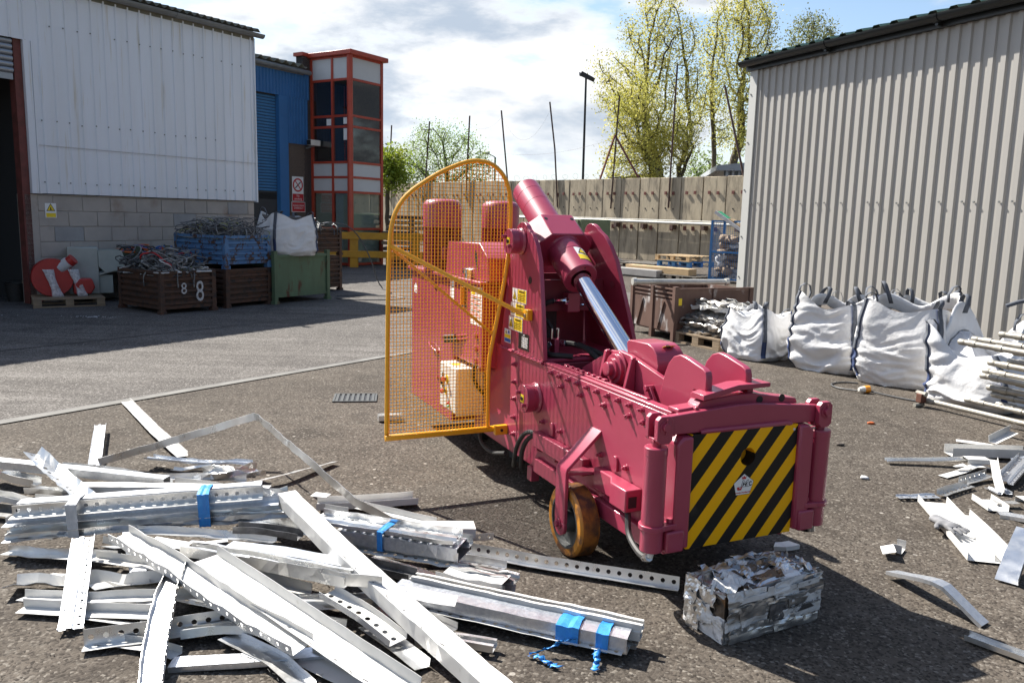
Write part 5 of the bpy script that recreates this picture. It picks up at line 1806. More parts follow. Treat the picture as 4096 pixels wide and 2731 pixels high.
for p, m_, lab in (((2.02, 7.86, .0), 'paper', 'white crumb on the asphalt right of the press'), ((2.85, 6.2, .0), 'cable_orange', 'orange splinter on the asphalt before the low scaffold tube'), ((2.2, 4.8, 0), 'paper', 'white pointed scrap on the asphalt below the straight perforated strip'), ((2.35, 5.55, 0), 'debris', 'brown lump on the open asphalt at the right')):
    o = tag(lumpy('crumb', MAT[m_], (.03, .018, .012), int(p[0] * 9), .4, 2), lab, 'scrap')
    o.location = (p[0], p[1], .008)
# ================================================================== the baling press (local x across, y along, z up)
pr = thing('baling_press', 'maroon hydraulic baling press with a black and yellow striped front gate and yellow mesh guard', 'baling press', (0.33 * .97, 3.47 * .97, 1.55 * .03), R(24))
pr.scale = (.97, .97, .97)
GW = -.0478            # the ground, in the press's own units
MR = MAT['maroon']
def P(mb, name, m=None, parent=None, bevel=.004, smooth=False, **k):
    return mb.build(name, m or MR, parent or pr, bevel=bevel, smooth=smooth, **k)
XL, XR = .18, .82
# ---- box body
P(MB().box(XL, XL + .025, -.385, 1.112, .17, .765), 'side_panel')
P(MB().box(XL, XL + .025, 1.118, 1.80, .17, .785), 'rear_side_panel')
P(MB().box(XR - .025, XR, -.385, 1.80, .17, .765), 'side_panel')
P(MB().box(XL + .026, XR - .026, -.38, 1.75, .26, .28), 'floor_plate', MAT['maroon_dull'])
P(MB().box(XL + .026, XR - .026, .78, .80, .281, .77), 'inner_bulkhead', MAT['maroon_dull'])
P(MB().box(XL + .004, XL + .055, -.385, .80, .766, .781), 'top_rail')
P(MB().box(XR - .055, XR - .004, -.385, .80, .766, .781), 'top_rail')
P(MB().box(XL + .028, XL + .050, -.17, .60, .7815, .789), 'wear_strip')
wb = []
for k in range(26):                      # weld bead along the foot of the tower plate
    wb.append((XL - .004, .80 + k * .0225, .772 + (.003 if k % 2 else 0)))
P(MB().tube(wb, [.011 if i % 2 else .0085 for i in range(26)], 6), 'weld_bead', bevel=0, smooth=True)
c0 = P(MB().box(-.011, .011, -.016, .016, 0, .017), 'cleat', bevel=.002)
c0.location = (XL + .042, .60, .782)
for k in range(1, 8):
    dup(c0, 'cleat', pr, (XL + .042, .60 - k * .055, .782))
# ---- bolts on the side: hexagon nut with its stud
bt = MB()
bt.cyl((0, 0, 0), (-.004, 0, 0), .016, n=14)
bt.cyl((-.004, 0, 0), (-.017, 0, 0), .0125, n=6)
bt.cyl((-.017, 0, 0), (-.029, 0, 0), .0062, n=8)
bolt = P(bt, 'bolt', bevel=.001)
bolt.location = (XL, .685, .743)
spots = [(.685 - .0962 * k, .743) for k in range(1, 10)]
spots += [(.567, .692), (.357, .692), (.135, .692), (-.08, .692), (-.2, .692)]
spots += [(.771, .457), (.563, .456), (.786, .297), (.147, .45), (-.079, .454), (-.07, .293), (.15, .294), (.571, .296)]
spots += [(1.155, z) for z in (.704, .60, .50, .39, .288)]
for y, z in spots:
    dup(bolt, 'bolt', pr, (XL, y, z), (R(rnd.uniform(0, 60)), 0, 0))
for y, z in ((.657, .439), (.011, .444)):
    P(MB().prism([(-.022, -.03), (.022, -.03), (.022, .018)] + arc(0, .018, .022, 0, 180, 8), (XL - .012, y, z), (0, 1, 0), (0, 0, 1), (.012, 0, 0)), 'lug', bevel=.002)
# ---- pivot boss with its yellow tag
def boss(x, y, z, r, ln, nm='pivot_boss', sgn=-1, tagc=True):
    b = MB()
    b.lathe((x, y, z), (sgn, 0, 0), [(0, r * 1.06), (.006, r * 1.10), (.016, r * 1.02), (.018, r * .97), (ln * .45, r * .97), (ln * .47, r), (ln * .98, r), (ln, r * .97), (ln, r * .6)], 36)
    o = P(b, nm, bevel=.0015)
    b2 = MB()
    for a in (35, 215):
        b2 = MB().cyl((x + sgn * ln, y + r * .62 * math.cos(R(a)), z + r * .62 * math.sin(R(a))), (x + sgn * (ln + .022), y + r * .62 * math.cos(R(a)), z + r * .62 * math.sin(R(a))), .011, n=6)
        P(b2, 'keeper_bolt', parent=None, bevel=.001)
    if tagc:
        xx = x + sgn * (ln + .0006)
        P(MB().box(min(xx, xx + sgn * .0008), max(xx, xx + sgn * .0008), y - .022, y + .022, z - .022, z + .022), 'grease_tag', MAT['label_yellow'], bevel=0)
        P(MB().cyl((xx, y, z), (xx + sgn * .006, y, z), .011, n=12), 'grease_nipple', MAT['ink'], bevel=0)
    return o
boss(XL, .868, .569, .078, .085)
boss(XL, 1.12, 1.412, .070, .080, 'trunnion_boss')
# ---- channels and rails low on the side
P(MB().box(XL - .045, XL - .001, .245, .81, .315, .40), 'guide_channel', bevel=.006)
P(MB().box(XL - .046, XL - .0455, .27, .79, .335, .38), 'channel_face', bevel=0)
P(MB().prism([(0, .134), (-.045, .134), (-.045, -.02), (-.085, -.085), (-.085, -.215), (0, -.215)], (XL - .001, 0, .30), (1, 0, 0), (0, 1, 0), (0, 0, .10)), 'guide_channel', bevel=.006)
P(MB().box(XL - .071, XL - .03, -.2165, -.2155, .32, .37), 'channel_slot', MAT['ink'], bevel=0)
P(MB().box(XL - .03, XL - .001, -.36, .82, .165, .245), 'bottom_rail', bevel=.005)
P(MB().box(XR + .001, XR + .03, -.36, .82, .165, .245), 'bottom_rail', bevel=.005)
P(MB().box(XL + .03, XR - .03, .3, .42, .17, .258), 'cross_member', bevel=.004)
P(MB().box(XL - .02, XL + .03, .86, .92, .09, .17), 'skid_leg', bevel=.004)
# ---- wheels with their strap brackets
def wheel(xc, side):
    w = thing('wheel', '', 'x', (0, 0, 0))
    del w['label'], w['category']
    w.parent = pr
    w.location = (xc, .2, GW + .172)
    w.scale = (1.05, 1.293, 1.293)
    hw = .05
    tp = [(-hw, .100), (-hw, .124), (-hw + .007, .131), (-hw + .012, .133), (hw - .012, .133), (hw - .007, .131), (hw, .124), (hw, .100)]
    P(MB().lathe((0, 0, 0), (1, 0, 0), tp, 48, cap=False), 'tyre', [MAT['tyre']], w, bevel=0, smooth=True)
    P(MB().lathe((0, 0, 0), (1, 0, 0), [(-hw + .012, .1336), (hw - .012, .1336)], 48, cap=False), 'tread', MAT['tread'], w, bevel=0, smooth=True)
    P(MB().lathe((0, 0, 0), (1, 0, 0), [(-hw * .15, .035), (-hw * .45, .088), (-hw - .001, .094), (-hw - .001, .1005), (hw + .001, .1005), (hw + .001, .094), (hw * .45, .088), (hw * .2, .05)], 40), 'rim', MAT['castiron'], w, bevel=0, smooth=True)
    P(MB().lathe((0, 0, 0), (1, 0, 0), [(-hw - .018, .02), (-hw - .018, .036), (-hw * .2, .044), (hw * .2, .044), (hw + .018, .036), (hw + .018, .02)], 24), 'hub', MAT['castiron'], w, bevel=0, smooth=True)
    P(MB().cyl((-side * .02 - .09, 0, 0), (.09, 0, 0), .017, n=16), 'axle', MAT['steel'], w, bevel=0, smooth=True)
    return w
wheel(.075, -1)
wheel(.925, 1)
def bracket(sx, x0):
    th = .018
    # strap: down the side panel at a slant, a knee, then straight down past the wheel
    for_ = [(0, .565), (-.178, .395), (-.183, .375), (-.183, .125)]
    m = MB()
    vs = []
    off = [(.012, .012), (.004, .018), (.018, .004), (.018, 0)]
    for (a, z), (ox, oz) in zip(for_, off):
        for y in (.152, .252):
            vs.append((x0 + sx * -a, y, z))
            vs.append((x0 + sx * (-a - ox) if False else x0 + sx * (-(a + ox)), y, z - oz))
    fs = []
    for k in range(3):
        a = k * 4
        fs += [(a, a + 2, a + 6, a + 4), (a + 1, a + 5, a + 7, a + 3), (a, a + 4, a + 5, a + 1), (a + 2, a + 3, a + 7, a + 6)]
    fs += [(0, 1, 3, 2), (12, 14, 15, 13)]
    m.add(vs, fs)
    P(m, 'wheel_bracket', bevel=.003)
    e = MB().prism([(.152, .126), (.252, .126)] + [(.202 + .05 * math.cos(R(t)), .118 + .05 * math.sin(R(t)) - .01) for t in range(0, -181, -15)], (x0 + sx * .165, 0, 0), (0, 1, 0), (0, 0, 1), (sx * .018, 0, 0))
    P(e, 'bracket_foot', bevel=.003)
    P(MB().cyl((x0 + sx * .183, .205, .115), (x0 + sx * .19, .205, .115), .026, n=20), 'axle_washer', bevel=.001)
    P(MB().cyl((x0 + sx * .19, .205, .115), (x0 + sx * .203, .205, .115), .015, n=6), 'axle_nut', bevel=.001)
    P(MB().prism([(0, 0), (.165, .03), (.165, .07), (0, .10)], (x0, .152, .352), (sx, 0, 0), (0, 1, 0), (0, 0, .014)), 'bracket_web', bevel=.002)
bracket(-1, XL)
bracket(1, XR)
# ---- gate frame and striped gate
P(MB().box(XL - .02, XR + .02, -.41, -.386, .20, .725), 'gate_frame', bevel=.004)
for x0, x1 in ((.150, .228), (.779, .857)):
    P(MB().prism([(x0, .235), (x1, .235), (x1, .70), (x0 + .03, .70), (x0, .675)] if x0 < .5 else [(x0, .235), (x1, .235), (x1, .675), (x1 - .03, .70), (x0, .70)], (0, -.49, 0), (1, 0, 0), (0, 0, 1), (0, .08, 0)), 'gate_guide', bevel=.009)
P(MB().tube([(.275, -.462, .708), (.30, -.466, .712), (.72, -.466, .712), (.745, -.462, .706)], .011, 8), 'gate_lip', bevel=0, smooth=True)
def stripes():
    m, nt, b = principled('warning_stripes')
    N, L = nt.nodes, nt.links
    t = N.new('ShaderNodeTexCoord')
    s = N.new('ShaderNodeSeparateXYZ')
    L.new(t.outputs['Object'], s.inputs[0])
    def ma(op, a, c, d=None):
        n = N.new('ShaderNodeMath')
        n.operation = op
        for i, v in enumerate((a, c, d)):
            if v is None:
                continue
            if isinstance(v, (int, float)):
                n.inputs[i].default_value = v
            else:
                L.new(v, n.inputs[i])
        return n.outputs[0]
    A_ = R(50.5)
    d = ma('MULTIPLY', ma('SUBTRACT', .705, s.outputs['Z']), math.cos(A_))
    x = ma('MULTIPLY', ma('SUBTRACT', s.outputs['X'], .2285), math.sin(A_))
    per = .166 * math.cos(A_)
    f = ma('FRACT', ma('ADD', ma('DIVIDE', ma('ADD', d, x), per), 10 - .090 / .166), 0)
    k = ma('LESS_THAN', f, .5)
    mx_ = N.new('ShaderNodeMixRGB')
    L.new(k, mx_.inputs[0])
    mx_.inputs[1].default_value = (.010, .010, .010, 1)
    mx_.inputs[2].default_value = (.95, .47, .002, 1)
    nz = N.new('ShaderNodeTexNoise')
    nz.inputs['Scale'].default_value = 9
    nz.inputs['Detail'].default_value = 8
    L.new(t.outputs['Object'], nz.inputs['Vector'])
    mr = N.new('ShaderNodeMapRange')
    mr.inputs[1].default_value, mr.inputs[2].default_value = .60, .8
    mr.inputs[3].default_value, mr.inputs[4].default_value = 0, .10
    L.new(nz.outputs['Fac'], mr.inputs[0])
    m2 = N.new('ShaderNodeMixRGB')
    L.new(mr.outputs[0], m2.inputs[0])
    L.new(mx_.outputs[0], m2.inputs[1])
    m2.inputs[2].default_value = (.3, .27, .22, 1)
    L.new(m2.outputs[0], b.inputs['Base Color'])
    b.inputs['Roughness'].default_value = .42
    b.inputs['Specular IOR Level'].default_value = .25
    return m
MAT['stripes'] = stripes()
def plate_hole(x0, x1, z0, z1, yf, yb, cx, cz, r, n=32):
    """plate facing -y with a round hole"""
    mb = MB()
    ci, ou = [], []
    for i in range(n):
        t = 2 * math.pi * (i + .5) / n
        c, s = math.cos(t), math.sin(t)
        k = min(((x1 - cx) / c if c > 0 else (x0 - cx) / c), ((z1 - cz) / s if s > 0 else (z0 - cz) / s))
        ci.append((cx + r * c, cz + r * s))
        ou.append([cx + k * c, cz + k * s])
    for (px, pz) in ((x0, z0), (x1, z0), (x1, z1), (x0, z1)):     # snap to the corners
        q = min(range(n), key=lambda i: (ou[i][0] - px) ** 2 + (ou[i][1] - pz) ** 2)
        ou[q] = [px, pz]
    vs = [(a, yf, b) for a, b in ci] + [(a, yf, b) for a, b in ou] + [(a, yb, b) for a, b in ou] + [(a, yb, b) for a, b in ci]
    fs = []
    for i in range(n):
        j = (i + 1) % n
        fs += [(i, j, n + j, n + i), (n + i, n + j, 2 * n + j, 2 * n + i), (2 * n + i, 2 * n + j, 3 * n + j, 3 * n + i), (3 * n + i, 3 * n + j, j, i)]
    return mb.add(vs, fs)
gate = P(plate_hole(.2295, .7775, .222, .7045, -.472, -.412, .519, .585, .0385), 'gate', MAT['stripes'], bevel=0)
P(MB().box(.48, .56, -.4115, -.411, .545, .625), 'hole_backing', MAT['yellow'], gate, bevel=0)
P(MB().cyl((.758, -.472, .683), (.758, -.474, .683), .006, n=8), 'chip', MAT['cream'], gate, bevel=0)
# maker's pentagon sticker
cx, cz, yy = .505, .466, -.4726
pent = [(0, .048), (.052, .012), (.034, -.043), (-.038, -.043), (-.052, .010)]
st_ = P(MB().prism(pent, (cx, yy, cz), (1, 0, 0), (0, 0, 1), (0, -.0006, 0)), 'maker_sticker', MAT['ink'], gate, bevel=0)
P(MB().prism([(a * .965, b * .965) for a, b in pent], (cx, yy - .0007, cz), (1, 0, 0), (0, 0, 1), (0, -.0004, 0)), 'sticker_face', MAT['white'], gate, bevel=0)
yt = yy - .0014
text('M', .040, MAT['ink'], gate, (cx + .002, yt, cz + .004), (1, 0, 0), (0, 0, 1), shear=.25, sx=1.15, bold=.0012)
text('M', .040, MAT['white'], gate, (cx + .002, yt - .0008, cz + .004), (1, 0, 0), (0, 0, 1), shear=.25, sx=1.15, bold=-.0006)
P(MB().prism([(-.034, -.014), (-.030, -.022), (-.012, -.022), (-.006, -.008), (-.012, -.008), (-.015, -.014), (-.023, -.014), (-.022, -.008), (-.033, -.008)], (cx, yt, cz), (1, 0, 0), (0, 0, 1), (0, -.0005, 0)), 'red_mark', MAT['red_print'], gate, bevel=0)
text('C', .026, MAT['ink'], gate, (cx + .034, yt, cz + .001), (1, 0, 0), (0, 0, 1), bold=.0012, sx=.8)
P(MB().box(cx - .022, cx + .032, yt - .0004, yt, cz - .0095, cz - .008), 'underline', MAT['ink'], gate, bevel=0)
text('www.jmcrecycling.com', .0085, MAT['red_print'], gate, (cx - .001, yt, cz - .033), (1, 0, 0), (0, 0, 1), bold=.0002)
P(MB().prism([(-.010, 0), (.010, 0), (.012, .013), (.006, .007), (0, .015), (-.006, .007), (-.012, .013)], (cx, yt, cz + .0245), (1, 0, 0), (0, 0, 1), (0, -.0004, 0)), 'crown_mark', MAT['red_print'], gate, bevel=0)
# ---- lifting beam, clevises and side rams
P(MB().prism([(.10, .708), (.90, .703), (.90, .775), (.545, .808), (.455, .808), (.10, .783)], (0, -.462, 0), (1, 0, 0), (0, 0, 1), (0, .036, 0)), 'lifting_beam', bevel=.004)
def ram(xc):
    r_ = MB().lathe((xc, -.45, .232), (0, 0, 1), [(0, .040), (.004, .046), (.40, .046), (.401, .0475), (.43, .0475), (.434, .044), (.434, .02)], 32)
    o = P(r_, 'gate_ram', bevel=0, smooth=True)
    P(MB().cyl((xc, -.45, .664), (xc, -.45, .70), .020, n=18), 'ram_rod', MAT['maroon'], o, bevel=0, smooth=True)
    P(MB().lathe((xc, -.45, .325), (0, 0, 1), [(0, .047), (.001, .056), (.021, .056), (.022, .047)], 28), 'clamp_ring', MR, o, bevel=.002)
    s = 1 if xc < .5 else -1
    P(MB().prism([(0, -.03), (.07, -.022), (.07, .022), (0, .03)], (xc + s * .02, -.47, .325), (s, 0, 0), (0, 1, 0), (0, 0, .022)), 'clamp_ear', MR, o, bevel=.003)
    P(MB().cyl((xc + s * .066, -.47, .348), (xc + s * .066, -.47, .366), .013, n=6), 'clamp_bolt', MR, o, bevel=.001)
    P(MB().box(min(xc + s * .04, xc + s * .125), max(xc + s * .04, xc + s * .125), -.50, -.415, .228, .318), 'ram_lug', MR, o, bevel=.008)
    for y0, y1 in ((-.490, -.464), (-.424, -.400)):
        pl_ = [(-.036, -.05), (-.02, -.066), (.02, -.066), (.036, -.05), (.036, .03), (.02, .046), (-.02, .046), (-.036, .03)]
        P(MB().prism(pl_, (xc + s * .012, y0, .748), (1, 0, 0), (0, 0, 1), (0, y1 - y0, 0)), 'clevis_lug', MR, o, bevel=.003)
    P(MB().box(xc - .022, xc + .046 if s > 0 else xc + .022, -.463, -.425, .684, .702) if s > 0 else MB().box(xc - .046, xc + .022, -.463, -.425, .684, .702), 'clevis_base', MR, o, bevel=.002)
    P(MB().cyl((xc + s * .012, -.505, .752), (xc + s * .012, -.395, .752), .0165, n=18), 'clevis_pin', MR, o, bevel=.001)
    P(MB().cyl((xc + s * .012, -.494, .752), (xc + s * .012, -.4905, .752), .027, n=20), 'pin_washer', MR, o, bevel=.0008)
    P(MB().cyl((xc + s * .012, -.4985, .72), (xc + s * .012, -.4985, .785), .003, n=6), 'split_pin', MR, o, bevel=0)
ram(.075)
ram(.925)
def hose(name, pts, r, m='rubber', parent=None):
    Q = [Vector(q) for q in pts]
    for _ in range(2):
        S_ = [Q[0]]
        for a, b in zip(Q[:-1], Q[1:]):
            S_ += [a.lerp(b, .25), a.lerp(b, .75)]
        S_.append(Q[-1])
        Q = S_
    return P(MB().tube(Q, r, 8), name, MAT[m], parent, bevel=0, smooth=True)
hose('hose', [(.14, -.16, .33), (.12, -.20, .28), (.10, -.24, .21), (.075, -.36, .185), (.066, -.43, .19)], .0135)
P(MB().cyl((.072, -.41, .185), (.066, -.455, .205), .017, n=8), 'hose_fitting', MAT['steel'], bevel=.001)
P(MB().cyl((.066, -.455, .205), (.075, -.455, .232), .014, n=8), 'hose_fitting', MAT['cream'], bevel=.001)
hose('hose', [(.90, -.36, .2), (.915, -.42, .19), (.93, -.45, .205)], .013)
P(MB().cyl((.925, -.45, .195), (.925, -.45, .232), .016, n=8), 'hose_fitting', MAT['steel'], bevel=.001)
hose('hose', [(.15, .80, .385), (.13, .86, .385), (.12, .93, .33), (.12, .99, .25), (.13, 1.03, .16), (.15, 1.08, .12)], .013)
hose('hose', [(.16, .80, .365), (.15, .85, .36), (.14, .91, .31), (.145, .97, .22), (.16, 1.0, .13)], .013)
hose('hose', [(.15, 1.2, .16), (.12, 1.35, .12), (.13, 1.55, .13), (.2, 1.75, .14)], .012)
# ---- lid with its arms, jaws and cross pieces
lid = P(MB().box(.19, .72, -.43, .36, .645, .665), 'lid_plate')
lid.location = (.045, .063, -.016)
for xa in (.286, .490):
    arm = [(.57, .79), (.285, .928)] + [(.21 + .088 * math.cos(R(t)), .85 + .088 * math.sin(R(t))) for t in range(60, 115, 12)] + [(.12, .93), (-.19, .868), (-.19, .655), (.45, .655), (.57, .70)]
    P(MB().prism(arm, (xa, 0, 0), (0, 1, 0), (0, 0, 1), (.026, 0, 0)), 'lid_arm', parent=lid, bevel=.003)
    jaw = [(-.13, .655), (-.15, .80), (-.18, .90), (-.205, .95), (-.24, .985), (-.285, 1.0), (-.33, .995), (-.445, .968), (-.467, .957), (-.476, .935), (-.476, .875), (-.395, .868), (-.395, .66), (-.36, .655)]
    P(MB().prism(jaw, (xa - .003, 0, 0), (0, 1, 0), (0, 0, 1), (.032, 0, 0)), 'lid_jaw', parent=lid, bevel=.005)
P(MB().prism([(.245, .872), (.42, .905), (.585, .905), (.585, .888), (.42, .882), (.245, .850)], (0, -.515, 0), (1, 0, 0), (0, 0, 1), (0, .085, 0)), 'cross_piece', parent=lid, bevel=.002)
P(MB().box(.316, .486, -.39, -.37, .66, .875), 'jaw_web', parent=lid)
P(MB().box(.522, .552, -.45, -.40, .80, .885), 'cross_post', parent=lid)
P(MB().box(.262, .284, -.45, -.40, .66, .86), 'cross_post', parent=lid)
P(MB().box(.33, .40, -.455, -.395, .80, .855), 'latch_block', parent=lid, bevel=.006)
P(MB().cyl((.40, -.42, .835), (.56, -.42, .835), .018, n=16), 'latch_bar', parent=lid)
P(MB().box(.43, .49, -.445, -.40, .8535, .8545), 'grease_tag', MAT['label_yellow'], lid, bevel=0)
P(MB().prism([(.19, .783), (.19, .800), (.285, .806), (.30, .826), (.47, .842), (.56, .842), (.80, .806), (.81, .783)], (0, -.424, 0), (1, 0, 0), (0, 0, 1), (0, .075, 0)), 'bridge_bar', bevel=.004)
for x in (.60, .72):
    P(MB().cyl((x, -.4255, .812), (x, -.4235, .812), .017, n=14), 'bridge_hole', MAT['ink'], bevel=0)
P(MB().cyl((.27, -.44, .80), (.27, -.424, .80), .010, n=6), 'bridge_bolt', bevel=.001)
for y in (.055, .29):
    P(MB().prism([(.284, .93), (.262, .925), (.212, .70), (.284, .70)], (0, y, 0), (1, 0, 0), (0, 0, 1), (0, .022, 0)), 'gusset', parent=lid, bevel=.003)
pb = MB().lathe((.284, .205, .85), (-1, 0, 0), [(0, .082), (.010, .085), (.014, .072), (.03, .072), (.032, .052), (.046, .052), (.047, .034), (.072, .034), (.074, .030), (.074, .01)], 32)
P(pb, 'lid_pivot', parent=lid, bevel=.001)
P(MB().cyl((.27, .20, .775), (.235, .20, .775), .015, n=6), 'keeper_bolt', parent=lid, bevel=.001)
P(MB().bar((.262, -.10, .815), (.262, -.15, .755), .014, .026), 'crank', parent=lid, bevel=.002)
P(MB().cyl((.285, -.095, .815), (.24, -.095, .815), .015, n=6), 'crank_bolt', parent=lid, bevel=.001)
eye = [(.205, .978), (.185, .992), (.02, .998), (-.02, .985), (-.055, .955), (-.072, .91), (-.065, .86), (-.03, .82), (.03, .80), (.11, .80), (.175, .85)]
ro = P(MB().prism(eye, (.322, 0, 0), (0, 1, 0), (0, 0, 1), (.150, 0, 0)), 'rod_eye', bevel=.004)
ro.location = (.045, .063, -.016)
P(MB().prism([(.375, .02), (.435, .02), (.435, -.02), (.375, -.02)], (0, -.022, .9858), (1, 0, 0), (0, .925, -.38), (0, .0003, .0012)), 'grease_tag', MAT['label_yellow'], ro, bevel=0)
P(MB().cyl((.405, -.022, .985), (.405, -.024, .991), .012, n=12), 'grease_nipple', MAT['ink'], ro, bevel=0)
# ---- tower
outl = [(.795, .782), (.83, 1.02), (.885, 1.316), (.92, 1.38), (.965, 1.44), (1.0, 1.487)] + [(1.115 + .105 * math.cos(R(t)), 1.415 + .105 * math.sin(R(t))) for t in range(130, 30, -12)][::1]
top_arc = [(1.115 + .105 * math.cos(R(t)), 1.415 + .105 * math.sin(R(t))) for t in range(140, 19, -10)]
outl = [(.795, .782), (.83, 1.02), (.885, 1.316), (.93, 1.40), (.98, 1.455)] + top_arc + [(1.235, 1.38), (1.285, 1.27), (1.39, .782)]
P(MB().prism(outl, (XL + .001, 0, 0), (0, 1, 0), (0, 0, 1), (.026, 0, 0)), 'tower_plate', bevel=.003)
rp_ = MB()
n_ = len(outl)
rp_.add([(.765 - (z - .78) * .20, y, z) for y, z in outl] + [(.792 - (z - .78) * .20, y, z) for y, z in outl],
        [tuple(reversed(range(n_))), tuple(range(n_, 2 * n_))] + [(i, (i + 1) % n_, n_ + (i + 1) % n_, n_ + i) for i in range(n_)])
P(rp_, 'tower_plate', bevel=.003)
P(MB().cyl((XL - .0002, .99, 1.204), (XL - .0014, .99, 1.204), .021, n=20), 'lifting_hole', MAT['ink'], bevel=0)
P(MB().cyl((.683, .95, 1.18), (.682, .95, 1.18), .024, n=20), 'lifting_hole', MAT['maroon_dull'], bevel=0)
P(MB().box(XL + .03, .76, .802, 1.34, .772, .790), 'tower_floor', bevel=.003)
P(MB().box(XL + .03, .70, 1.30, 1.32, .791, 1.22), 'tower_back', MAT['maroon_dull'], bevel=.003)
P(MB().box(XL + .03, .68, 1.05, 1.075, 1.02, 1.20), 'tower_tie', MAT['maroon_dull'], bevel=.003)
P(MB().box(.30, .50, 1.28, 1.299, .83, 1.03), 'pump_opening', MAT['ink'], bevel=0)
# hydraulic gear inside the tower
P(MB().box(.42, .50, .99, 1.06, 1.02, 1.13), 'valve_block', bevel=.004)
P(MB().cyl((.33, 1.0, 1.085), (.42, 1.0, 1.085), .017, n=10), 'chrome_fitting', MAT['chrome'], bevel=.001)
P(MB().cyl((.405, 1.0, 1.085), (.42, 1.0, 1.085), .024, n=6), 'chrome_nut', MAT['chrome'], bevel=.001)
hose('hose', [(.33, 1.0, 1.085), (.29, 1.02, 1.07), (.26, 1.1, 1.0), (.25, 1.2, .9)], .014)
P(MB().tube([(.50, 1.02, 1.06), (.53, 1.0, 1.06), (.54, .99, 1.09), (.535, .99, 1.12)], .008, 8), 'chrome_elbow', MAT['chrome'], bevel=0, smooth=True)
for x in (.33, .37):
    P(MB().cyl((x, 1.0, .87), (x, 1.0, .93), .009, n=8), 'chrome_fitting', MAT['chrome'], bevel=.001)
P(MB().box(.335, .365, .97, 1.03, .792, .87), 'valve_block', bevel=.003)
hose('hose', [(.33, 1.0, .93), (.31, 1.02, .97), (.29, 1.08, 1.0), (.28, 1.2, 1.0)], .011)
hose('hose', [(.31, .99, .84), (.27, .95, .83), (.25, .90, .81), (.25, .86, .805), (.30, .82, .806), (.36, .80, .80)], .015)
hose('hose', [(.39, .99, .845), (.44, .94, .845), (.48, .86, .83), (.49, .78, .80), (.50, .70, .77), (.52, .66, .72)], .016)
hose('hose', [(.46, .93, .845), (.52, .84, .82), (.54, .74, .80), (.55, .67, .75)], .014)
for p0, p1 in (((.385, .995, .845), (.405, .97, .845)), ((.315, .99, .84), (.30, .98, .84))):
    P(MB().cyl(p0, p1, .02, n=6), 'chrome_nut', MAT['chrome'], bevel=.001)
# ---- main ram
Ax, Bx = Vector((.40, 1.56, 1.715)), Vector((.40, .81, 1.225))
ad = (Bx - Ax).normalized()
e2 = Vector((0, ad.z, -ad.y))
if e2.z < 0:
    e2 = -e2
LN = (Bx - Ax).length
mr = P(MB().lathe(Ax, ad, [(0, .06), (0, .084), (.006, .089), (.085, .090), (.087, .0885), (.089, .090), (.20, .090), (.202, .0885), (.204, .090), (.45, .090)], 48), 'main_ram', bevel=0, smooth=True, ang=30)
mr.location = (.03, .055, -.006)
P(MB().lathe(Ax + ad * .60, ad, [(0, .108), (.02, .112), (.035, .100), (.04, .097), (.12, .097), (.122, .0955), (.124, .097), (LN - .605, .097), (LN - .60, .093), (LN - .60, .060), (LN - .64, .060), (LN - .64, .03)], 48), 'ram_gland', MR, mr, bevel=0, smooth=True, ang=30)
ctr = Ax + ad * .535
oc = [(-.17, -.04), (-.105, -.112), (.105, -.112), (.17, -.04), (.17, .045), (.10, .112), (-.10, .112), (-.17, .045)]
P(MB().prism(oc, ctr - ad * .105, (1, 0, 0), e2, ad * .20), 'trunnion_block', MR, mr, bevel=.006)
for x in (-.135, .135):
    P(MB().cyl(ctr + Vector((x * .62, 0, 0)) + e2 * .1120 - ad * .06, ctr + Vector((x * .62, 0, 0)) + e2 * .1135 - ad * .06, .011, n=12), 'block_hole', MAT['ink'], mr, bevel=0)
P(MB().cyl(ctr + Vector((-.22, 0, 0)), ctr + Vector((.235, 0, 0)), .05, n=24), 'trunnion_pin', MR, mr, bevel=.002)
P(MB().cyl(Bx + e2 * .075 - ad * .0005, Bx + e2 * .075 + ad * .001, .005, n=8), 'gland_hole', MAT['ink'], mr, bevel=0)
P(MB().cyl(Bx - ad * .04, Bx + ad * .80, .050, n=48, cap=False), 'piston_rod', MAT['chrome'], mr, bevel=0, smooth=True)
def curved_patch(base, ax, e, r, a0, a1, s0, s1, nm, m):
    sx_ = ax.cross(e)
    vs = []
    k = 8
    for i in range(k + 1):
        t = R(a0 + (a1 - a0) * i / k)
        d = e * math.cos(t) + sx_ * math.sin(t)
        for s in (s0, s1):
            vs.append(base + ax * s + d * r)
    return P(MB().add(vs, [(2 * i, 2 * i + 1, 2 * i + 3, 2 * i + 2) for i in range(k)]), nm, m, mr, bevel=0, smooth=True)
sgn_ = 1 if ad.cross(e2).x > 0 else -1
def cp_(a0, a1, s0, s1, nm, m, lift):
    return curved_patch(Bx, ad, e2, .097 + lift, a0 * sgn_, a1 * sgn_, s0, s1, nm, m)
cp_(-6, 42, -.165, -.055, 'warning_label', MAT['white'], .0008)
cp_(-6, 42, -.10, -.056, 'label_caption', MAT['label_yellow'], .0016)
def curved_tri(k, lift, nm, m):
    c_a, c_s = 18, -.130
    pts = [(-20 * k, .022 * k), (20 * k, .022 * k), (0, -.03 * k)]
    sx_ = ad.cross(e2)
    vs = []
    for a, s in pts + [((pts[0][0] + pts[1][0]) / 2, pts[0][1]), ((pts[1][0] + pts[2][0]) / 2, (pts[1][1] + pts[2][1]) / 2), ((pts[0][0] + pts[2][0]) / 2, (pts[0][1] + pts[2][1]) / 2)]:
        t = R((a + c_a)) * sgn_
        vs.append(Bx + ad * (c_s + s) + (e2 * math.cos(t) + sx_ * math.sin(t)) * (.097 + lift))
    P(MB().add(vs, [(0, 3, 5), (3, 1, 4), (5, 4, 2), (3, 4, 5)]), nm, m, mr, bevel=0)
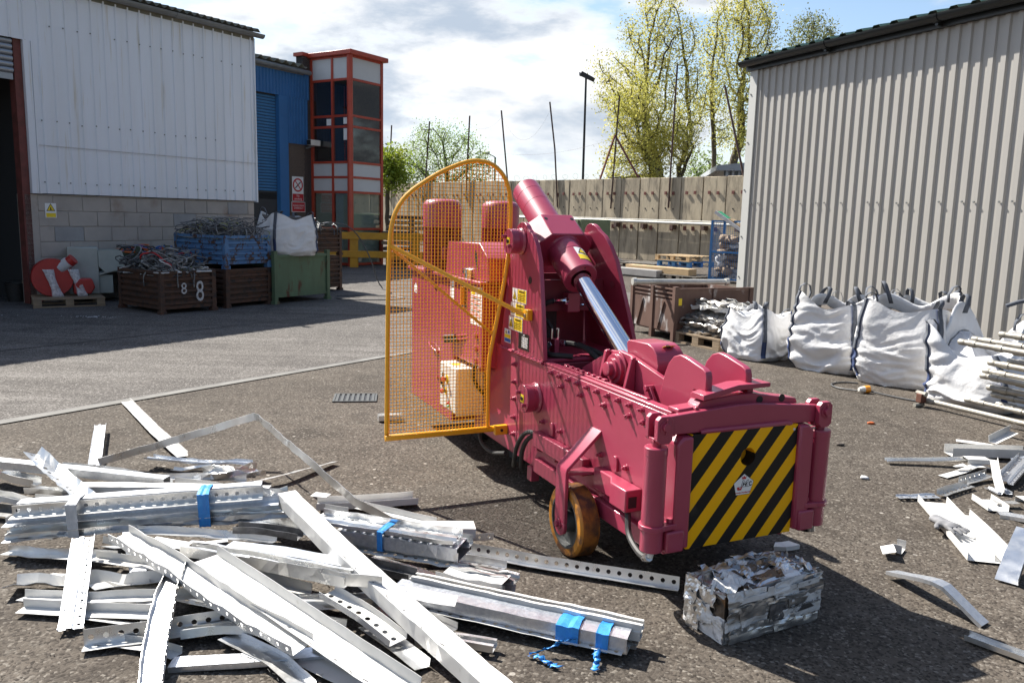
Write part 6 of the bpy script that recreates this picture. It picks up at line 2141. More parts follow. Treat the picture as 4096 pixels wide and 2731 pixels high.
curved_tri(1.0, .0022, 'triangle_edge', MAT['ink'])
curved_tri(.72, .0030, 'triangle', MAT['label_yellow'])
# ---- stickers on the tower plate
XS = XL - .0006
def sticker(nm, y0, y1, z0, z1, m, k=0, par=None):
    return P(MB().box(XS - .0006 - k * .0008, XS - k * .0008, min(y0, y1), max(y0, y1), z0, z1), nm, MAT[m], par, bevel=0)
for i in range(3):
    z1 = 1.143 - i * .083
    y0, y1 = 1.222 + i * .022, 1.030 + i * .022
    s_ = sticker('warning_label', y0, y1, z1 - .079, z1, 'white')
    sticker('caption_panel', y0 - .072, y1 + .004, z1 - .074, z1 - .004, 'label_yellow', 1, s_)
    text('WARNING', .018, MAT['ink'], s_, (XS - .0018, (y0 - .072 + y1) / 2, z1 - .016), (0, -1, 0), (0, 0, 1), sx=.95)
    for q in range(4):
        sticker('print_line', y0 - .080, y1 + .014 + .01 * (q % 2), z1 - .034 - q * .010, z1 - .031 - q * .010, 'ink', 2, s_)
    warn_triangle(s_, (XS - .0016, y0 - .034, z1 - .046), (0, -1, 0), (0, 0, 1), .056, 0)
s_ = sticker('notice_label', 1.325, 1.232, .813, .893, 'white')
sticker('blue_panel', 1.321, 1.236, .817, .838, 'blue_print', 1, s_)
sticker('yellow_panel', 1.321, 1.236, .840, .862, 'label_yellow', 1, s_)
warn_triangle(s_, (XS - .0016, 1.30, .874), (0, -1, 0), (0, 0, 1), .026, 0)
P(MB().cyl((XS - .001, 1.262, .877), (XS - .0018, 1.262, .877), .011, n=16), 'blue_disc', MAT['blue_print'], s_, bevel=0)
s_ = sticker('data_plate', 1.125, .982, .805, .898, 'ink')
for rr_ in range(6):
    for cc_ in range(2):
        sticker('data_field', 1.075 - cc_ * .040, 1.040 - cc_ * .040, .818 + rr_ * .0105, .8255 + rr_ * .0105, 'white', 1, s_)
text('JMC', .016, MAT['white'], s_, (XS - .0016, 1.05, .887), (0, -1, 0), (0, 0, 1))
# ---- power pack behind: cabinet, hood, two motors, switch box, levers
P(MB().box(.08, .90, 1.96, 2.90, .17, 1.135), 'cabinet', bevel=.008)
P(MB().box(.08, .90, 1.44, 1.955, .63, 1.135), 'cabinet_upper', bevel=.006)
P(MB().box(.055, .92, 1.42, 2.93, 1.137, 1.158), 'cabinet_top', bevel=.004)
P(MB().box(.30, .85, 1.40, 1.95, .20, .62), 'lower_tank', MAT['maroon_dull'], bevel=.004)
P(MB().box(.0795, .0792, 2.26, 2.265, .42, .60), 'door_seam', MAT['ink'], bevel=0)
P(MB().cyl((.08, 2.26, .60), (.07, 2.26, .60), .012, n=10), 'hinge', bevel=.001)
P(MB().cyl((.08, 2.26, .42), (.07, 2.26, .42), .012, n=10), 'hinge', bevel=.001)
P(MB().tube([(.075, 2.45, .64), (.06, 2.40, .635), (.06, 2.30, .61), (.075, 2.27, .60)], .006, 6), 'pull_handle', bevel=0, smooth=True)
hood = P(MB().prism([(2.18, 1.16), (2.14, 1.375), (1.56, 1.385), (1.42, 1.30), (1.385, 1.16)], (.10, 0, 0), (0, 1, 0), (0, 0, 1), (.72, 0, 0)), 'hood', bevel=.006)
sl_ = [(1.475 + .016 * math.cos(R(t)) + (.060 if (t < 90 or t > 270) and False else 0), 1.285 + .055 * math.sin(R(t))) for t in range(0, 360, 20)]
P(MB().prism([(1.60 + .018 * math.cos(R(t)) + .02 * math.sin(R(t)), 1.275 + .062 * math.sin(R(t))) for t in range(0, 360, 15)], (.0992, 0, 0), (0, 1, 0), (0, 0, 1), (-.0006, 0, 0)), 'hand_slot', MAT['ink'], hood, bevel=0)
def motor(xc, yc):
    m_ = MB().lathe((xc, yc, 1.159), (0, 0, 1), [(0, .13), (.012, .13), (.015, .105), (.31, .105)], 36)
    o = P(m_, 'motor', bevel=0, smooth=True)
    f = MB()
    for i in range(36):
        t = 2 * math.pi * i / 36
        c, s = math.cos(t), math.sin(t)
        f.bar((xc + .118 * c, yc + .118 * s, 1.18), (xc + .118 * c, yc + .118 * s, 1.46), .006, .030, up=(c, s, 0))
    kind(P(f, 'cooling_fins', MR, o, bevel=0), 'stuff')
    P(MB().lathe((xc, yc, 1.46), (0, 0, 1), [(0, .136), (.15, .137), (.175, .128), (.19, .108), (.197, .07)], 36), 'fan_cowl', MR, o, bevel=0, smooth=True)
    P(MB().box(xc - .05, xc + .05, yc - .165, yc - .10, 1.24, 1.33), 'terminal_box', MR, o, bevel=.008)
motor(.155, 2.42)
motor(.60, 2.42)
sb = P(MB().box(-.012, .168, 1.635, 1.945, .30, .598), 'switch_box', MAT['cream'], bevel=.012)
P(MB().box(-.014, .170, 1.612, 1.632, .298, .600), 'switch_door', MAT['cream'], sb, bevel=.006)
for y, z, r_, m_ in ((1.80, .50, .020, 'red_plastic'), (1.82, .42, .016, 'red_plastic'), (1.75, .355, .008, 'red_plastic'), (1.75, .33, .008, 'green_print')):
    if r_ > .01:
        P(MB().cyl((-.0125, y, z), (-.0145, y, z), r_ * 1.5, n=18), 'button_collar', MAT['label_yellow'], sb, bevel=0)
        P(MB().cyl((-.015, y, z), (-.035, y, z), r_ * .7, n=16), 'button_stem', MAT['black'], sb, bevel=0)
    P(MB().lathe((-.03 if r_ > .01 else -.013, y, z), (-1, 0, 0), [(0, r_ * .8), (.004, r_), (.014, r_), (.018, r_ * .7)], 18), 'button', MAT[m_], sb, bevel=0, smooth=True)
P(MB().box(-.0135, -.0125, 1.86, 1.90, .43, .53), 'selector_plate', MAT['ink'], sb, bevel=0)
P(MB().box(-.030, -.0125, 1.865, 1.895, .455, .50), 'selector', MAT['black'], sb, bevel=.003)
P(MB().cyl((.04, 1.78, .599), (.04, 1.78, .601), .03, n=16), 'top_label', MAT['label_yellow'], sb, bevel=0)
for k, (dz, ln_) in enumerate(((.015, 0), (-.005, .03))):
    P(MB().cyl((.10, 1.53, .82 + dz), (.06, 1.92 - ln_, .745 + dz), .006, n=8), 'lever', MR, bevel=0, smooth=True)
    P(MB().cyl((.063, 1.86 - ln_, .755 + dz), (.045, 2.03 - ln_, .725 + dz), .0125, .015, n=10), 'lever_grip', MAT['black'], bevel=0, smooth=True)
P(MB().box(.10, .17, 1.50, 1.56, .60, .90), 'valve_bank', bevel=.005)
for z in (.66, .74, .82):
    P(MB().cyl((.10, 1.53, z), (.065, 1.53, z), .018, n=6), 'valve_plug', bevel=.001)
hose('hose', [(.11, 1.53, .66), (.07, 1.55, .62), (.10, 1.6, .5), (.2, 1.62, .4)], .012)
XC = .0793
def cst(nm, y0, y1, z0, z1, m, k=0, par=None):
    return P(MB().box(XC - .0006 - k * .0008, XC - k * .0008, min(y0, y1), max(y0, y1), z0, z1), nm, MAT[m], par, bevel=0)
s_ = P(MB().prism([(2.795, 1.04), (2.84, 1.01), (2.825, .965), (2.765, .965), (2.75, 1.01)], (XC, 0, 0), (0, 1, 0), (0, 0, 1), (-.0006, 0, 0)), 'maker_sticker', MAT['white'], bevel=0)
cst('red_mark', 2.80, 2.775, .975, .99, 'red_print', 1, s_)
s_ = cst('notice_label', 2.02, 1.935, .99, 1.125, 'white')
cst('print_line', 2.01, 1.945, 1.08, 1.085, 'ink', 1, s_)
s_ = cst('level_gauge', 1.80, 1.712, .975, 1.115, 'steel')
P(MB().cyl((XC - .012, 1.756, .99), (XC - .012, 1.756, 1.10), .014, n=12), 'sight_glass', MAT['orange'], s_, bevel=0, smooth=True)
P(MB().lathe((.10, 1.72, 1.158), (0, 0, 1), [(0, .03), (.03, .03), (.032, .045), (.06, .045), (.066, .03)], 18), 'filler_cap', MAT['chrome'], bevel=0, smooth=True)
s_ = cst('instruction_label', 1.635, 1.45, .885, 1.12, 'white')
for k in range(12):
    cst('print_line', 1.625, 1.465 + .02 * (k % 3), 1.055 - k * .0125, 1.060 - k * .0125, ('red_print', 'ink', 'red_print')[k % 3], 1, s_)
cst('green_box', 1.49, 1.455, 1.095, 1.115, 'green_print', 1, s_)
cst('yellow_box', 1.625, 1.56, 1.07, 1.10, 'label_yellow', 1, s_)
cst('yellow_box', 1.49, 1.455, .90, .915, 'label_yellow', 1, s_)
for x in (.40, .75):
    P(MB().lathe((x - .04, 2.2, GW + .086), (1, 0, 0), [(0, .05), (0, .075), (.01, .085), (.07, .085), (.08, .075), (.08, .05)], 24), 'rear_castor', MAT['rubber'], bevel=0, smooth=True)
    P(MB().box(x - .05, x + .05, 2.15, 2.25, .10, .172), 'castor_fork', MAT['castiron'], bevel=0)
P(MB().box(.42, .5, 1.62, 1.76, GW, .20), 'rear_foot', MAT['castiron'], bevel=.004)
# ---- yellow mesh guard
YG = 1.30
gpts = [(-.547, .315), (-.536, 1.385), (-.507, 1.55), (-.433, 1.662), (-.247, 1.783), (-.067, 1.858), (.065, 1.848), (.150, 1.775), (.193, 1.645), (.183, 1.29), (.089, .803), (.069, .687), (.072, .300)]
def chaikin(Q, keep):
    S_ = [Q[0]]
    for i in range(len(Q) - 1):
        a, b = Vector(Q[i]), Vector(Q[i + 1])
        S_ += [tuple(a.lerp(b, .22)), tuple(a.lerp(b, .78))]
    S_.append(Q[-1])
    return S_
gp_ = chaikin(chaikin(gpts, 0), 0)
guard = P(MB().tube([(x, YG, z) for x, z in gp_], .0125, 10), 'guard_frame', MAT['yellow'], bevel=0, smooth=True)
P(MB().prism([(-.558, .272), (.150, .272), (.150, .279), (-.535, .279), (-.535, .315), (-.558, .315)], (0, YG - .006, 0), (1, 0, 0), (0, 0, 1), (0, .006, 0)), 'guard_toe', MAT['yellow'], guard, bevel=0)
P(MB().box(-.558, .14, YG - .022, YG + .012, .280, .306), 'guard_bottom_bar', MAT['yellow'], guard, bevel=.004)
P(MB().box(.10, .179, YG - .055, YG - .0225, .262, .318), 'guard_bracket', MAT['yellow'], guard, bevel=.002)
P(MB().cyl((.14, YG - .056, .290), (.14, YG - .060, .290), .009, n=10), 'bracket_hole', MAT['ink'], guard, bevel=0)
P(MB().cyl((-.530, YG, 1.375), (.150, .985, 1.012), .0125, n=10), 'guard_stay', MAT['yellow'], guard, bevel=0, smooth=True)
P(MB().box(.145, .179, .94, .995, .985, 1.045), 'guard_bracket', MAT['yellow'], guard, bevel=.004)
P(MB().cyl((.144, .965, 1.012), (.136, .965, 1.012), .011, n=6), 'bracket_bolt', MAT['steel'], guard, bevel=.001)
P(MB().cyl((-.525, YG + .004, 1.365), (.088, YG + .004, .866), .0085, n=8), 'guard_brace', MAT['yellow'], guard, bevel=0, smooth=True)
P(MB().box(.183, .222, YG - .02, YG - .012, 1.255, 1.31), 'guard_hook', MAT['yellow'], guard, bevel=.002)
def inside_span(level, axis):
    xs = []
    n = len(gp_)
    for i in range(n):
        a, b = gp_[i], gp_[(i + 1) % n]
        p, q = (a[axis], b[axis])
        if (p - level) * (q - level) < 0:
            t = (level - p) / (q - p)
            xs.append(a[1 - axis] + t * (b[1 - axis] - a[1 - axis]))
    return sorted(xs)
wm = MB()
wr = .0016
z = .32
while z < 1.85:
    xs = inside_span(z, 1)
    if len(xs) >= 2:
        wm.box(xs[0], xs[-1], YG - wr, YG + wr, z - wr, z + wr)
    z += .0200
x = -.53
while x < .19:
    zs_ = inside_span(x, 0)
    if len(zs_) >= 2:
        wm.box(x - wr, x + wr, YG + wr, YG + 3 * wr, zs_[0], zs_[-1])
    elif len(zs_) == 1:
        wm.box(x - wr, x + wr, YG + wr, YG + 3 * wr, .31, zs_[0])
    x += .0200
kind(P(wm, 'wire_mesh', MAT['yellow'], guard, bevel=0), 'stuff')
STRIPS = [
 ('thin aluminium flat bent to a peak, rising highest over the left heap', 'V', 0.045, 0, 'mill', '', [(-2.422, 4.595, 0.03), (-2.017, 4.738, 0.14), (-1.568, 4.836, 0.27), (-1.084, 4.193, 0.2), (-0.766, 3.817, 0.12), (-0.491, 3.655, 0.05)], 0, 0.004, 'cut metal strips in the left heap'),
 ('white angle strip reaching farthest back from the heap towards the drain line', 'L', 0.065, 0.03, 'white', '', [(-3.059, 6.243, 0.02), (-2.43, 5.351, 0.03), (-2.023, 4.815, 0.03)], 0, 0.0, 'cut metal strips in the left heap'),
 ('short perforated strip behind the heap, standing left of the bent peak', 'H', 0.07, 0.015, 'galv', '0', [(-2.838, 5.419, 0.05), (-2.441, 4.57, 0.04)], 0, 0.0, 'cut metal strips in the left heap'),
 ("twisted angle with one end raised in the air at the heap's far left", 'L', 0.08, 0.05, 'mill', '1', [(-2.641, 4.278, 0.2), (-2.48, 4.178, 0.13), (-2.295, 3.996, 0.12), (-2.112, 3.831, 0.1)], 25, 0.008, 'cut metal strips in the left heap'),
 ('speckled galvanised channel lying across the back left of the heap', 'N', 0.06, 0.045, 'galv', '', [(-2.892, 4.343, 0.14), (-2.363, 4.256, 0.13), (-1.836, 4.159, 0.12)], 0, 0.0, 'cut metal strips in the left heap'),
 ('grey channel end poking in from the left frame edge', 'U', 0.06, 0.04, 'mill', '', [(-2.886, 4.357, 0.05), (-2.708, 4.264, 0.04), (-2.584, 4.237, 0.03)], 0, 0.0, 'cut metal strips in the left heap'),
 ('bright white channel lying just behind the taped bundle', 'N', 0.075, 0.035, 'white', '', [(-2.296, 4.07, 0.1), (-1.773, 4.036, 0.12), (-1.238, 4.001, 0.13)], 0, 0.002, 'cut metal strips in the left heap'),
 ('short dull channel behind the left end of the taped bundle', 'U', 0.06, 0.03, 'mill', '', [(-2.572, 4.126, 0.03), (-2.394, 4.108, 0.03), (-2.23, 4.077, 0.04)], 0, 0.006, 'cut metal strips in the left heap'),
 ('perforated strip crossing under the bent peak at the back of the heap', 'H', 0.07, 0.02, 'galv', '0', [(-2.176, 4.696, 0.05), (-1.85, 4.593, 0.06), (-1.533, 4.619, 0.06)], 10, 0.006, 'cut metal strips in the left heap'),
 ('torn scrap of angle under the bent peak', 'L', 0.05, 0.03, 'mill', '', [(-1.912, 4.408, 0.07), (-1.703, 4.448, 0.08)], 30, 0.014, 'cut metal strips in the left heap'),
 ("crumpled trough of sheet under the bent peak's right leg", 'U', 0.07, 0.03, 'mill', '', [(-1.749, 4.364, 0.06), (-1.546, 4.323, 0.09), (-1.451, 4.507, 0.05)], -20, 0.02, 'cut metal strips in the left heap'),
 ('narrow flat running out under the bent peak to the right', 'F', 0.05, 0, 'mill', '', [(-1.482, 4.291, 0.04), (-1.291, 4.465, 0.05), (-1.082, 4.824, 0.02)], 15, 0.003, 'cut metal strips in the left heap'),
 ('dark strip end at the left frame edge beside the taped bundle', 'L', 0.06, 0.04, 'dark', '', [(-2.566, 3.823, 0.03), (-2.457, 3.803, 0.03)], 0, 0.0, 'cut metal strips in the left heap'),
 ('long white box channel running over the whole heap to the bottom edge', 'N', 0.085, 0.06, 'white', '', [(-1.062, 3.698, 0.22), (-0.635, 3.082, 0.19), (-0.329, 2.735, 0.13), (0.01, 2.328, 0.08)], 0, 0.002, 'cut metal strips in the left heap'),
 ('widest white angle with raised back lip, cut by the bottom edge', 'L', 0.11, 0.045, 'white', '', [(-1.207, 3.041, 0.17), (-0.934, 2.819, 0.14), (-0.511, 2.479, 0.09), (-0.298, 2.329, 0.05)], 0, 0.0015, 'cut metal strips in the left heap'),
 ('perforated channel dropping straight towards the camera at the heap front', 'U', 0.075, 0.02, 'mill', '0', [(-1.309, 3.046, 0.14), (-1.267, 2.826, 0.12), (-1.204, 2.594, 0.07), (-1.123, 2.362, 0.02)], -12, 0.003, 'cut metal strips in the left heap'),
 ('speckled perforated strip leaning down the left front of the heap', 'H', 0.085, 0.015, 'galv', '0', [(-1.82, 3.283, 0.14), (-1.697, 3.001, 0.08), (-1.585, 2.741, 0.02)], 0, 0.002, 'cut metal strips in the left heap'),
 ('white perforated channel with a torn crumpled near end', 'U', 0.09, 0.035, 'white', '2', [(-1.643, 3.243, 0.17), (-1.33, 3.014, 0.15), (-1.024, 2.762, 0.12), (-0.818, 2.625, 0.1), (-0.684, 2.532, 0.09)], -8, 0.006, 'cut metal strips in the left heap'),
 ("wide crumpled white sheet at the heap's left front", 'L', 0.11, 0.05, 'white', '', [(-2.004, 3.045, 0.03), (-1.78, 3.054, 0.04), (-1.548, 3.02, 0.05), (-1.37, 3.062, 0.06)], 25, 0.014, 'cut metal strips in the left heap'),
 ('narrow white angle under the wide crumpled sheet', 'L', 0.05, 0.03, 'white', '', [(-1.894, 2.942, 0.03), (-1.567, 2.903, 0.05), (-1.167, 2.925, 0.07)], 10, 0.004, 'cut metal strips in the left heap'),
 ("lowest white angle at the heap's left front corner", 'L', 0.05, 0.035, 'white', '', [(-1.855, 2.876, 0.02), (-1.598, 2.858, 0.02), (-1.334, 2.837, 0.03)], 0, 0.0, 'cut metal strips in the left heap'),
 ('white flat just right of the lowest white angle', 'F', 0.05, 0, 'white', '', [(-1.58, 2.838, 0.015), (-1.283, 2.77, 0.02)], 18, 0.0, 'cut metal strips in the left heap'),
 ('perforated stud lying on the asphalt along the heap front', 'L', 0.05, 0.06, 'mill', '0', [(-1.479, 2.62, 0.015), (-1.25, 2.695, 0.02), (-0.97, 2.789, 0.03)], 8, 0.0, 'cut metal strips in the left heap'),
 ('pale blue-grey channel beneath the widest white angle, near the bottom edge', 'N', 0.065, 0.02, 'galv', '', [(-1.137, 2.545, 0.02), (-0.889, 2.564, 0.03), (-0.625, 2.621, 0.03)], 0, 0.0, 'cut metal strips in the left heap'),
 ('thin angle half hidden in the shade under the taped bundle', 'L', 0.05, 0.03, 'white', '', [(-1.772, 3.255, 0.06), (-1.61, 3.215, 0.06), (-1.408, 3.169, 0.06)], 5, 0.0, 'cut metal strips in the left heap'),
 ('small bent plate in the shade under the taped bundle', 'F', 0.09, 0, 'mill', '', [(-1.724, 3.299, 0.1), (-1.657, 3.282, 0.1)], 20, 0.0, 'cut metal strips in the left heap'),
 ('ribbed channel slanting across the middle of the heap', 'S', 0.07, 0.045, 'mill', '', [(-1.355, 3.226, 0.11), (-0.981, 3.091, 0.12), (-0.607, 2.952, 0.12)], 0, 0.003, 'cut metal strips in the left heap'),
 ('shiny upright flat ending under the long white box channel', 'V', 0.05, 0, 'mill', '', [(-1.035, 3.069, 0.12), (-0.738, 2.961, 0.13), (-0.466, 2.873, 0.14)], 0, 0.005, 'cut metal strips in the left heap'),
 ('short white flat lying on the middle of the heap', 'F', 0.055, 0, 'white', '', [(-1.534, 3.303, 0.13), (-1.356, 3.251, 0.13)], -10, 0.0, 'cut metal strips in the left heap'),
 ('white square offcut in the middle of the heap', 'F', 0.1, 0, 'white', '', [(-1.322, 3.251, 0.14), (-1.206, 3.3, 0.14)], 15, 0.0, 'cut metal strips in the left heap'),
 ('blue-grey box channel passing under the long white box channel', 'N', 0.075, 0.05, 'galv', '', [(-1.179, 3.236, 0.15), (-0.926, 3.18, 0.15), (-0.618, 3.074, 0.15)], 0, 0.002, 'cut metal strips in the left heap'),
 ('dull angle in the shadow right below the taped bundle', 'L', 0.07, 0.03, 'mill', '', [(-1.687, 3.455, 0.1), (-1.397, 3.439, 0.1), (-1.042, 3.432, 0.08)], 15, 0.004, 'cut metal strips in the left heap'),
 ('dark perforated channel under the crumpled end of the taped bundle', 'U', 0.06, 0.03, 'dark', '1', [(-1.218, 3.434, 0.13), (-1.073, 3.421, 0.13), (-0.916, 3.388, 0.12)], 0, 0.003, 'cut metal strips in the left heap'),
 ('bright white inverted channel at the right side of the heap', 'N', 0.1, 0.045, 'white', '', [(-0.585, 3.582, 0.11), (-0.365, 3.609, 0.11), (-0.155, 3.643, 0.1)], 0, 0.0, 'cut metal strips in the left heap'),
 ('pale shallow tray behind the bright inverted channel', 'U', 0.11, 0.035, 'white', '', [(-0.997, 4.02, 0.03), (-0.755, 4.065, 0.03), (-0.5, 4.169, 0.02)], 0, 0.0, 'cut metal strips in the left heap'),
 ('short perforated flat standing on edge beside the bright inverted channel', 'V', 0.035, 0, 'galv', '0', [(-0.341, 3.556, 0.04), (-0.218, 3.577, 0.04), (-0.065, 3.642, 0.03)], 0, 0.0, 'cut metal strips in the left heap'),
 ('longest perforated section, reaching right in front of the press wheel', 'L', 0.05, 0.05, 'mill', '0', [(-0.249, 3.528, 0.015), (0.136, 3.382, 0.015), (0.727, 3.195, 0.015)], 14, 0.0, 'cut metal strips in the left heap'),
 ("thin white angle ending in a torn tip on the heap's right", 'L', 0.045, 0.03, 'white', '', [(-0.78, 3.571, 0.1), (-0.562, 3.494, 0.1), (-0.329, 3.434, 0.09)], 0, 0.004, 'cut metal strips in the left heap'),
 ("short perforated white angle under the bent peak's right foot", 'L', 0.05, 0.04, 'white', '1', [(-0.92, 3.824, 0.07), (-0.797, 3.781, 0.07)], 0, 0.0, 'cut metal strips in the left heap'),
 ('white tip of flat behind the long white box channel', 'F', 0.06, 0, 'white', '', [(-1.014, 4.012, 0.1), (-0.929, 3.99, 0.1)], 0, 0.0, 'cut metal strips in the left heap'),
 ("white flat with a dotted rim on top of the blue-taped bundle's rear end", 'F', 0.065, 0, 'white', '', [(-0.375, 2.875, 0.13), (-0.27, 2.842, 0.13), (-0.183, 2.836, 0.12)], -12, 0.003, 'cut metal strips in the left heap'),
 ("perforated white channel pointing down at the heap's front right", 'U', 0.08, 0.025, 'white', '1', [(-0.689, 2.911, 0.1), (-0.521, 2.797, 0.07), (-0.379, 2.673, 0.04)], 0, 0.0, 'cut metal strips in the left heap'),
 ('perforated stud in the shade beneath the long white box channel', 'S', 0.06, 0.025, 'mill', '1', [(-0.805, 2.926, 0.05), (-0.634, 2.928, 0.05), (-0.522, 2.965, 0.05)], 0, 0.0, 'cut metal strips in the left heap'),
 ("short perforated stud sticking out at the heap's front right", 'S', 0.055, 0.025, 'mill', '1', [(-0.324, 2.699, 0.02), (-0.174, 2.719, 0.02), (-0.034, 2.68, 0.02)], 0, 0.0, 'cut metal strips in the left heap'),
 ('white angle at the very bottom edge between the two long white pieces', 'L', 0.08, 0.02, 'white', '', [(-0.694, 2.586, 0.02), (-0.578, 2.508, 0.02), (-0.452, 2.424, 0.02)], 0, 0.0, 'cut metal strips in the left heap'),
 ('crumpled shiny sheet scrap hanging under the long white box channel', 'F', 0.06, 0, 'mill', '', [(-0.512, 2.906, 0.08), (-0.451, 2.894, 0.06), (-0.431, 2.863, 0.03)], 0, 0.02, 'cut metal strips in the left heap'),
 ('white box channel end behind the crushed white bundle', 'N', 0.07, 0.05, 'white', '', [(-0.227, 3.114, 0.1), (-0.11, 3.13, 0.1), (0.001, 3.131, 0.09)], 0, 0.0, 'cut metal strips in the left heap'),
 ('dim galvanised angle at the bottom of the heap', 'L', 0.06, 0.03, 'galv', '', [(-1.935, 3.892, 0.02), (-1.568, 3.228, 0.02), (-1.334, 2.819, 0.02)], 0, 0.0, 'cut metal strips in the left heap'),
 ('perforated stud in the dark gap right of the widest white angle', 'S', 0.075, 0.03, 'mill', '1', [(-1.051, 3.054, 0.03), (-0.812, 2.903, 0.03), (-0.639, 2.943, 0.03)], 20, 0.0, 'cut metal strips in the left heap'),
 ('dull angle at ground level behind the taped bundle', 'L', 0.06, 0.04, 'mill', '', [(-2.337, 4.007, 0.03), (-1.995, 3.977, 0.05), (-1.609, 3.975, 0.05)], 0, 0.004, 'cut metal strips in the left heap'),
 ("short shiny perforated channel in the dark hollow at the heap's middle", 'U', 0.06, 0.03, 'mill', '1', [(-1.785, 3.433, 0.06), (-1.555, 3.317, 0.07), (-1.373, 3.227, 0.07)], 15, 0.004, 'cut metal strips in the left heap'),
 ('white angle deep in the hollow right of the white perforated channel', 'L', 0.07, 0.04, 'white', '', [(-1.274, 3.245, 0.02), (-1.04, 3.143, 0.03), (-0.8, 3.034, 0.03)], 10, 0.0, 'cut metal strips in the left heap'),
 ("dull stud lying in shade beside the widest white angle's far edge", 'S', 0.08, 0.03, 'mill', '', [(-0.907, 2.917, 0.02), (-0.744, 2.815, 0.03), (-0.604, 2.778, 0.03)], 20, 0.0, 'cut metal strips in the left heap'),
 ('dark channel sunk under the shining bundle', 'U', 0.07, 0.03, 'dark', '', [(-0.762, 3.332, 0.06), (-0.568, 3.227, 0.06), (-0.387, 3.146, 0.06)], 0, 0.0, 'cut metal strips in the left heap'),
 ('perforated ribbed piece tucked under the bright inverted channel', 'H', 0.07, 0.02, 'mill', '0', [(-0.699, 3.763, 0.05), (-0.545, 3.736, 0.05), (-0.409, 3.685, 0.04)], 12, 0.003, 'cut metal strips in the left heap'),
 ('white sliver showing between the taped bundle and the dull channel', 'L', 0.05, 0.03, 'white', '', [(-2.491, 4.024, 0.02), (-2.221, 3.945, 0.04), (-1.91, 3.842, 0.05)], 5, 0.0, 'cut metal strips in the left heap'),
 ('thin dull angle behind the bright white channel', 'L', 0.05, 0.03, 'mill', '', [(-2.111, 4.264, 0.05), (-1.79, 4.326, 0.06), (-1.473, 4.329, 0.05)], 8, 0.004, 'cut metal strips in the left heap'),
 ('flattened white channel crossing the crumpled sheet', 'N', 0.06, 0.025, 'white', '', [(-1.921, 3.189, 0.02), (-1.671, 3.135, 0.03), (-1.342, 3.014, 0.05)], 12, 0.006, 'cut metal strips in the left heap'),
 ('perforated plate hidden under the torn white channel', 'L', 0.08, 0.03, 'mill', '1', [(-1.272, 2.975, 0.03), (-1.092, 2.904, 0.03), (-0.897, 2.764, 0.03)], 20, 0.004, 'cut metal strips in the left heap'),
 ('grey channel in the shadow along the blue taped bundle', 'U', 0.06, 0.025, 'mill', '', [(-0.458, 2.937, 0.03), (-0.318, 2.888, 0.02), (-0.194, 2.802, 0.015)], 0, 0.0, 'cut metal strips in the left heap'),
 ('dull thin angle in the shade left of the speckled perforated strip', 'L', 0.05, 0.03, 'mill', '', [(-2.231, 3.38, 0.02), (-1.976, 3.331, 0.03), (-1.704, 3.304, 0.04)], 5, 0.004, 'cut metal strips in the left heap'),
 ('white angle flat on the asphalt behind the perforated dropping channel', 'L', 0.05, 0.025, 'white', '', [(-1.469, 2.68, 0.015), (-1.252, 2.637, 0.015), (-1.136, 2.591, 0.015)], 5, 0.0, 'cut metal strips in the left heap'),
 ('plain stud under the torn end of the white perforated channel', 'S', 0.07, 0.03, 'mill', '', [(-1.166, 2.713, 0.02), (-0.999, 2.745, 0.03), (-0.775, 2.714, 0.03)], 15, 0.003, 'cut metal strips in the left heap'),
 ('dull angle slanting under the start of the long white box channel', 'L', 0.06, 0.04, 'mill', '', [(-1.374, 3.825, 0.04), (-1.013, 3.645, 0.05), (-0.719, 3.501, 0.05)], 8, 0.004, 'cut metal strips in the left heap'),
 ('white angle between the pale shallow tray and the bright inverted channel', 'L', 0.05, 0.03, 'white', '', [(-0.771, 3.941, 0.06), (-0.581, 3.847, 0.06), (-0.359, 3.735, 0.06)], 6, 0.0, 'cut metal strips in the left heap'),
 ('grey inverted channel between the shining bundle and the blue taped one', 'N', 0.07, 0.03, 'mill', '', [(-0.596, 3.388, 0.04), (-0.361, 3.267, 0.03), (-0.139, 3.104, 0.02)], 4, 0.004, 'cut metal strips in the left heap'),
 ('perforated angle poking out beside the crushed white bundle', 'L', 0.05, 0.03, 'mill', '1', [(-0.377, 3.403, 0.03), (-0.163, 3.398, 0.02), (-0.008, 3.347, 0.02)], 10, 0.004, 'cut metal strips in the left heap'),
 ('white channel end under the left tip of the taped bundle', 'U', 0.06, 0.03, 'white', '', [(-2.678, 4.014, 0.04), (-2.445, 3.915, 0.04), (-2.189, 3.796, 0.05)], 0, 0.004, 'cut metal strips in the left heap'),
 ('thin shiny angle between the galvanised and the bright white channel', 'L', 0.05, 0.03, 'mill', '', [(-2.588, 4.457, 0.06), (-2.196, 4.35, 0.07), (-1.836, 4.177, 0.07)], 10, 0.003, 'cut metal strips in the left heap'),
 ('white angle under the right half of the taped bundle', 'L', 0.06, 0.04, 'white', '', [(-1.85, 4.234, 0.05), (-1.574, 4.13, 0.06), (-1.322, 3.998, 0.06)], 4, 0.0, 'cut metal strips in the left heap'),
 ('shiny angle beneath the widest white angle near the bottom edge', 'L', 0.07, 0.02, 'mill', '', [(-1.005, 2.702, 0.03), (-0.785, 2.556, 0.03), (-0.639, 2.405, 0.02)], 6, 0.0, 'cut metal strips in the left heap'),
 ('dull angle lying in shade right of the long white box channel', 'L', 0.06, 0.03, 'mill', '', [(-0.525, 2.819, 0.02), (-0.389, 2.676, 0.02), (-0.28, 2.553, 0.015)], 8, 0.0, 'cut metal strips in the left heap'),
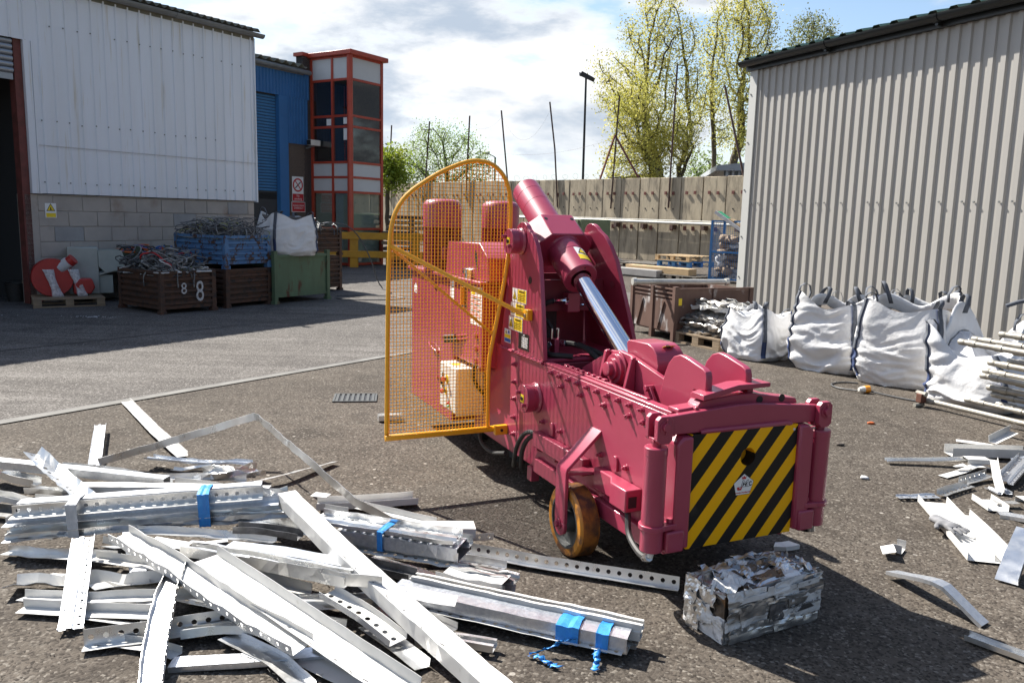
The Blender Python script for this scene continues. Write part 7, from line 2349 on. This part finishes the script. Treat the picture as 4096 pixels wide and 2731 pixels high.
 ('wide white tray lying open, with a glove on it', 'U', 0.15, 0.04, 'white', '', [(2.401, 4.379, 0.01), (2.304, 3.896, 0.01), (2.236, 3.571, 0.01)], 0, 0.0, 'offcuts scattered on the right'),
 ('second white tray right beside the wide one', 'U', 0.1, 0.035, 'white', '', [(2.455, 4.193, 0.01), (2.4, 3.866, 0.01), (2.335, 3.571, 0.01)], 0, 0.0, 'offcuts scattered on the right'),
 ('translucent looking aluminium angle leaning at the right frame edge', 'L', 0.09, 0.04, 'mill', '', [(2.477, 3.665, 0.14), (2.308, 3.473, 0.08), (2.208, 3.36, 0.01)], 0, 0.0, 'offcuts scattered on the right'),
 ('straight perforated strip pointing left from the right scatter', 'H', 0.05, 0.015, 'mill', '0', [(2.487, 5.14, 0.02), (2.758, 5.13, 0.03), (3.009, 5.111, 0.05)], 0, 0.0, 'offcuts scattered on the right'),
 ('large grey tray at the back of the right scatter', 'U', 0.11, 0.06, 'white', '', [(2.996, 5.33, 0.02), (3.241, 5.33, 0.02), (3.535, 5.324, 0.02)], 0, 0.0, 'offcuts scattered on the right'),
 ('white block-like channel end on the large grey tray', 'N', 0.075, 0.03, 'white', '', [(2.976, 5.087, 0.07), (3.117, 5.08, 0.07)], 0, 0.0, 'offcuts scattered on the right'),
 ('white flat behind the large grey tray, left of the upright piece', 'F', 0.075, 0, 'white', '', [(3.251, 5.7, 0.02), (3.345, 5.65, 0.02), (3.422, 5.551, 0.03)], 0, 0.0, 'offcuts scattered on the right'),
 ('white angle sticking up behind the large grey tray', 'L', 0.06, 0.05, 'white', '', [(3.443, 5.575, 0.04), (3.549, 5.624, 0.07), (3.668, 5.698, 0.09)], 0, 0.0, 'offcuts scattered on the right'),
 ('white flat lying in front of the straight perforated strip', 'F', 0.06, 0, 'white', '', [(2.714, 4.86, 0.01), (2.874, 4.962, 0.01), (3.027, 5.059, 0.02)], 0, 0.0, 'offcuts scattered on the right'),
 ('crumpled white sheet below the block-like channel end', 'F', 0.06, 0, 'white', '', [(2.861, 4.986, 0.05), (2.964, 5.002, 0.04), (3.113, 5.058, 0.03)], 0, 0.02, 'offcuts scattered on the right'),
 ('rippled perforated strip left of the wide white tray', 'L', 0.055, 0.01, 'galv', '1', [(2.235, 4.436, 0.015), (2.379, 4.456, 0.015), (2.479, 4.463, 0.015)], 0, 0.005, 'offcuts scattered on the right'),
 ('perforated angle just above the wide white tray', 'L', 0.05, 0.03, 'mill', '1', [(2.503, 4.479, 0.02), (2.643, 4.576, 0.02), (2.779, 4.666, 0.02)], 0, 0.003, 'offcuts scattered on the right'),
 ('perforated angle right of the rippled strip', 'L', 0.05, 0.035, 'mill', '0', [(2.747, 4.695, 0.02), (2.875, 4.778, 0.02), (2.999, 4.844, 0.03)], 0, 0.002, 'offcuts scattered on the right'),
 ('thin white angle leaning forward in the right scatter', 'L', 0.04, 0.025, 'white', '', [(3.031, 4.881, 0.12), (2.965, 4.729, 0.06), (2.891, 4.555, 0.02)], 0, 0.0, 'offcuts scattered on the right'),
 ('broad perforated section at the right frame edge', 'H', 0.1, 0.03, 'galv', '0', [(2.996, 4.694, 0.03), (3.178, 4.885, 0.05), (3.409, 5.132, 0.06)], 0, 0.0, 'offcuts scattered on the right'),
 ('stubby ribbed offcut under the thin leaning angle', 'H', 0.09, 0.015, 'galv', '', [(2.903, 4.664, 0.01), (2.911, 4.615, 0.01), (2.916, 4.547, 0.01)], 0, 0.0, 'offcuts scattered on the right'),
 ('small open tray right of the wide one', 'U', 0.11, 0.035, 'white', '', [(2.719, 4.448, 0.01), (2.718, 4.375, 0.01), (2.707, 4.26, 0.01)], 0, 0.0, 'offcuts scattered on the right'),
 ('small curved flat behind the small open tray', 'F', 0.05, 0, 'mill', '', [(2.743, 4.367, 0.03), (2.804, 4.353, 0.03), (2.87, 4.358, 0.03)], 0, 0.0, 'offcuts scattered on the right'),
 ('blue-grey flat channel at the right edge below the small tray', 'N', 0.065, 0.02, 'galv', '', [(2.674, 4.206, 0.02), (2.734, 4.186, 0.02), (2.779, 4.114, 0.03)], 0, 0.0, 'offcuts scattered on the right'),
 ('white corner of a channel cut by the right frame edge', 'N', 0.08, 0.03, 'white', '', [(2.927, 4.426, 0.03), (2.978, 4.429, 0.03)], 0, 0.0, 'offcuts scattered on the right'),
 ('little white piece between the thin angle and the broad section', 'N', 0.05, 0.03, 'white', '', [(3.155, 4.999, 0.02), (3.19, 4.956, 0.02)], 0, 0.0, 'offcuts scattered on the right'),
 ('grey plate lying behind the broad perforated section', 'F', 0.09, 0, 'mill', '', [(3.335, 5.149, 0.03), (3.423, 5.141, 0.05)], -15, 0.0, 'offcuts scattered on the right'),
 ('grey perforated flat at the right edge below the scaffold tubes', 'V', 0.03, 0, 'mill', '0', [(3.915, 6.163, 0.01), (4.015, 6.073, 0.01)], 0, 0.0, 'offcuts scattered on the right'),
 ('bright flat face of the folded offcut lying alone on the asphalt', 'F', 0.06, 0, 'white', '', [(1.824, 3.681, 0.035), (1.795, 3.588, 0.035)], -20, 0.0, 'offcuts scattered on the right'),
 ('bent aluminium strip arching off the asphalt in front of the right scatter', 'N', 0.06, 0.015, 'galv', '', [(1.72, 3.404, 0.03), (1.77, 3.155, 0.11), (1.796, 3.107, 0.11), (1.893, 2.974, 0.01)], 0, 0.0, 'offcuts scattered on the right'),
 ('narrow channel at the lower right frame edge', 'U', 0.05, 0.02, 'mill', '', [(1.758, 2.865, 0.01), (1.817, 2.796, 0.01), (1.905, 2.701, 0.01)], 0, 0.0, 'offcuts scattered on the right'),
 ('small white offcut in the shade edge beside the press nose', 'N', 0.06, 0.02, 'white', '', [(1.289, 3.691, 0.02), (1.333, 3.67, 0.03), (1.394, 3.719, 0.02)], 0, 0.0, 'offcuts scattered on the right'),
 ('short grey channel lying behind the guard foot', 'U', 0.08, 0.04, 'mill', '', [(-0.996, 5.908, 0.01), (-0.815, 5.953, 0.01)], 0, 0.0, 'offcuts scattered on the right'),
 ('small upturned channel joined to the lone folded offcut', 'U', 0.08, 0.04, 'white', '', [(1.871, 3.696, 0.01), (1.903, 3.671, 0.01)], 0, 0.0, 'offcuts scattered on the right'),
]
# ================================================================== cut metal strips
for k, (lab, prof, w, h, m, holes, PP, roll, cr_, grp) in enumerate(STRIPS):
    o = strip('metal_strip', prof, w, h, m, holes, PP, roll, max(cr_, .0012), k + 3)
    tag(o, lab, 'metal strip', grp)
# felt pen strokes on the two biggest white pieces
for o in [o for o in bpy.data.objects if o.name.startswith('metal_strip') and ('widest white angle' in o['label'] or 'long white box channel running' in o['label'])]:
    P_ = [Vector(q) for q in next(x for x in STRIPS if x[0] == o['label'])[6]]
    d_ = (P_[-1] - P_[0])
    sd_ = d_.normalized().cross(Vector((0, 0, 1))).normalized()
    for i in range(9):
        t_ = .18 + .078 * i + .02 * noise.noise((i * 3.3, 1, 1))
        seg_ = P_[0] + d_ * t_
        for a_, b_ in zip(P_[:-1], P_[1:]):
            pass
        k_ = t_ * (len(P_) - 1)
        i0 = min(int(k_), len(P_) - 2)
        c_ = P_[i0].lerp(P_[i0 + 1], k_ - i0) - P_[0] + sd_ * (.034 if 'box' in o['label'] else .044) + Vector((0, 0, .0022))
        MB().bar(c_, c_ + d_.normalized() * (.010 + .006 * (i % 3)) + sd_ * (.006 if i % 2 else -.004), .0022, .0006).build('pen_mark', MAT['ink'], o)
# taped bundles: several sections nested and strapped together
def bundle(lab, p0, p1, secs, tapes, seed, tail=None):
    p0, p1 = Vector(p0), Vector(p1)
    d = (p1 - p0)
    ln = d.length
    o = thing('taped_bundle', lab, 'metal bundle', p0, math.atan2(d.y, d.x), 'taped bundles of metal sections')
    o.rotation_euler = (0, -math.asin(d.z / ln), math.atan2(d.y, d.x))
    for i, (prof, w, h, y, z, x0, x1, m, hol, roll, cr_) in enumerate(secs):
        Q = [(x0, y, z), (ln * .3, y, z), (ln * .7, y, z), (ln + x1, y + (.02 * math.sin(i * 2.1) if cr_ > .008 else 0), z)]
        strip('section', prof, w, h, m, hol, Q, roll, cr_, seed + i, parent=o)
    for (x, w_, y0, y1, z0, z1, m) in tapes:
        mb = MB()
        vs = []
        for i in range(5):
            xx = x + w_ * i / 4
            for (a, b) in ((y0, z0), (y1, z0), (y1, z1), ((y0 + y1) / 2, z1 + .004), (y0, z1)):
                vs.append((xx + .006 * noise.noise((i, a * 40, b * 40)), a + .006 * noise.noise((xx * 60, a * 30, 1)), b + .006 * noise.noise((xx * 60, b * 30, 5))))
        mb.add(vs, [(i * 5 + k2, i * 5 + (k2 + 1) % 5, (i + 1) * 5 + (k2 + 1) % 5, (i + 1) * 5 + k2) for i in range(4) for k2 in range(5)])
        mb.build('tape', MAT[m], o, solid=.001)
    for t in tail or []:
        mb = MB()
        vs = []
        n = 14
        for i in range(n + 1):
            q = Vector(t[0]).lerp(Vector(t[1]), i / n)
            wv = Vector((.02 * noise.noise((i * .6, seed, 0)), .02 * noise.noise((i * .6, seed, 9)), .02 * abs(noise.noise((i * .9, seed, 4)))))
            vs += [q + wv + Vector((.010, .006, .004 * (i % 3))), q + wv - Vector((.010, .006, -.004 * (i % 2)))]
        mb.add(vs, [(2 * i, 2 * i + 1, 2 * i + 3, 2 * i + 2) for i in range(n)])
        mb.build('tape_tail', MAT['blue_tape'], o, smooth=True, solid=.001)
    return o
bundle('long perforated bundle with blue and grey tape on top of the left heap', (-2.22, 3.44, .125), (-1.15, 3.67, .165),
       [('L', .050, .046, -.045, .052, .01, -.01, 'mill', '0', 0, .0012), ('L', .055, .028, -.047, .020, -.02, .06, 'galv', '', 0, .001),
        ('L', .060, .030, -.050, -.014, -.01, .12, 'mill', '', 0, .006), ('L', .062, .028, -.048, -.046, -.02, .15, 'galv', '', 0, .008),
        ('N', .060, .04, .040, .096, .02, -.02, 'galv', '', 0, .0012), ('U', .08, .035, .0, -.05, -.02, .16, 'mill', '', 0, .012), ('L', .06, .04, .03, .02, .0, .10, 'mill', '', 0, .010)],
       [(.245, .045, -.080, .060, -.052, .101, 'grey_tape'), (.80, .05, -.080, .060, -.052, .101, 'blue_tape')], 100)
bundle('shining bundle of perforated sections lying over the right half of the heap', (-.71, 3.40, .105), (-.19, 3.235, .105),
       [('N', .12, .055, 0, .075, 0, .0, 'galv', '', 0, .004), ('H', .11, .03, .0, .085, -.15, -.02, 'mill', '0', 0, .004), ('U', .11, .04, 0, .02, 0, .01, 'mill', '', 0, .006), ('L', .05, .035, -.055, .0, .0, -.02, 'white', '1', 0, .006), ('L', .05, .04, .05, .05, -.1, .02, 'mill', '', 0, .006)],
       [(.18, .03, -.068, .066, .012, .098, 'blue_tape')], 120)
bundle('long blue taped bundle pointing at the bale from the heap\'s front right', (-.43, 3.03, .035), (.45, 2.70, .025),
       [('N', .085, .05, -.012, .062, 0, 0, 'galv', '', 0, .002), ('L', .04, .03, -.058, .01, 0, -.01, 'white', '1', 0, .002), ('S', .05, .035, .048, .02, .02, .03, 'white', '', 0, .003), ('S', .05, .03, .055, .05, .04, .035, 'white', '', 0, .003), ('U', .09, .03, 0, 0, .0, .0, 'mill', '', 0, .003), ('H', .05, .03, .04, -.01, .0, .02, 'mill', '0', 0, .003)],
       [(.68, .085, -.066, .036, .0, .067, 'blue_tape'), (.83, .045, -.066, .036, .0, .067, 'blue_tape')], 140,
       [((.76, -.07, .03), (.62, -.16, -.02)), ((.84, -.07, .01), (.86, -.17, -.02)), ((.62, -.16, -.02), (.74, -.20, -.02))])
bundle('stubby bundle of crushed white box sections at the heap\'s right edge', (-.24, 3.14, .05), (0.0, 3.05, .045),
       [('N', .09, .05, 0, .06, 0, .0, 'white', '', 0, .008), ('L', .06, .045, -.05, .0, -.05, .0, 'white', '1', 0, .006), ('U', .08, .04, .0, .005, .0, .02, 'mill', '', 0, .014), ('S', .06, .03, .04, .03, .0, .03, 'mill', '1', 0, .014)], [], 160)

# ================================================================== pressed bale of scrap
bale = thing('metal_bale', 'pressed cube bale of crumpled white and bare aluminium in front of the gate', 'bale', (0.805, 2.775, 0), R(28))
BW, BD, BH = .50, .225, .195
def bale_mat():
    m, nt, b = principled('pressed_scrap')
    N, L = nt.nodes, nt.links
    g = N.new('ShaderNodeTexCoord').outputs['Object']
    nz = N.new('ShaderNodeTexNoise')
    nz.inputs['Scale'].default_value = 5
    L.new(g, nz.inputs['Vector'])
    ad_ = N.new('ShaderNodeVectorMath')
    ad_.operation = 'MULTIPLY_ADD'
    L.new(nz.outputs['Color'], ad_.inputs[0])
    ad_.inputs[1].default_value = (.12, .12, .12)
    L.new(g, ad_.inputs[2])
    vo = N.new('ShaderNodeTexVoronoi')
    vo.inputs['Scale'].default_value = 11
    L.new(ad_.outputs[0], vo.inputs['Vector'])
    sp_ = N.new('ShaderNodeSeparateColor')
    L.new(vo.outputs['Color'], sp_.inputs[0])
    cr_ = N.new('ShaderNodeValToRGB')
    cr_.color_ramp.interpolation = 'CONSTANT'
    e = cr_.color_ramp.elements
    e[0].position, e[0].color = 0, (.74, .73, .72, 1)
    e[1].position, e[1].color = .42, (.70, .70, .71, 1)
    for p_, c_ in ((.62, (.78, .78, .78, 1)), (.78, (.14, .125, .115, 1)), (.84, (.62, .62, .63, 1)), (.96, (.20, .13, .08, 1))):
        q = e.new(p_)
        q.color = c_
    L.new(sp_.outputs[0], cr_.inputs[0])
    n2 = N.new('ShaderNodeTexNoise')
    n2.inputs['Scale'].default_value = 30
    n2.inputs['Detail'].default_value = 8
    L.new(g, n2.inputs['Vector'])
    mr_ = N.new('ShaderNodeMapRange')
    mr_.inputs[1].default_value, mr_.inputs[2].default_value = .56, .72
    mr_.inputs[4].default_value = .6
    L.new(n2.outputs['Fac'], mr_.inputs[0])
    mxx = N.new('ShaderNodeMixRGB')
    L.new(mr_.outputs[0], mxx.inputs[0])
    L.new(cr_.outputs[0], mxx.inputs[1])
    mxx.inputs[2].default_value = (.12, .11, .10, 1)
    L.new(mxx.outputs[0], b.inputs['Base Color'])
    mt = N.new('ShaderNodeMath')
    mt.operation = 'GREATER_THAN'
    L.new(sp_.outputs[0], mt.inputs[0])
    mt.inputs[1].default_value = .42
    m3 = N.new('ShaderNodeMath')
    m3.operation = 'MULTIPLY'
    L.new(mt.outputs[0], m3.inputs[0])
    m3.inputs[1].default_value = .9
    L.new(m3.outputs[0], b.inputs['Metallic'])
    b.inputs['Roughness'].default_value = .30
    bn = N.new('ShaderNodeBump')
    bn.inputs['Strength'].default_value = .5
    bn.inputs['Distance'].default_value = .006
    n3 = N.new('ShaderNodeTexNoise')
    n3.inputs['Scale'].default_value = 45
    n3.inputs['Detail'].default_value = 3
    L.new(g, n3.inputs['Vector'])
    L.new(n3.outputs['Fac'], bn.inputs['Height'])
    L.new(bn.outputs[0], b.inputs['Normal'])
    return m
MAT['bale'] = bale_mat()
MAT['bale_white'] = mat('scratched_white_sheet', (0.66, 0.66, 0.65), 0.38, col2=(0.52, 0.52, 0.51), ns=9, col3=(0.10, 0.10, 0.10), ns3=24, lo3=0.60, hi3=0.70)
MAT['bale_rust'] = mat('brown_sheet', (0.22, 0.13, 0.075), 0.4, 0.6, col2=(0.12, 0.08, 0.05), ns=12)
def bale_core():
    bm = bmesh.new()
    bmesh.ops.create_cube(bm, size=1)
    bmesh.ops.subdivide_edges(bm, edges=bm.edges[:], cuts=30, use_grid_fill=True)
    for v in bm.verts:
        c = Vector((v.co.x * BW, v.co.y * BD, v.co.z * BH))
        n_ = Vector((0, 0, 0))
        for a in range(3):
            if abs(v.co[a]) > .4999:
                n_[a] = math.copysign(1, v.co[a])
        n_.normalize()
        q = c * 1.0
        # folded sheet: flat facets from cells, sharp creases between them
        f1 = noise.voronoi(q * 15 + Vector((.3 * noise.noise(q * 9), .3 * noise.noise(q * 7 + Vector((4, 1, 2))), 0)))
        dd = f1[0]
        k = .006 * (noise.cell(f1[1][0] * 9.7)) + .010 * min(.8, (dd[1] - dd[0]))
        k += .006 * (1 - 2 * abs(noise.noise(q * 12))) + .003 * (1 - 2 * abs(noise.noise(q * 30)))
        edge_ = sum(1 for a in range(3) if abs(v.co[a]) > .44)
        amp = (1.0 if n_.z > .5 else .5) * (1 if edge_ < 2 else .35)
        c += n_ * (k * amp - .003)
        if n_.z > .5:
            c.z += .012 * math.sin(c.x * 9 + 1)
        v.co = Vector((c.x + BW / 2, c.y + BD / 2, max(.002, c.z + BH / 2)))
    me = bpy.data.meshes.new('pressed_core')
    bm.to_mesh(me)
    bm.free()
    me.materials.append(MAT['bale'])
    o = link(bpy.data.objects.new('pressed_core', me))
    o.parent = bale
bale_core()
qr = random.Random(17)
def scrap_plate(c, n_, up_, w, h, m, cr_=.006):
    c, n_, up_ = Vector(c), Vector(n_).normalized(), Vector(up_).normalized()
    sx_ = up_.cross(n_).normalized()
    up2 = n_.cross(sx_)
    vs, k = [], 8
    off = Vector((qr.random() * 9, qr.random() * 9, 0))
    for j in range(k + 1):
        for i in range(k + 1):
            a, b = (i / k - .5) * w, (j / k - .5) * h
            z_ = cr_ * (noise.noise(Vector((a * 22, b * 22, 0)) + off) * 2 + (1 - 2 * abs(noise.noise(Vector((a * 30, b * 30, 3)) + off))))
            edge = 1 + .08 * noise.noise(Vector((a * 30, b * 30, 7)) + off)
            vs.append(c + sx_ * a * edge + up2 * b * edge + n_ * z_)
    MB().add(vs, [(j * (k + 1) + i, j * (k + 1) + i + 1, (j + 1) * (k + 1) + i + 1, (j + 1) * (k + 1) + i) for j in range(k) for i in range(k)]).build('folded_sheet', MAT[m], bale, solid=.0016)
# the long front face: sheet on sheet pressed into thin flat layers
zz = .004
li = 0
while zz < .186:
    hh = qr.choice((.014, .020, .028, .036))
    x = qr.uniform(.0, .02)
    while x < .47:
        ww = qr.uniform(.07, .26)
        ww = min(ww, .497 - x)
        if ww > .03:
            scrap_plate((x + ww / 2, -.0035 - qr.random() * .006, min(zz + hh / 2, .185)), (qr.uniform(-.06, .06), -1, qr.uniform(-.14, .14)), (qr.uniform(-.06, .06), 0, 1), ww, hh * qr.uniform(1.0, 1.5),
                        qr.choice(('mill', 'wcoat', 'bale_white', 'grime', 'mill', 'darkmetal', 'grime')), .0052)
        x += ww * qr.uniform(.85, 1.0)
    zz += hh
    li += 1
for (x, z, w, h, m, tl) in ((.27, .170, .42, .022, 'bale_white', .02), (.405, .088, .165, .085, 'bale_white', .03), (.41, .132, .15, .024, 'bale_white', .03), (.26, .085, .08, .070, 'darkmetal', -.03), (.13, .118, .13, .05, 'grime', .05)):
    scrap_plate((x, -.0105 - qr.random() * .003, z), (qr.uniform(-.03, .03), -1, tl), (qr.uniform(-.06, .06), 0, 1), w, h, m, .0026)
for k in range(9):
    y, z = qr.uniform(.03, .20), qr.uniform(.03, .165)
    scrap_plate((-.004 - qr.random() * .004, y, z), (-1, qr.uniform(-.12, .12), qr.uniform(-.1, .12)), (0, qr.uniform(-.3, .3), 1), qr.uniform(.05, .11), qr.uniform(.04, .11), qr.choice(('bale_white', 'mill', 'grime', 'mill', 'darkmetal')), .007)
for (x, y, w, h, m) in ((.07, .06, .12, .09, 'bale_white'), (.16, .12, .08, .08, 'darkmetal'), (.24, .035, .14, .035, 'bale_rust'), (.28, .12, .11, .07, 'darkmetal'), (.36, .15, .08, .06, 'grime'), (.44, .13, .11, .10, 'darkmetal'), (.40, .05, .13, .05, 'mill'),
                        (.12, .17, .16, .07, 'mill'), (.30, .07, .10, .05, 'mill'), (.10, .11, .10, .05, 'mill'), (.38, .10, .10, .05, 'mill'), (.33, .19, .2, .05, 'mill'), (.22, .18, .08, .07, 'bale_white'), (.46, .05, .07, .08, 'mill'), (.20, .07, .07, .06, 'mill')):
    scrap_plate((x, y, .198 + qr.random() * .010), (qr.uniform(-.2, .2), qr.uniform(-.25, .1), 1), (qr.uniform(-.5, .5), 1, 0), w, h, m, .011)
for i in range(26):                      # curled slivers along the upper edges
    x, y = (qr.uniform(.02, .5), qr.choice((.0, .0, .1, .2))) if i % 3 else (qr.uniform(-.01, .02), qr.uniform(0, .22))
    scrap_plate((x, y, .19 + qr.uniform(-.01, .02)), (qr.uniform(-1, 1), qr.uniform(-1, 1), .6), (qr.uniform(-1, 1), 0, qr.random()), qr.uniform(.02, .06), qr.uniform(.008, .022), qr.choice(('mill', 'grime', 'wcoat')), .006)
text('novelis-painted.com', .020, MAT['ink'], bale, (.395, -.0215, .094), (1, 0, .03), (0, 0, 1))
MB().prism([(-.04, 0), (.05, .006), (.03, .022), (-.01, .02)], (.40, -.0175, .066), (1, 0, 0), (0, 0, 1), (0, -.002, 0)).build('dark_tear', MAT['darkmetal'], bale)

# ================================================================== work glove left on the tray
gl = thing('work_glove', 'dirty grey work glove lying on the wide white tray', 'glove', (2.235, 3.985, .03), R(-75))
def skin(name, V, E, rad, m, parent, sub=2):
    me = bpy.data.meshes.new(name)
    me.from_pydata(V, E, [])
    o = link(bpy.data.objects.new(name, me))
    o.parent = parent
    md = o.modifiers.new('skin', 'SKIN')
    md.use_smooth_shade = True
    for v, r_ in zip(me.skin_vertices[0].data, rad):
        v.radius = (r_, r_ * .8) if not isinstance(r_, tuple) else r_
    me.skin_vertices[0].data[0].use_root = True
    s_ = o.modifiers.new('sub', 'SUBSURF')
    s_.levels = s_.render_levels = sub
    me.materials.append(m)
    return o
V = [(0, 0, .018), (.05, 0, .020), (.09, .0, .022)]
E_ = [(0, 1), (1, 2)]
rad = [(.040, .022), (.046, .022), (.044, .020)]
for k, (y, ln_, cu) in enumerate(((-.036, .055, .3), (-.012, .070, .15), (.012, .066, .4), (.036, .050, .7))):
    b = len(V)
    V += [(.105, y, .02), (.105 + ln_ * .5, y * 1.25, .024 - cu * .006), (.105 + ln_ * (1 - .25 * cu), y * 1.4, .012)]
    E_ += [(2, b), (b, b + 1), (b + 1, b + 2)]
    rad += [.012, .011, .009]
b = len(V)
V += [(.04, -.055, .018), (.075, -.085, .016)]
E_ += [(1, b), (b, b + 1)]
rad += [.014, .011]
V += [(-.05, .005, .020)]
E_ += [(0, len(V) - 1)]
rad += [(.036, .024)]
skin('glove_body', V, E_, rad, MAT['glove'], gl)
